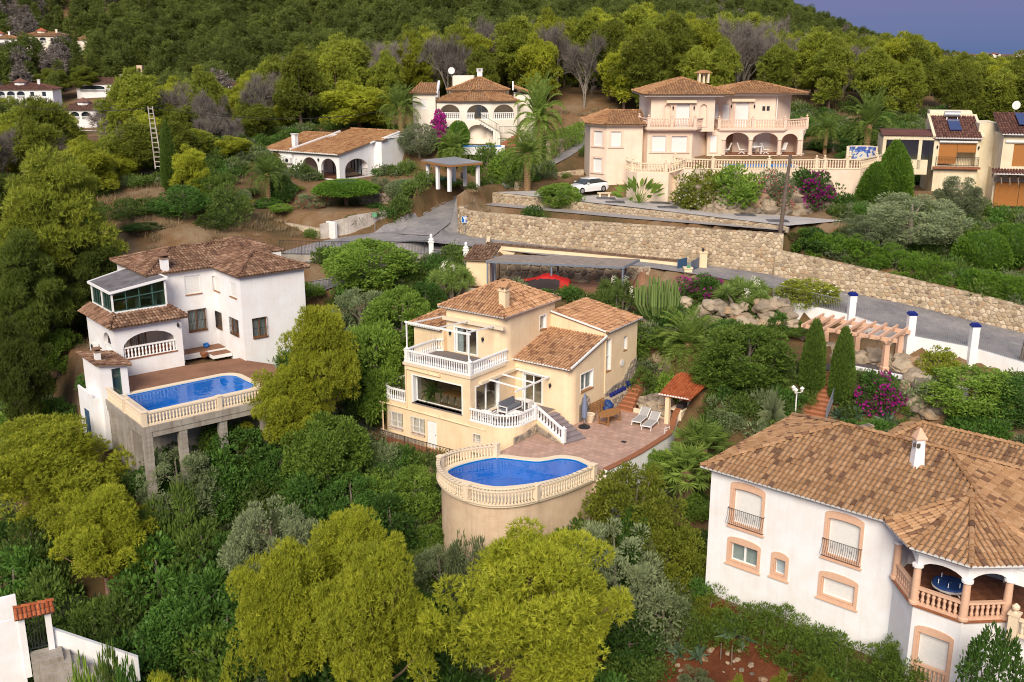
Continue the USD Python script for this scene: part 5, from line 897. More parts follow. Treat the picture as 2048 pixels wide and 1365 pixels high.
k = MB(); [k.bar(p_, q_, .12,.16) for p_, q_ in (((-8.48,2.88, zL + .09),(-4.28,2.88, zR + .09)),((-8.48,7.6, zL + .09),(-8.48,2.88, zL + .09)),((-4.28,2.88, zR + .09),(-4.28,4.6, zR + .09)),((-8.45,7.6, zL + .09),(-4.3,9.0, zR + .09)))]; part(H3, 'roof_edge', k, 'paint_white')
k = MB(); k.box(-8.2,-4.4,7.2,7.3,4.0,5.8); k.box(-4.42,-4.36,3.2,7.0,4.0,6.2); k.box(-8.2,-4.4,3.15,7.2,4.20,4.24); part(H3, 'roof_room_wall', k, 'plaster_warm_white')
def lthing(name, label, cat, u, v, z, rot=0.0, group=None): return thing(name, label, cat, FL.w(u, v, z), FL.ang + rot, group)
t = lthing('wicker_chair', 'round wicker chair inside the glazed roof room', 'chair', -7.6,3.9,4.25); k = MB(); k.lathe([(.35,.1),(.48,.4),(.42,.45)], n=12); part(t, 'seat', k, 'wood_teak'); k = MB(); a = np.linspace(.3,2.84,9); [k.bar((.42 * math.cos(q),.42 * math.sin(q),.4),(.5 * math.cos(q),.5 * math.sin(q),1.05),.16,.05) for q in a]; part(t, 'backrest', k, 'wood_teak')
t = lthing('desk', 'white desk inside the glazed roof room', 'desk', -5.6,4.0,4.25); k = MB(); k.box(-.7,.7,-.35,.35,.70,.75); part(t, 'tabletop', k, 'paint_white')
for x in (-.65,.65): k = MB(); k.box(x - .03, x + .03,-.33,.33,0,.7); part(t, 'leg', k, 'paint_white')
t = lthing('bookcase', 'pale open bookcase inside the glazed roof room', 'bookcase', -4.9,5.2,4.25); k = MB(); [k.box(-.45,.45,-.15,.15, z, z + .04) for z in (0,.4,.8,1.2,1.56)]; [k.box(x - .02, x + .02,-.15,.15,0,1.6) for x in (-.45,.45)]; part(t, 'shelf', k, 'stone_cream')
t = lthing('pool_hut', 'small white hut with a tiled roof and chimney at a corner of the square pool', 'hut', 0,0,0); shed = cut_above(M_ext(rect(-11.25,-9.45,-2.3,1.2),-3.6,3.0),(-11.25,0,2.35),(-9.45,0,2.05),(-11.25,1,2.35)); Wh = Wall((-11.25,-2.3),(-9.45,-2.3)); shed = shed - Wh.hole(.75,1.35,.05,1.95,.3); part(t, 'wall', shed, 'plaster_white')
window(t, Wh, .77,1.33,.07,1.93, 'sash', .12, leaves=1, frame='frame_green', glass='glass_green', name='glass_door'); Rh = Roof(.24,.36,.095,15); Rh.face([(-9.2,-2.55,2.06),(-9.2,1.5,2.06),(-11.5,1.5,2.46),(-11.5,-2.55,2.46)]); Rh.build(t, 'roof_tile_left', plug_mat=None)
k = MB(); k.box(-11.15,-10.8,-1.4,-1.05,2.3,3.0); ch = part(t, 'chimney', k, 'plaster_white'); k = MB(); k.box(-11.22,-10.73,-1.47,-.98,3.0,3.06); [k.box(u, u + .08, v, v + .08,3.06,3.2) for u in (-11.15,-10.88) for v in (-1.4,-1.13)]; k.box(-11.25,-10.7,-1.5,-.95,3.2,3.27); part(ch, 'chimney_cap', k, 'roof_tile_left')
k = MB(); k.box(-11.9,-11.25,-1.9,.8,-3.6,.0); k.box(-11.9,-11.78,-1.9,.8,0,.35); part(t, 'side_wall', k, 'plaster_white'); Wd = Wall((-11.92,.5),(-11.92,-1.9)); k = MB(); Wd.box(k, .8,1.7,-3.3,-1.0,-.02,.03); part(t, 'side_door', k, 'gate_blue')
t2 = lthing('air_conditioner', 'white air conditioning unit on the side wall of the pool villa', 'air conditioner', -9.1,5.5,1.2); k = MB(); k.box(-.2,.15,-.4,.4,0,.6); part(t2, 'case', k, 'shutter_white'); k = MB(); k.lathe([(.0,0),(.24,.01),(.24,.02)], n=12); v, f = k.get(); part(t2, 'fan', (np.column_stack([-.2 - v[:, 2], v[:, 0], v[:, 1] + .3]), f), 'iron_dark')
PZ = FL.o[2]
dk = Polygon([(-11.1,-9.3),(-.3,-9.3),(1.2,-2.0),(.2,0),(0,1.0),(-4.0,1.75),(-9.45,1.75),(-9.45,-2.3),(-11.1,-2.3)])
pl = Polygon(rounded([(-9.75,-6.5),(-1.95,-6.3),(-2.1,-2.25),(-9.75,-2.3)], {1: .9,2: .9,0: .12,3: .12}))
PS = lthing('swimming_pool', 'square blue pool on a raised concrete deck beside the white villa', 'swimming pool', 0,0,0); m = M_ext(pl.buffer(.38, join_style=2),-1.5,.02) - M_ext(pl, -1.3,.2); part(PS, 'coping', m, 'stone_cream'); k = MB(); k.prism(pl.buffer(-.004),-1.29,-1.26); part(PS, 'basin_floor', k, 'pool_blue_left'); m = M_ext(pl.buffer(-.004),-1.25,-.06) - M_ext(pl.buffer(-.03),-1.5,.1); part(PS, 'basin_wall', m, 'pool_blue_left'); k = MB(); k.sheet(pl.buffer(-.006),-.09); part(PS, 'water', k, 'water')
for i in range(4): k = MB(); a = Point(-1.6,-3.6).buffer(2.6 - i * .55,24).intersection(pl.buffer(-.04)); k.prism(a, -1.25 + i * .27,-1.0 + i * .27); part(PS, 'pool_step', k, 'pool_blue_left')
DK = lthing('pool_deck', 'raised concrete pool deck on block columns under the square pool', 'deck', 0,0,0); m = M_ext(dk, -.42,-.02) - M_ext(pl.buffer(.36, join_style=2),-2,1); part(DK, 'slab', m, 'concrete_raw'); m = M_ext(dk.buffer(-.06),-.015,0.0) - M_ext(pl.buffer(.375, join_style=2),-2,1) - M_box(-12,0,-10,-6.4,-1,1); part(DK, 'paving', m, 'brown_paving')
rng = np.random.RandomState(5); cells = stone_cells(Polygon(rect(-11.0,-.4,-9.2,-6.95)),.55, rng, 1.3,.02); k = MB()
for c in cells: k.add(*stone_piece(c, rng, .012, lambda a, b, z: (a, b, -.018 + max(z, 0))))
part(DK, 'flagstones', k, 'floor_slate', kind='stuff')
for u, v in ((-10.85,-9.05),(-8.6,-8.95),(-5.9,-8.9),(-2.9,-8.8),(-10.85,-6.0),(-10.85,-3.0)):
	k = MB(); rr = 14
	for i in range(rr): o = .012 if i % 2 else 0; k.box(u - .24 - o, u + .24 + o, v - .24 - o, v + .24 + o, -.42 - (i + 1) * .32 + .015,-.42 - i * .32)
	part(DK, 'column', k, 'concrete_raw')
k = MB(); k.box(-10.9,-1.5,-6.75,-6.55,-5.5,-.42); k.box(-10.9,-10.7,-6.7,-2,-5.5,-.42); k.box(-1.6,-1.4,-6.7,-2,-5.5,-.42); k.box(-10.7,-1.6,-6.6,-1.9,-1.75,-1.52); part(DK, 'basin_shell', k, 'concrete_raw')
k = MB(); k.bar((-11.0,-9.1,-.6),(-.6,-9.1,-.6),.3,.36); k.bar((-10.9,-9.1,-.6),(-10.9,-2.3,-.6),.3,.36); part(DK, 'beam', k, 'concrete_raw')
balustrade(DK, [(-10.95,-2.5),(-10.95,-9.1),(-6.0,-9.05),(-.6,-8.85)],-.02, 'stone_cream', .86,.215, posts=[3.3,6.6,11.5], post=.3, cap='flat', prof=BAL_PROF2, name='pool_balustrade', w=.2)
t = lthing('entrance_steps', 'low white edged steps at the inner corner of the pool villa', 'steps', 0,0,0); k = MB(); k.box(-3.6,-.02,3.3,4.68,-.1,.30); part(t, 'landing', k, 'paint_white'); k = MB(); k.box(-3.55,-.05,3.35,4.66,.30,.33); part(t, 'landing_paving', k, 'brown_paving'); k = MB(); k.box(-1.6,-.05,2.2,3.3,-.1,.15); part(t, 'lower_step', k, 'paint_white'); k = MB(); k.box(-1.55,-.08,2.25,3.28,.15,.18); part(t, 'step_paving', k, 'brown_paving')
balustrade(t, [(-3.85,2.2),(-3.5,3.4)],.05, 'paint_white', .85,.24, posts=[1.1], name='small_balustrade')
pot(FL.w(-2.0,2.9,0),.3,.35, 'terracotta bowl planter beside the low white edged steps', 'terracotta_floor')
t = lthing('toy_bag', 'bright blue bag lying on the landing at the inner corner', 'bag', -1.2,4.3,.33); v, f = rock(np.random.RandomState(3),.22,.9); part(t, 'bag', (v + [0,0,.15], f), 'sign_blue', smooth=True)
# the big peach villa at the upper right
H4 = house_thing('peach_villa', 'big peach villa with balconies and an arcade behind a long curved balustrade', 'house', FV)
up_r = M_ext([(-2.9,2.0),(3.8,2.0),(6.0,4.4),(6.0,9),(-2.9,9)],2.4,6.0); lo_r = M_ext([(-3.4,0),(6.3,0),(6.9,1.2),(6.9,9),(-3.4,9)],-.8,2.45)
up_l = M_ext([(-9.4,-1.0),(-3.0,-1.0),(-2.9,2.2),(-2.9,9),(-9.4,9)],2.4,6.0); lo_l = M_ext([(-10.3,.6),(-9.7,-1.5),(-5.2,-1.5),(-3.3,1.2),(-3.3,9),(-10.3,9)],-3.2,2.7)
lw = M_ext([(-15.35,0.0),(-13.8,-1.5),(-10.2,-1.5),(-9.8,0),(-9.8,8),(-15.35,8)],-3.6,3.05)
wv, wl, wl2, wlw, wlw2 = Wall((-2.9,2.0),(3.8,2.0)), Wall((-9.4,-1.0),(-3.0,-1.0)), Wall((-9.7,-1.5),(-5.2,-1.5)), Wall((-13.8,-1.5),(-10.2,-1.5)), Wall((-15.35,0),(-13.8,-1.5))
cuts = [M_box(-1.95,6.1,.35,2.6,0.02,2.25)] + [Wall((-2.1,0),(6.3,0)).hole(a, b, .02,2.2,.5, arch(a, b, .02, c, .75)) for a, b, c in ((.55,2.95,2.22),(3.3,5.9,2.22),(6.25,7.95,2.12))] + [M_arch_v(arch(.3,1.9,.02,2.1,.7),6.2,7.2)]
cuts += [wv.hole(2.58,3.98,2.65,5.1,.25), wl.hole(2.52,3.88,2.85,5.1,.25), wl2.hole(.45,1.85,.45,2.05,.25), wl2.hole(2.42,3.98,.42,2.0,.25), wlw.hole(.42,1.45,.95,2.46,.25), wlw2.hole(.45,1.65,.95,2.46,.25), wlw2.hole(.45,1.65,-1.7,-.25,.25)]
cuts += [wl.hole(1.35,2.0,3.0,5.1,.15, arch(1.35,2.0,3.0,5.1)), wl.hole(4.95,5.6,3.0,5.1,.15, arch(4.95,5.6,3.0,5.1))]
shell = manifold3d.Manifold.batch_boolean([U(up_r, lo_r, up_l, lo_l, lw)] + cuts, manifold3d.OpType.Subtract); part(H4, 'wall', shell, 'plaster_peach', smooth=20)
for W, a in ((wv, (2.6,3.96,2.65,5.08)),(wl, (2.54,3.86,2.85,5.08)),(wl2,(.47,1.83,.47,2.03)),(wl2,(2.44,3.96,.44,1.98)),(wlw, (.44,1.43,.97,2.44)),(wlw2,(.47,1.63,.97,2.44)),(wlw2,(.47,1.63,-1.68,-.27))):
	p = window(H4, W, *a, kind='shutter', depth=.14); k = MB(); W.poly(k, sbox(a[0] - .22, a[2] - .02, a[1] + .22, a[3] + .22).difference(sbox(a[0] - .01, a[2] - .1, a[1] + .01, a[3] + .01)),-.06,.01); W.box(k, a[0] - .3, a[1] + .3, a[2] - .14, a[2] - .03,-.12,.01); part(p, 'surround', k, 'stone_rose')
wm = Wall((-3.3,1.0),(-2.95,2.0)); wq = Wall((-3.0,-1.0),(-2.9,2.0))
for W, a in ((Wall((-2.9,2.0),(3.8,2.0)),(.25,.85,3.3,4.9)),(Wall((-2.9,2.0),(3.8,2.0)),(1.3,1.95,3.3,4.9)),(Wall((-3.4,0),(-2.1,0)),(.3,.95,.3,1.9))):
	k = MB(); W.box(k, *a[:2], *a[2:],-.015,.02); p = part(H4, 'shutter_window', k, 'shutter_white'); k = MB(); W.poly(k, sbox(a[0] - .16, a[2] - .12, a[1] + .16, a[3] + .16).difference(sbox(a[0], a[2], a[1], a[3])),-.06,.01); part(p, 'surround', k, 'stone_rose')
for x0, x1 in ((1.35,2.0),(4.95,5.6)): k = MB(); pg = arch(x0, x1,3.0,5.1); wl.poly(k, pg.buffer(.16).difference(pg),-.05,.02); part(H4, 'niche_surround', k, 'stone_rose')
for x, W in ((2.15, wv),(4.5, wv),(2.2, wl),(4.3, wl)): lantern(H4, W, x, 4.75)
for W, x0, x1 in ((wv, 2.1,4.5),(wl, 1.5,4.5)):
	m = MB(); W.box(m, x0, x1,5.38,5.50,-.35,.0); W.box(m, x0, x1,5.22,5.40,-.37,-.34); part(H4, 'awning', m, 'stone_cream')
k = MB(); wv.box(k, 5.35,5.65,4.3,4.75,-.04,.0); wv.box(k, 5.8,6.1,4.3,4.75,-.04,0); part(H4, 'wall_ornament', k, 'iron_dark')
for x, y in ((-1.75,.1),(1.02,.1),(3.98,.1),(6.0,.12)):
	k = MB(); k.lathe([(.26,0),(.26,.12),(.20,.16),(.19,1.35),(.18,1.4),(.27,1.46),(.27,1.54)],(x, y, 0),12); part(H4, 'column', k, 'stone_rose', smooth=35)
W = Wall((-2.0,2.58),(6,2.58)); k = MB(); W.box(k, 4.1,5.6,.5,2.1,-.02,.02); part(H4, 'shutter_window', k, 'shutter_white'); k = MB(); W.box(k, 1.1,1.7,.02,2.05,-.02,.02); part(H4, 'doorway', k, 'room_warm'); k = MB(); W.poly(k, sbox(.9,.02,1.9,2.2).difference(sbox(1.1,0,1.7,2.05)),-.05,.01); part(H4, 'door_surround', k, 'stone_rose')
k = MB(); k.sheet(Polygon([(-1.95,-.1),(6.2,-.1),(6.2,2.6),(-1.95,2.6)]),.025); part(H4, 'arcade_floor', k, 'terracotta_floor')
br = rounded([(-2.5,-.25),(4.3,-.3),(7.3,1.9),(7.3,4.6),(5.0,4.2),(3.8,2.2),(-2.9,2.2)], {0: .5,1: .3}); bl_ = [(-10.5,.8),(-9.9,-2.2),(-4.9,-2.2),(-3.5,.1),(-3.0,1.4),(-3.2,1.4),(-9.3,-.8)]
for pg, z in ((br, 2.45),(bl_, 2.68)): k = MB(); k.prism(pg, z, z + .14); k.prism(Polygon(pg).buffer(-.14, join_style=2), z - .12, z + .001); part(H4, 'balcony_slab', k, 'stone_rose')
def far_bal(parent, pts, z, m_='stone_rose', posts=None, cap='ball', name='balustrade', h=.95, step=.26): return balustrade(parent, pts, z, m_, h, step, posts=posts, post=.30, cap=cap, single=False, prof=BAL_PROF2, name=name, w=.22, scale=1.1)
far_bal(H4,[(-2.4,1.6),(-2.4,-.12),(4.25,-.15),(7.15,2.0),(7.15,4.4)],2.59, posts=[1.8,5.2,8.5,12.0]); far_bal(H4,[(-10.35,.7),(-9.8,-2.05),(-4.95,-2.05),(-3.55,.15),(-3.2,1.2)],2.82, posts=[.1,2.9,5.2,7.5])
R = Roof(.27,.42,.10,21); hip(R, -9.9,-1.6,-1.55,8.5,6.05,1.45,.35, along='v'); hip(R, -2.2,6.5,1.45,9.2,6.05,1.0,.35)
R.build(H4, 'roof_tile_far', plug_mat=None)
k = MB(); k.prism(Polygon([(-10.15,-1.8),(-2.3,-1.8),(-2.0,1.2),(4.5,1.25),(6.8,3.7),(6.8,9.6),(-10.15,9.6)]),5.88,6.03); part(H4, 'eave_board', k, 'plaster_white')
R = Roof(.27,.42,.10,22); R.face([(-15.8,-.2,3.12),(-14.0,-2.0,3.12),(-13.2,3.0,4.2)]); R.face([(-14.0,-2.0,3.12),(-9.9,-2.0,3.12),(-9.8,3.0,4.2),(-13.2,3.0,4.2)]); R.face([(-15.8,8.3,3.12),(-15.8,-.2,3.12),(-13.2,3.0,4.2),(-13.2,6,4.2)]); R.line((-14.0,-2.0,3.15),(-13.2,3.0,4.22)); R.line((-15.8,-.2,3.15),(-13.2,3.0,4.22)); R.line((-13.2,3.0,4.22),(-9.9,3.0,4.22)); R.build(H4, 'roof_tile_far', plug_mat=None, name='wing_roof')
k = MB(); k.prism(Polygon([(-15.7,-.1),(-13.95,-1.9),(-9.9,-1.9),(-9.9,8),(-15.7,8)]),3.03,3.11); part(H4, 'eave_board', k, 'plaster_white')
k = MB(); [k.box(-3.9 + a * .9,-3.7 + a * .9,3.9 + b * .7,4.05 + b * .7,7.0,8.0) for a in (0,.5,1) for b in (0,1)]; ch = part(H4, 'chimney', k, 'stone_cream'); k = MB(); k.lathe([(.95,8.0),(.9,8.08),(.3,8.32)],(-3.35,4.3,0),4); part(ch, 'chimney_cap', k, 'roof_tile_far')
k = MB(); k.tube([(3.8,1.9,5.85),(3.95,1.95,5.5),(3.95,2.05,3.2)],.05,6); part(H4, 'downpipe', k, 'paint_white')
TB = [(-11.9,-4.2),(-11.0,-5.5),(-8.3,-6.3),(-6.8,-6.6)]; tb = [(-7.6,-5.2),(-6.6,-6.9),(-4.5,-7.7),(-1.5,-8.0),(2.0,-8.0),(6.3,-7.6),(6.8,-7.2),(7.5,-7.6),(9.8,-7.5),(10.2,-7.2),(13.4,-3.2)]
TR = house_thing('pool_terrace', 'raised pool terrace with a long curved pale balustrade in front of the peach villa', 'terrace', FV); k = MB(); k.prism(Polygon(tb + [(13.4,0),(-7.6,0)]).buffer(.25),-4.0,-.66); part(TR, 'wall', k, 'plaster_peach'); k = MB(); k.prism(Polygon(tb + [(13.2,2.4),(6.5,2.4),(6.4,-.15),(-7.4,-.15)]).buffer(-.1),-.64,-.6); part(TR, 'paving', k, 'brown_paving')
far_bal(TR, tb, -.62, 'stone_cream', posts=[.3,4.5,9.8,14.4,15.3,17.6,23.0]); k = MB(); pw = Polygon(rounded(rect(-3,4.6,-6.9,-3.6), {0: 1,1: 1})); k.prism(pw, -.596,-.55); part(TR, 'pool_edge', k, 'stone_cream'); k = MB(); k.prism(pw.buffer(-.35),-.546,-.53); part(TR, 'pool_water', k, 'pool_blue_left')
SP = house_thing('garden_stairs', 'peach garden stairs with balustrade curving down beside the pool terrace', 'stairs', FV); k = MB(); k.prism(Polygon([(-12.0,-4.5),(-11.2,-5.9),(-8.2,-6.6),(-7.4,-5.4),(-9.0,-2.2),(-11.8,-2.6)]),-4.0,-1.15); part(SP, 'wall', k, 'plaster_peach')
for i in range(5): k = MB(); k.box(-9.6 + i * .5,-9.05 + i * .5,-5.6,-4.2,-1.2,-1.05 + i * .11); part(SP, 'step', k, 'stone_cream')
far_bal(SP, [(-11.9,-3.0),(-11.7,-4.6),(-11.0,-5.8),(-8.3,-6.4)],-1.15, 'stone_cream', posts=[.1,2.0,5.6]); balustrade(SP, [(-8.2,-6.35),(-6.7,-6.9)],0, 'stone_cream', .95,.26, single=False, prof=BAL_PROF2, zf=lambda s: -1.15 + .32 * s, w=.22)
def vthing(name, label, cat, u, v, z, rot=0.0, group=None): return thing(name, label, cat, FV.w(u, v, z), FV.ang + rot, group)
def garden_chair(label, u, v, rot, z=.03):
	t = vthing('garden_chair', label, 'chair', u, v, z, rot, 'white chairs in the arcade'); k = MB(); k.bar((-.28,-.3,0),(.28,.3,.45),.05,.05); k.bar((-.28,.3,0),(.28,-.3,.45),.05,.05); k.bar((.28,-.3,0),(-.28,.28,.45),.04,.04); part(t, 'leg', k, 'paint_white'); k = MB(); k.box(-.27,.27,-.3,.28,.42,.47); part(t, 'seat', k, 'paint_white'); k = MB(); [k.bar((x, .25,.45),(x, .5,1.1),.09,.03, up=(0,1,0)) for x in (-.2,-.07,.07,.2)]; k.bar((-.25,.5,1.08),(.25,.5,1.08),.06,.05); part(t, 'backrest', k, 'paint_white')
for lb, u, v, r in (('white slatted chair under the left arch, nearest the left column', -1.25,.9,90),('white slatted chair under the left arch, beside the lit doorway', .35,.8,-70),('white slatted chair facing the table under the middle arch', 2.7,.6,-100),('white chair behind the table under the middle arch', 1.75,1.6,10),('white low chair under the right arch of the peach villa', 4.5,.9,60)): garden_chair(lb, u, v, r)
t = vthing('garden_table', 'white table under the middle arch of the peach villa', 'table', 1.75,.85,.03); k = MB(); k.box(-.6,.6,-.4,.4,.70,.75); part(t, 'tabletop', k, 'paint_white')
for x in (-.5,.5): k = MB(); k.box(x - .04, x + .04,-.35,.35,0,.70); part(t, 'leg', k, 'paint_white')
t = vthing('fountain', 'small pale stone tiered fountain on the pool terrace', 'fountain', 9.2,-6.4,-.6); k = MB(); k.lathe([(.3,0),(.16,.25),(.18,.5),(.55,.72),(.62,.8),(.5,.78),(.12,.8),(.12,1.05),(.3,1.15),(.08,1.2),(.08,1.4),(.14,1.5),(.02,1.62)], n=14); part(t, 'basin', k, 'stone_cream', smooth=40)
t = vthing('mosaic_wall', 'curved pale wall with a blue mosaic panel beside the ivory house', 'wall', 12.2,-1.2,-.6,0); arc = [(1.6 * math.cos(a),1.6 * math.sin(a)) for a in np.linspace(math.pi, math.pi * .1,14)]; ribbon(t, 'wall', arc, 0,1.5,-.1,.14, 'stone_cream'); ribbon(t, 'mosaic', np.array(arc) * .9,.15,1.42,-.02,.03, 'mosaic')
# the white villa with two arches
H5 = house_thing('arched_villa', 'white villa with two front arches, a big side arch and low brown roofs', 'house', FS)
gab = cut_above(cut_above(M_ext(rect(-6.6,0,0,14.5),-1.2,5),(-7,0,2.66),(0,0,2.66),(0,9.8,4.30)),(-7,9.8,4.30),(0,9.8,4.30),(0,14.5,2.15)); lw_ = cut_above(M_ext(rect(-11.3,-6.5,.4,6.9),-1.2,5),(-12,.4,2.6),(-6,.4,2.6),(-6,6.8,4.0)); ext = M_ext(rect(-.3,1.1,5.6,14.3),-1.2,3.9)
ext = cut_above(ext, (0,5.6,3.72),(1,5.6,3.72),(0,9.8,4.28)); ext = cut_above(ext, (0,9.8,4.28),(1,9.8,4.28),(0,14.3,2.2))
wf5, ws5, wl5, we5 = Wall((-6.6,0),(0,0)), Wall((0,0),(0,14.5)), Wall((-11.3,.4),(-6.6,.4)), Wall((1.1,5.6),(1.1,14.3))
cuts = [M_box(-5.9,-.35,.35,4.4,.02,2.5), wf5.hole(1.15,3.5,.02,2.1,.5, arch(1.15,3.5,.02,2.14)), wf5.hole(3.95,6.15,.02,2.1,.5, arch(3.95,6.15,.02,2.14)), ws5.hole(.85,4.5,.02,2.0,.5, arch(.85,4.5,.02,2.0,1.1)), wl5.hole(1.1,2.2,1.0,2.0,.25), we5.hole(6.2,7.4,.45,1.6,.25)]
part(H5, 'wall', manifold3d.Manifold.batch_boolean([U(gab, lw_, ext)] + cuts, manifold3d.OpType.Subtract), 'plaster_white', smooth=20)
window(H5, wl5,1.12,2.18,1.02,1.98, grille=True, curtain=True); window(H5, we5,6.22,7.38,.47,1.58, grille=True); lantern(H5, wf5,3.72,1.95)
for a in (1.6,4.3): window(H5, Wall((-6.6,4.35),(0,4.35)), a, a + 1.5,.05,2.1, 'door', .02, leaves=3, frame='iron_dark', name='glass_door', back='room_warm')
railing(H5,[(-.05,.9),(-.05,4.45)],.02,.8,.15); railing(H5,[(-2.6,.1),(-.5,.1)],.02,.8,.15); railing(H5,[(-6.0,-.05),(-7.2,-1.0)],-.3,.8,.15)
k = MB(); [k.box(-6.9 + i * .3,-6.6 + i * .3,-1.5,-.05,-1.2,-.75 + i * .12) for i in range(5)]; part(H5, 'front_steps', k, 'terracotta_floor'); k = MB(); k.sheet(Polygon(rect(-5.9,-.35,.0,4.4)),.03); part(H5, 'porch_floor', k, 'terracotta_floor')
R = Roof(.26,.42,.10,31); R.face([(-7.0,-.35,2.62),(.2,-.35,2.62),(.2,9.8,4.40),(-7.0,9.8,4.40)]); R.face([(.2,14.8,2.10),(-7.0,14.8,2.10),(-7.0,9.8,4.40),(.2,9.8,4.40)]); R.face([(-11.6,.05,2.58),(-7.0,.05,2.58),(-7.0,7.0,4.12),(-11.6,7.0,4.12)]); R.face([(1.3,6.4,3.86),(1.3,5.5,3.74),(.2,5.5,3.74),(.2,6.4,3.86)], plugs=False); R.line((-7.0,9.8,4.42),(.2,9.8,4.42)); R.build(H5, 'roof_tile_far', plug_mat='paint_white')
k = MB(); k.bar((.25,4.8,3.5),(.25,9.8,4.42),.2,.12); k.bar((1.15,9.8,4.34),(1.15,14.4,2.24),.2,.12); k.bar((1.15,5.6,3.8),(1.15,9.8,4.36),.2,.1); k.bar((-7.05,0,2.75),(-7.05,8.0,4.2),.22,.3); part(H5, 'verge', k, 'plaster_white')
k = MB(); k.box(-8.1,-7.6,1.3,1.8,2.5,4.3); ch = part(H5, 'chimney', k, 'plaster_white'); k = MB(); k.box(-8.18,-7.52,1.22,1.88,4.3,4.38); part(ch, 'chimney_cap', k, 'plaster_white')
for i in range(2):
	t = thing('air_conditioner', ['left air conditioning unit on the front of the arched villa', 'right air conditioning unit on the front of the arched villa'][i], 'air conditioner', FS.w(-8.7 + i * 1.1,.2,1.3), FS.ang, 'air conditioning units on the arched villa'); k = MB(); k.box(-.42,.42,-.2,.2,0,.6); part(t, 'case', k, 'shutter_white'); k = MB(); k.lathe([(0,0),(.23,.01),(.23,.03)], n=12); v, f = k.get(); part(t, 'fan', (np.column_stack([v[:, 0] - .1,-.2 - v[:, 2], v[:, 1] + .3]), f), 'iron_dark')
t = thing('outdoor_sofa', 'brown outdoor sofa inside the big side arch of the arched villa', 'sofa', FS.w(-1.0,2.6,.04), FS.ang + 90); k = MB(); k.box(-1,1,-.4,.4,.1,.4); part(t, 'seat', k, 'fibre_mix'); k = MB(); k.box(-1,1,-.45,-.3,.4,.8); part(t, 'backrest', k, 'fibre_mix')
C5 = house_thing('carport', 'flat roofed white carport on pillars beside the arched villa', 'carport', FS); q = [(9.9,1.4),(14.9,-.6),(16.1,3.3),(10.7,5.9)]; k = MB(); k.prism(q, 2.42,2.52); part(C5, 'roof', k, 'galvanised'); k = MB(); [k.bar((*a, 2.34),(*b, 2.34),.12,.18) for a, b in zip(q, q[1:] + q[:1])]; part(C5, 'edge_beam', k, 'wood_teak')
for x, y in ((14.5,-.1),(15.6,3.2),(10.4,1.8),(11.0,5.4),(12.4,.8),(13.2,4.3)): k = MB(); k.box(x - .15, x + .15, y - .15, y + .15,-.2,2.3); part(C5, 'pillar', k, 'plaster_white')
# the white villa in the middle, with the stepped hexagonal roof
H6 = house_thing('hilltop_villa', 'white villa with three arches under a stepped hexagonal roof, highest in the middle', 'house', FT)
oc = [(-3.2,.9),(-.1,-.2),(2.95,-.2),(6.0,.9),(6.0,8),(-3.2,8)]; core = M_ext(oc, -3.2,2.05); top = M_ext([(-1.6,2.6),(4.4,2.6),(5.0,8),(-2.2,8)],2.0,3.1); lw6 = M_ext(rect(-5.9,-3.3,.6,8),-3.2,2.9); rw = M_ext(rect(5.6,8.2,2.0,9),-3.2,2.7); bx = M_ext(rect(-1.6,.9,5.5,9),2,4.7)
wA, wB, wC = Wall((-3.2,.9),(-.1,-.2)), Wall((-.1,-.2),(2.95,-.2)), Wall((2.95,-.2),(6.0,.9)); wq6 = Wall((-5.9,.6),(-3.3,.6))
cuts = [M_ext([(-2.7,1.0),(0,.15),(2.8,.15),(5.6,1.0),(5.6,3.4),(-2.7,3.4)],.02,1.85)] + [W.hole(.38,2.85,.02,1.7,.5, arch(.38,2.85,.02,1.68,.95)) for W in (wA, wB, wC)] + [wq6.hole(.9,1.6,1.1,2.2,.2), wB.hole(.9,2.7,-2.7,-.7,.9, arch(.5,2.6,-2.7,-.55,.8)), wA.hole(1.2,1.9,-2.7,-.8,.2)]
part(H6, 'wall', manifold3d.Manifold.batch_boolean([U(core, top, lw6, rw, bx)] + cuts, manifold3d.OpType.Subtract), 'plaster_warm_white', smooth=20); window(H6, wq6,.92,1.58,1.12,2.18, 'shutter', depth=.08)
window(H6, Wall((-2.7,3.38),(5.6,3.38)),3.9,5.2,.05,1.8, 'door', .0, leaves=2, name='glass_door', back='room_dark'); k = MB(); wA.box(k, 1.22,1.88,-2.7,-.82,.1,.14); part(H6, 'cellar_door', k, 'gate_blue')
for W, a, b in ((wA, .4,2.85),(wB, .4,1.25),(wB, 2.0,2.85),(wC, .4,2.85)): balustrade(H6,[W.pt(a, 0,.12)[:2], W.pt(b, 0,.12)[:2]],.02, 'paint_white', .78,.24, single=False, prof=BAL_PROF2, scale=1.1)
R = Roof(.26,.40,.095,41); e = [(-3.6,.75,2.05),(-.25,-.55,2.05),(3.1,-.55,2.05),(6.4,.75,2.05)]; u6 = [(-1.5,2.6,2.95),(.6,2.1,2.95),(2.25,2.1,2.95),(4.3,2.6,2.95)]
for i in range(3): R.face([e[i], e[i + 1], u6[i + 1], u6[i]])
for i in (1,2): R.line(np.array(e[i]) + [0,0,.03], np.array(u6[i]) + [0,0,.03])
pk = (1.6,5.6,4.55); m6 = [(-1.95,2.35,3.12),(.9,2.0,3.12),(2.2,2.0,3.12),(4.8,2.35,3.12),(5.2,6,3.12)]
for a, b in zip([(-2.4,6,3.12)] + m6[:-1], m6): R.face([a, b, pk], plugs=False)
for a in m6[:4]: R.line(np.array(a) + [0,0,.03], np.array(pk) + [0,0,.03])
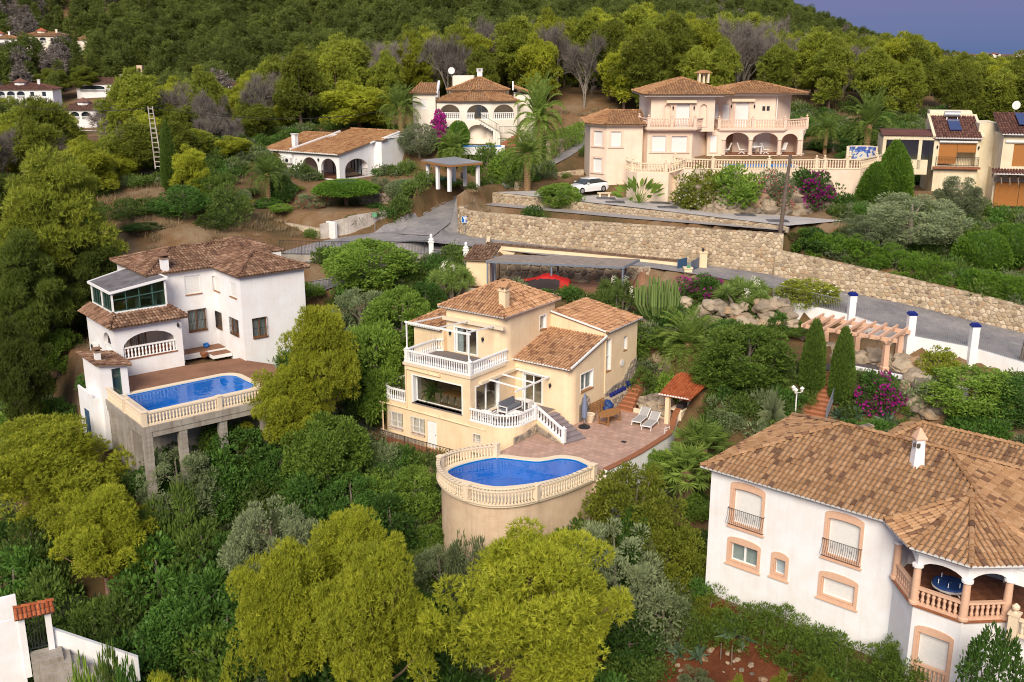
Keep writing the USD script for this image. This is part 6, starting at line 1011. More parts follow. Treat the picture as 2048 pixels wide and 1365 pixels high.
R.face([(-6.2,.3,2.9),(-3.1,.3,2.9),(-3.1,4.6,3.95),(-5.2,4.6,3.95)]); R.face([(-6.2,8,2.9),(-6.2,.3,2.9),(-5.2,4.6,3.95)]); R.face([(8.5,1.8,2.5),(8.5,9,2.5),(5.6,9,3.5),(5.6,1.8,3.5)]); R.build(H6, 'roof_tile_far', plug_mat=None)
k = MB(); k.box(1.3,1.9,5.4,6.0,4.3,5.2); ch = part(H6, 'chimney', k, 'plaster_white'); k = MB(); k.box(1.2,2.0,5.3,6.1,5.2,5.28); [k.box(u, u + .15, v, v + .15,5.28,5.45) for u in (1.3,1.75) for v in (5.4,5.85)]; k.box(1.2,2.0,5.3,6.1,5.45,5.53); part(ch, 'chimney_cap', k, 'plaster_white'); k = MB(); k.bar((-3.15,.5,2.75),(-3.15,5,3.95),.25,.5); k.bar((5.5,1.7,3.4),(5.5,6,3.9),.2,.4); part(H6, 'parapet', k, 'plaster_white')
t = house_thing('outdoor_stair', 'outdoor stair with dark railings below the middle arch of the hilltop villa', 'stairs', FT)
for i in range(9): k = MB(); k.box(1.7 + i * .26,1.98 + i * .26,-1.5,-.25,-2.7 if i > 5 else -.35 - i * .15,-.02 - i * .15); part(t, 'step', k, 'plaster_warm_white')
for i in range(7): k = MB(); k.box(5.9 - i * .3,6.2 - i * .3,-2.0,-.7,-2.8,-1.4 - .0 - (6 - i) * 0 - i * .18); part(t, 'step', k, 'terracotta_floor')
railing(t, [(1.7,-1.5),(3.9,-1.5)],0,.85,.13, zf=lambda s: -.02 - s * .58); railing(t, [(4.0,-1.7),(5.9,-1.7)],-1.45,.85,.13)
t = house_thing('garden_pool', 'small blue tiled pool below the hilltop villa', 'swimming pool', FT); k = MB(); k.box(-.5,4.6,-5.4,-2.6,-3.4,-2.6); part(t, 'surround', k, 'plaster_white'); k = MB(); k.box(-.2,4.2,-5.0,-3.0,-2.6,-2.58); part(t, 'water', k, 'pool_blue_left')
t = thing('satellite_dish', 'satellite dish on the roof of the hilltop villa', 'satellite dish', FT.w(-1.7,5.4,4.6)); k = MB(); k.lathe([(.0,0),(.25,.04),(.4,.12)], n=14); v, f = k.get(); part(t, 'dish', (np.column_stack([v[:, 0],-v[:, 2], v[:, 1] + .7]), f), 'shutter_white'); k = MB(); k.tube([(0,.05,0),(0,.05,.7)],.03,5); part(t, 'mast', k, 'galvanised')
# ivory houses at the right edge
H7 = house_thing('ivory_house', 'ivory house with brown roller blinds and a solar water heater on its roof', 'house', FU); wu = Wall((-.55,0),(3.55,0))
b7 = U(cut_above(M_ext(rect(-.55,3.55,0,7),-3.6,5),(-1,0,2.55),(4,0,2.55),(0,4.2,4.3)), M_ext(rect(3.4,5.3,.8,6),-3.6,4.05)); b7 = manifold3d.Manifold.batch_boolean([b7, wu.hole(.3,3.75,-.1,2.1,1.6)], manifold3d.OpType.Subtract); part(H7, 'wall', b7, 'plaster_ivory', smooth=20)
k = MB(); wu.box(k, .32,2.0,.1,2.08,.12,.15); part(H7, 'roller_blind', k, 'roller_brown'); k = MB(); wu.box(k, 2.04,3.73,1.25,2.08,.12,.15); part(H7, 'roller_blind', k, 'roller_brown'); railing(H7,[(-.45,-.25),(3.5,-.25)],-.1,.9,.15); k = MB(); wu.box(k, .25,3.8,2.22,2.38,-.2,0); part(H7, 'blind_case', k, 'plaster_white'); lantern(H7, wu, .1,1.75); lantern(H7, wu, 3.95,1.75)
k = MB(); k.box(-.7,3.7,-.5,0,-.35,-.15); part(H7, 'balcony_slab', k, 'terracotta_floor')
R = Roof(.26,.40,.11,51); R.face([(-.8,-.4,2.62),(3.6,-.4,2.62),(3.6,4.4,4.5),(-.8,4.4,4.5)]); R.build(H7, 'roof_tile_brown', plug_mat='plaster_white'); k = MB(); k.bar((-.85,-.3,2.75),(-.85,4.5,4.62),.25,.22); k.bar((3.65,-.3,2.75),(3.65,4.5,4.62),.25,.22); k.bar((-.9,4.5,4.6),(3.7,4.5,4.6),.3,.25); part(H7, 'verge', k, 'plaster_ivory')
t = thing('solar_heater', 'solar water heater with a silver tank on the brown tiled roof', 'solar heater', FU.w(1.3,0,0), FU.ang); k = MB(); k.bar((0,.9,3.35),(0,3.1,4.25),1.1,.08); part(t, 'panel', k, 'solar_glass'); k = MB(); k.tube([(-.75,3.6,4.75),(.75,3.6,4.75)],.3,14); part(t, 'tank', k, 'galvanised'); k = MB(); k.bar((-.5,3.4,4.1),(-.5,3.6,4.6),.05,.05); k.bar((.5,3.4,4.1),(.5,3.6,4.6),.05,.05); part(t, 'stand', k, 'galvanised')
CN = house_thing('conservatory', 'ivory framed conservatory with a corrugated brown roof beside the ivory house', 'conservatory', FU); k = MB()
for x in (-5.45,-2.05,-.62): k.box(x - .16, x + .16,-.1,.15,-.5,2.5)
k.box(-5.6,-.5,-.12,.2,2.4,2.75); k.box(-5.6,-1.2,-.1,.15,-1.0,.45); k.box(-5.6,-5.3,0,4,-1,2.5); k.box(-5.6,-.55,4,4.2,-1,2.8); part(CN, 'frame', k, 'plaster_ivory'); k = MB(); k.box(-5.3,-2.2,0,.02,.45,2.4); k.box(-1.9,-.75,0,.02,-.4,2.4); part(CN, 'pane', k, 'window_glass')
k = MB(); xs = np.linspace(-5.75,-.5,43); za = 2.82 + .03 * np.cos(np.arange(43) * math.pi); v = np.vstack([np.column_stack([xs, np.full(43, y), za + d]) for y, d in ((-.3,0),(2.0,.4),(4.3,.35))]); k.add(v, [[r * 43 + i, r * 43 + i + 1,(r + 1) * 43 + i + 1,(r + 1) * 43 + i] for r in range(2) for i in range(42)]); part(CN, 'corrugated_roof', k, 'roof_tile_brown')
H8 = house_thing('ivory_house', 'ivory house with a covered terrace and brown blinds at the right edge', 'house', FU); w8 = Wall((4.9,-3.0),(13,-3.0)); b8 = U(M_ext(rect(4.9,13,-3.0,5),-.2,3.3), M_ext(rect(4.7,13,-2.0,5),-8,-.1), M_ext(rect(4.3,13,-5.2,-2),-4.95,-4.6)); b8 = manifold3d.Manifold.batch_boolean([b8, w8.hole(1.0,4.2,.3,2.4,.4), M_box(5.0,12.5,-2.5,1.0,-4.6,-1.3)], manifold3d.OpType.Subtract); part(H8, 'wall', b8, 'plaster_ivory', smooth=20)
k = MB(); w8.box(k, 1.02,4.18,.32,2.38,.1,.13); part(H8, 'roller_blind', k, 'roller_brown')
for a, b in ((4.85,7.0),(7.05,10)): k = MB(); k.box(a, b, -2.3,-2.27,-3.6,-1.35); part(H8, 'roller_blind', k, 'roller_brown')
k = MB(); k.box(4.4,4.8,-5.1,-4.7,-8.2,-4.95); k.box(9.5,9.9,-5.1,-4.7,-8.2,-4.95); part(H8, 'pillar', k, 'plaster_ivory'); k = MB(); k.sheet(Polygon(rect(4.35,13,-5.15,1)),-4.59); part(H8, 'terrace_floor', k, 'terracotta_floor'); railing(H8,[(4.4,-2.2),(4.4,-5.1),(13,-5.1)],-4.58,.95,.14)
R = Roof(.26,.40,.11,52); R.face([(4.6,-3.5,3.3),(13,-3.5,3.3),(13,1.2,5.0),(4.6,1.2,5.0)]); R.face([(4.2,-3.9,-.38),(13,-3.9,-.38),(13,-2.9,.0),(4.2,-2.9,.0)]); R.build(H8, 'roof_tile_brown', plug_mat='plaster_white')
k = MB(); k.box(5.1,12,-3.2,-3.0,2.55,2.75); part(H8, 'blind_case', k, 'plaster_white')
t = house_thing('wooden_awning', 'dark wooden rafter awning over the covered terrace of the right ivory house', 'awning', FU); 
for i in range(11): k = MB(); k.bar((4.4 + i * .75,-2.6,-.55),(3.9 + i * .75,-5.4,-1.15),.1,.14); part(t, 'rafter', k, 'wood_grey')
t = thing('solar_array', 'dark blue solar panels on the roof of the right ivory house', 'solar array', FU.w(7.2,-.6,0), FU.ang)
for i in range(2): k = MB(); k.bar((0 + i * 1.75,-1.4,4.15),(0 + i * 1.75,.9,5.1),1.65,.06); part(t, 'panel', k, 'solar_glass')
t = thing('garden_table', 'dark table on the covered terrace of the right ivory house', 'table', FU.w(6.9,-3.7,-4.58), FU.ang); k = MB(); k.box(-.8,.8,-.45,.45,.70,.75); part(t, 'tabletop', k, 'wood_grey')
for x in (-.7,.7): k = MB(); k.box(x - .04, x + .04,-.4,.4,0,.7); part(t, 'leg', k, 'wood_grey')
t = thing('satellite_dish', 'white satellite dish on the roof ridge of the right ivory house', 'satellite dish', FU.w(6.6,1.3,4.9)); k = MB(); k.lathe([(.0,0),(.25,.04),(.42,.14)], n=14); v, f = k.get(); part(t, 'dish', (np.column_stack([v[:, 0],-v[:, 2], v[:, 1] + .9]), f), 'shutter_white'); k = MB(); k.tube([(0,.05,0),(0,.05,.9)],.03,5); part(t, 'mast', k, 'galvanised')
# stone walls, carports, fences and street things
def P(px, py, y): return at_y(px, py, y)
rw = smooth_line(np.array([P(1000,386,108.5), P(955,412,104), P(930,440,100.6), P(918,458,99.0), P(940,470,96.9), P(1010,478,95.2), P(1100,488,93.0), P(1300,511,89.4), P(1480,535,86.9), P(1562,547,85.9)]),5)
rS = np.concatenate([[0], np.cumsum(np.linalg.norm(np.diff(rw[:, :2], axis=0), axis=1))])
t = thing('stone_retaining_wall', 'long tan stone retaining wall curving along the road below the gravel garden', 'retaining wall'); stone_wall(t, rw, lambda s: float(np.interp(s, rS, rw[:, 2])) - .35, lambda s: float(np.interp(s, rS, np.linspace(10.6,10.12, len(rS)))),.29, seed=3, single=300, thick=.5)
r2 = np.array([P(985,392,103.8), P(1110,404,100), P(1250,424,96.0), P(1400,442,92.0), P(1575,464,87.4)]); L2 = LineString(r2[:, :2]).length
t = thing('low_stone_wall', 'low tan stone wall edging the gravel garden above the road wall', 'wall'); stone_wall(t, r2,10.0, lambda s: 11.2 - .75 * s / L2,.27, seed=4, single=0, thick=.4)
r3 = smooth_line(np.array([p - [0,.4,0] for p in RW]),5); S3 = np.concatenate([[0], np.cumsum(np.linalg.norm(np.diff(r3[:, :2], axis=0), axis=1))])
t = thing('stone_retaining_wall', 'lower tan stone wall descending with the road under the clipped hedge', 'retaining wall'); stone_wall(t, r3, lambda s: float(np.interp(s, S3, r3[:, 2])) - .3, lambda s: float(np.interp(s, S3, r3[:, 2])) + 2.0,.31, seed=5, single=300, thick=.5)
def sheet_on(name, px, off, material, label, zf=None):
	"""A sheet laid on the ground: its outline from photo pixels with distances."""
	pg = Polygon([P(*p)[:2] for p in px]).buffer(0); x0, y0, x1, y1 = pg.bounds; m = MB()
	if zf: m.sheet(pg, zf); return solo(name, m, material, label, kind='structure')
	for i in range(np.searchsorted(gx, x0) - 1, np.searchsorted(gx, x1)):
		for j in range(np.searchsorted(gy, y0) - 1, np.searchsorted(gy, y1)):
			for tri in (((i, j),(i + 1, j),(i + 1, j + 1)),((i, j),(i + 1, j + 1),(i, j + 1))):
				q3 = np.array([(gx[a], gy[b], gz[a * nY + b]) for a, b in tri]); c = Polygon(q3[:, :2]).intersection(pg)
				if c.is_empty or c.area < 1e-4: continue
				n3 = np.cross(q3[1] - q3[0], q3[2] - q3[0])
				for q in getattr(c, 'geoms', [c]):
					if q.geom_type == 'Polygon' and q.area > 1e-4: m.sheet(q, lambda a, b: q3[0,2] - (n3[0] * (a - q3[0,0]) + n3[1] * (b - q3[0,1])) / n3[2] + off)
	return solo(name, m, material, label, kind='structure')
sheet_on('gravel_garden', ((990,386,104.6),(1250,418,97.2),(1575,460,88.2),(1690,432,92),(1500,415,95.4),(1395,398,97.5),(1370,380,101.5),(1250,358,107),(1180,350,108),(1120,365,106.5),(1060,375,106.5)),.06, 'gravel', 'pale gravel garden with dark stepping slabs below the peach villa', lambda x, y: 11.16 - .028 * x)
sheet_on('gravel_strip', ((955,405,102.5),(1250,433,93.8),(1570,466,87.0),(1572,462,87.6),(1250,424,96.0),(985,392,103.7)),.05, 'pavement_look', 'grey strip of gravel between the two stone walls', 10.28)
sheet_on('red_earth', ((1340,1140,50.5),(1450,1150,51),(1640,1300,46),(1750,1400,42),(1250,1400,42),(1290,1230,47)),.04, 'red_earth', 'bare dark red earth below the long hedge'); sheet_on('red_earth', ((190,1020,62),(280,1010,62.5),(300,1090,58),(200,1110,57.5)),.04, 'red_earth', 'small patch of bare red earth under the left pines')
sheet_on('gravel_path', ((1930,545,83.5),(2060,590,78.5),(2200,640,74),(2200,610,79),(2060,560,82.5),(1960,530,86)),.06, 'gravel', 'pale gravel path behind the clipped hedge at the right')
for i, (px, py, y) in enumerate(((1212,387,102),(1230,400,99.5),(1320,397,100),(1335,411,97),(1350,392,101),(1490,433,93.5),(1555,445,90.5))):
	c = P(px, py, y); z = 11.12 - .028 * c[0]; k = MB(); rng = np.random.RandomState(i); [k.box(c[0] - .9 + j * .62, c[0] - .32 + j * .62, c[1] - .5 + r_ * .62, c[1] + .08 + r_ * .62, z + .04, z + .10) for j in range(3) for r_ in range(2)]; solo('stepping_slabs', k, 'gravel_slab', ['dark slabs nearest the small stone bench in the gravel', 'dark slabs just in front of the small stone bench', 'dark slabs behind the big leaved plant in the gravel', 'dark slabs in front of the big leaved plant in the gravel', 'dark slabs at the foot of the garden stairs', 'dark slabs below the boulder bank in the gravel', 'dark slabs nearest the wooden pole in the gravel'][i], 'paving slabs', 'slabs set in the gravel garden')
c = P(1209,380,103); t = thing('stone_bench', 'small pale stone bench on the gravel near the white car', 'bench', (c[0], c[1], ground(c[0], c[1]) + .05)); k = MB(); k.box(-.7,.7,-.22,.22,.40,.48); part(t, 'seat', k, 'stone_cream')
for x in (-.45,.45): k = MB(); k.box(x - .1, x + .1,-.15,.15,0,.40); part(t, 'leg', k, 'stone_cream')
t = thing('boulder_bank', 'bank of big tan boulders under the flowering bushes of the peach villa', 'boulder wall'); rng = np.random.RandomState(8); rock_bank(t, [P(1362,385,100.5), P(1385,408,97.3), P(1440,424,95), P(1530,428,94.6), P(1600,424,95), P(1670,405,97)], rng, .72,170, single=60, zf=lambda x, y: ground(x, y) - .1, height=2.2, lean=1.5)
t = thing('boulder_bank', 'boulder bank with a drop behind the deck of the cream villa', 'boulder wall'); rock_bank(t, [FM.w(2.2,5.4), FM.w(4.5,5.5)], rng, .45,34, single=20, zf=lambda x, y: .1, height=1.0, lean=1.0)
t = thing('boulder_bank', 'brown boulder bank behind the right end of the cream villa', 'boulder wall'); rock_bank(t, [FM.w(-4,10.2), FM.w(1.5,9.8), FM.w(4.5,11.0)], rng, .6,80, single=30, zf=lambda x, y: 1.2, height=3.2, lean=2.2)
t = thing('boulder_bank', 'tumbled boulders under the yucca clumps above the palm', 'boulder wall'); rock_bank(t, [P(1290,640,78), P(1400,650,77), P(1500,660,76), P(1600,680,75)], rng, .6,70, single=20, zf=lambda x, y: ground(x, y), height=2.0, lean=1.6)
t = thing('boulder_bank', 'grey boulders behind the pink pergola below the road fence', 'boulder wall'); rock_bank(t, [at_z(1650,706,3.6), at_z(1740,718,3.5), at_z(1850,748,3.4), at_z(1930,776,3.3)], rng, .55,90, single=40, zf=lambda x, y: 3.0, height=.8, lean=.9)
t = thing('boulder_bank', 'boulders between the yucca and the big dark hedge behind the white villa', 'boulder wall'); rock_bank(t, [P(1800,800,67), P(1830,830,65.5), P(1880,860,64)], rng, .55,40, single=20, zf=lambda x, y: ground(x, y), height=1.2, lean=1.2)
sheet_on('road_junction', ((640,494,96.2),(720,470,98.2),(830,448,102),(905,436,101.8),(925,468,97.2),(900,500,92.5),(700,505,92.5)),.03, 'asphalt', 'asphalt of the junction between road and lane')
# carport with the covered car
ZC = 6.0; K = [at_z(972,522,8.3), at_z(1248,534,8.3), at_z(1279,519.5,8.45), at_z(1011,510,8.45)]; ex = (K[1] - K[0])[:2]; angC = -math.degrees(math.atan2(ex[1], ex[0])); FC = Frame((K[0][0], K[0][1], ZC), angC); kl = [FC.loc(p) for p in K]
C1 = house_thing('carport', 'blue grey steel carport with a dark sheet roof over a covered car', 'carport', FC); k = MB(); Wd, Dp = kl[1][0], kl[2][1]
n = 5
for i in range(n):
	k = MB(); a, b = i / n, (i + 1) / n - .004; k.add([kl[0] + (kl[1] - kl[0]) * a, kl[0] + (kl[1] - kl[0]) * b, kl[3] + (kl[2] - kl[3]) * b, kl[3] + (kl[2] - kl[3]) * a] + [q + [0,0,.04] for q in (kl[0] + (kl[1] - kl[0]) * a, kl[0] + (kl[1] - kl[0]) * b, kl[3] + (kl[2] - kl[3]) * b, kl[3] + (kl[2] - kl[3]) * a)],[[0,3,2,1],[4,5,6,7],[0,1,5,4],[1,2,6,5],[2,3,7,6],[3,0,4,7]]); part(C1, 'roof_panel', k, 'carport_sheet')
k = MB(); [k.bar(kl[i] - [0,0,.08], kl[(i + 1) % 4] - [0,0,.08],.09,.16) for i in range(4)]; part(C1, 'edge_beam', k, 'iron_grey')
for u, v in ((.1,.1),(Wd * .48,.15),(Wd - .1,.1),(Wd - .1, Dp - .2),(Wd * .5, Dp - .6),(.3, Dp - .6)): k = MB(); k.bar((u, v, 0),(u, v, 2.32),.13,.13, up=(0,1,0)); part(C1, 'post', k, 'iron_grey')
sheet_on('carport_floor', ((985,600,79.8),(1200,606,79.4),(1290,570,82.5),(1290,545,86),(975,545,86.5),(960,575,82.5)),.05, 'brown_paving', 'brown paved floor under the carport')
CWp = [at_y(972,487,91), at_y(1180,505,88.6), at_y(1362,523,86.3)]; CW = thing('boundary_wall', 'long cream boundary wall with a tile coping behind the steel carport', 'wall'); k = MB(); pth = [p[:2] for p in CWp]
for a, b, p, q in zip(pth[:-1], pth[1:], CWp[:-1], CWp[1:]): k.wall(a, b, Polygon([(0,5.6),(math.dist(a, b),5.6),(math.dist(a, b), q[2]),(0, p[2])]),.3)
k.wall(pth[0] + np.array([-.0,3.5]), pth[0], Polygon([(0,5.8),(3.5,5.8),(3.5, CWp[0][2]),(0, CWp[0][2])]),.3); part(CW, 'wall', k, 'plaster_cream'); R = Roof(.16,.4,.05,61)
for p, q in zip(CWp[:-1], CWp[1:]): d = np.append((q - p)[:2] / np.linalg.norm((q - p)[:2]),0); n_ = np.array([-d[1], d[0],0]); R.face([p - n_ * .08, q - n_ * .08, q + n_ * .30 + [0,0,.06], p + n_ * .30 + [0,0,.06]], plugs=False)
R.build(CW, 'roof_tile_left', plug_mat=None, name='tile_coping')
t = thing('stone_wall', 'rough tan stone wall at the back of the carport', 'wall'); bp = [P(1000,548,87.6), P(1180,556,86.2), P(1300,560,85)]; stone_wall(t, bp, 5.9,7.5,.55, 'stone_rock', seed=9, single=0, bulge=.16, cap=False)
SH = thing('storeroom', 'small cream storeroom with a grey door at the left end of the carport', 'storeroom', FC.o, FC.ang); m = M_ext(rect(-2.0,.0,1.2,4.5),-.2,2.15); part(SH, 'wall', m, 'plaster_cream'); k = MB(); k.box(.0,.06,1.7,2.7,.05,1.95); part(SH, 'door', k, 'shutter_grey'); R = Roof(.24,.36,.09,62); R.face([(-2.2,.9,2.15),(.2,.9,2.15),(.2,4.6,2.7),(-2.2,4.6,2.7)]); R.build(SH, 'roof_tile_left', plug_mat=None)
k = MB(); k.wall(FC.w(-2,-.6)[:2], FC.w(11,-1.4)[:2], sbox(0,4.6,13,6.05),.25); solo('terrace_edge_wall', k, 'plaster_warm_white', 'pale retaining wall along the front of the carport floor', 'retaining wall')
def loft(sections, n=18):
	"""sections: (x, half width, bottom z, top z, roundness)"""
	v, f = [],[]
	for x, w, zb, zt, e in sections:
		for i in range(n):
			a = math.pi * i / (n - 1); c, s_ = math.cos(a), math.sin(a); v.append((x, w * np.sign(c) * abs(c) ** e, zb + (zt - zb) * abs(s_) ** e))
	for k in range(len(sections) - 1):
		for i in range(n - 1): f.append([k * n + i, k * n + i + 1,(k + 1) * n + i + 1,(k + 1) * n + i])
	v += [(sections[0][0],0, sections[0][2]),(sections[-1][0],0, sections[-1][2])]; m0 = len(v) - 2
	f3 = [[i, i + 1, m0] for i in range(n - 1)] + [[(len(sections) - 1) * n + i, (len(sections) - 1) * n + i + 1, m0 + 1] for i in range(n - 1)]
	return np.array(v), np.array([t_ for q in f for t_ in ([q[0], q[1], q[2]],[q[0], q[2], q[3]])] + f3)
c = at_z(1088,583, ZC + .05); t = thing('covered_car', 'low car under a fitted red and black cover beneath the steel carport', 'car', c + [0,.8,0], angC - 4)
prof = [(-2.15,.70,.25,.45),(-2.05,.84,.12,.62),(-1.6,.90,.08,.76),(-1.0,.91,.08,.86),(-.55,.90,.08,1.02),(-.1,.88,.08,1.24),(.4,.87,.08,1.30),(.9,.88,.08,1.22),(1.4,.90,.08,1.02),(1.8,.89,.08,.95),(2.1,.82,.15,.85),(2.2,.70,.3,.7)]
v, f = loft([(x, w, zb, zt, .62) for x, w, zb, zt in prof],26); v[:, 2] += (meshkit.noise(v * 3.0) - .5) * .05
nq = 2 * (len(prof) - 1) * 25; cen = v[f].mean(1); cen[:nq] = np.repeat(cen[:nq].reshape(-1,2,3).mean(1),2,0); side = (np.abs(cen[:, 1]) > .5) & (cen[:, 0] > -1.35) & (cen[:, 0] < 1.45) & (cen[:, 2] < .98)
for nm, mk, ml in (('red_cover', ~side, 'cover_red'),('black_cover', side, 'cover_black')): u_, inv = np.unique(f[mk], return_inverse=True); part(t, nm, (v[u_], inv.reshape(-1,3)), ml, smooth=True)
t2 = thing('blue_gate', 'dark blue steel gate at the right end of the cream boundary wall', 'gate'); a, b = P(1354,556,85.4), P(1372,556,86.2); k = MB(); k.bar((*a[:2],7.0),(*b[:2],7.0),.06,2.2); part(t2, 'leaf', k, 'gate_blue'); a, b = P(1382,545,84.8), P(1398,540,86.6); k = MB(); k.bar((*a[:2],7.3),(*b[:2],7.3),.06,1.5); part(t2, 'leaf', k, 'gate_blue')
for lb, (px, py, y) in (('short cream gate pillar with a green meter box', (1375,555,84.6)),('tall cream gate pillar with a lantern on top', (1404,548,86.8))):
	c = P(px, py, y); t = thing('gate_pillar', lb, 'pillar', (c[0], c[1],5.9)); h = 2.5 if 'tall' in lb else 1.6; k = MB(); k.box(-.32,.32,-.3,.3,0, h); k.box(-.38,.38,-.36,.36, h, h + .1); part(t, 'shaft', k, 'plaster_cream'); k = MB()
	if 'tall' in lb: k.lathe([(.06, h + .1),(.14, h + .3),(.02, h + .42)], n=6); part(t, 'lantern', k, 'iron_dark')
	else: k.box(-.15,.15,-.34,-.28,1.62,1.95); part(t, 'meter_box', k, 'sign_green')
# pink pergola terrace, stair and white road fence at the right
ZP = 3.2; Q = [at_z(px, py, ZP) for px, py in ((1617,715),(1768,742),(1804,733),(1736,718))]; exq = (Q[1] - Q[0])[:2]; angP = -math.degrees(math.atan2(exq[1], exq[0])); FP = Frame((Q[0][0], Q[0][1], ZP), angP); ql = [FP.loc(p) for p in Q]
sheet_on('pergola_terrace', ((1610,735,70),(1650,716,71.9),(1740,714,72),(1850,738,70),(1925,770,67.5),(1890,785,66.5),(1760,762,68),(1690,745,69.5)),.06, 'dark_paving', 'dark paved terrace under the pink pergola', 3.2)
Pg = house_thing('pink_pergola', 'pink concrete pergola with square pillars beside the two cypresses', 'pergola', FP); W_, D_ = ql[1][0], max(2.6, ql[2][1]); D_ = 2.9
for u, v in ((.0,.2),(W_ * .5,.0),(W_, 0),(.1, D_),(W_ * .45, D_),(W_ + .05, D_)):
	k = MB(); k.lathe([(.34,0),(.34,.28),(.27,.34),(.24,1.95),(.34,2.05),(.34,2.18)],(u, v, 0),4); part(Pg, 'pillar', k, 'stone_pink')
for v in (0, D_): k = MB(); k.bar((-.7, v, 2.30),(W_ + .7, v, 2.30),.2,.26); part(Pg, 'beam', k, 'stone_pink')
for i in range(9): u = -.4 + i * (W_ + .8) / 8; k = MB(); k.bar((u, -.75,2.50),(u, D_ + .6,2.50),.13,.2); part(Pg, 'rafter', k, 'stone_pink')
t = house_thing('terrace_kerb', 'low white wall along the front of the pergola terrace', 'wall', FP); k = MB(); k.bar((W_ * .55,-.9,-.2),(W_ + 6.0,-1.4,-.2),.25,.9); part(t, 'wall', k, 'plaster_white'); k = MB(); k.box(W_ + 2.2, W_ + 2.6,-1.38,-1.28,-.1,.1); part(t, 'wall_lamp', k, 'galvanised')
st0, st1 = at_z(1620,842,.55), at_z(1658,742,3.2); nst = 12; t = thing('garden_stair', 'terracotta garden stair with patterned risers between the cypresses', 'stairs'); d = (st1 - st0); dh = np.array([d[0], d[1],0]) / np.linalg.norm(d[:2]); sx = np.array([dh[1],-dh[0],0])
for i in range(nst):
	a = st0 + d * i / nst; b = st0 + d * (i + 1) / nst; k = MB(); q = [(a - sx * .95)[:2],(a + sx * .95)[:2],(b + dh * .05 + sx * .95)[:2],(b + dh * .05 - sx * .95)[:2]]; k.prism(q, a[2] - .5, b[2] - .04); part(t, 'riser', k, 'step_tile'); k = MB(); q = [(a - dh * .03 - sx * .96)[:2],(a - dh * .03 + sx * .96)[:2],(b + dh * .05 + sx * .96)[:2],(b + dh * .05 - sx * .96)[:2]]; k.prism(q, b[2] - .04, b[2]); part(t, 'tread', k, 'terracotta_floor')
a, b = st0 - sx * 1.05, st1 - sx * 1.05; ln = np.linalg.norm((b - a)[:2]); railing(t, [a[:2], b[:2]],0,.95,.12, 'iron_grey', zf=lambda s: a[2] + (b[2] - a[2]) * s / ln + .1); a2, b2 = st0 + sx * 1.05, st1 + sx * 1.05; railing(t, [a2[:2], b2[:2]],0,.95,.12, 'iron_grey', zf=lambda s: a2[2] + (b2[2] - a2[2]) * s / ln + .1)
railing(t, [(st0 - sx * 3.5 - dh * .3)[:2],(st0 - sx * 1.05)[:2]], st0[2],.95,.12, 'iron_grey')
fp = [p - [0,.25,0] for p in RF[:5]]; zf_ = [p[2] + .12 for p in fp]; WF = thing('road_fence', 'white boundary wall with grey railings and blue capped pillars beside the road', 'fence'); k = MB()
for (a, za),(b, zb) in zip(zip(fp[:-1], zf_[:-1]), zip(fp[1:], zf_[1:])): k.wall(a[:2], b[:2], Polygon([(0, za - 2.4),(math.dist(a[:2], b[:2]), zb - 2.4),(math.dist(a[:2], b[:2]), zb),(0, za)]),.2)
part(WF, 'base_wall', k, 'plaster_white')
for (a, za),(b, zb) in zip(zip(fp[:-1], zf_[:-1]), zip(fp[1:], zf_[1:])): l_ = math.dist(a[:2], b[:2]); railing(WF, [a[:2], b[:2]],0,1.05,.13, 'galvanised', zf=lambda s, za=za, zb=zb, l_=l_: za + (zb - za) * s / l_, post_step=0)
for c, z in list(zip(fp, zf_))[1:4]:
	k = MB(); k.box(c[0] - .26, c[0] + .26, c[1] - .26, c[1] + .26, z - 2.0, z + 1.55); pl_ = part(WF, 'pillar', k, 'paint_white'); k = MB(); [k.lathe([(.12, z + 1.55),(.10, z + 1.75),(.02, z + 1.8)],(c[0] + x, c[1] + y, 0),8) for x in (-.16,0,.16) for y in (-.16,.16)]; k.box(c[0] - .3, c[0] + .3, c[1] - .3, c[1] + .3, z + 1.55, z + 1.68); part(pl_, 'tile_cap', k, 'tile_blue')
c = at_z(1590,833,1.0); t = thing('garden_lamp', 'white garden lamp post with three lanterns beside the terracotta stair', 'lamp post', c - [0,0,.3]); k = MB(); k.lathe([(.14,0),(.12,.3),(.05,.4),(.045,2.1),(.07,2.15)], n=8); part(t, 'post', k, 'paint_white')
for a in (0,2.09,4.19): k = MB(); o = np.array((.34 * math.cos(a),.34 * math.sin(a),2.05)); k.tube([(0,0,2.0), o * [.6,.6,1] - [0,0,.05], o],.025,5); k.lathe([(.12,.22),(.17,.24),(.02,.38)], o, 6); hd = part(t, 'arm', k, 'paint_white'); k = MB(); k.lathe([(.07,0),(.13,.22)], o, 6); part(hd, 'lantern', k, 'lamp_glass')
t = thing('curved_rock_wall', 'low curved grey rock wall behind the roof of the white villa', 'wall'); stone_wall(t, [at_z(*p, 1.2)[:2] for p in ((1650,848),(1680,862),(1720,866),(1748,858))],.2,1.45,.32, 'stone_rock', seed=12, single=0, bulge=.1)
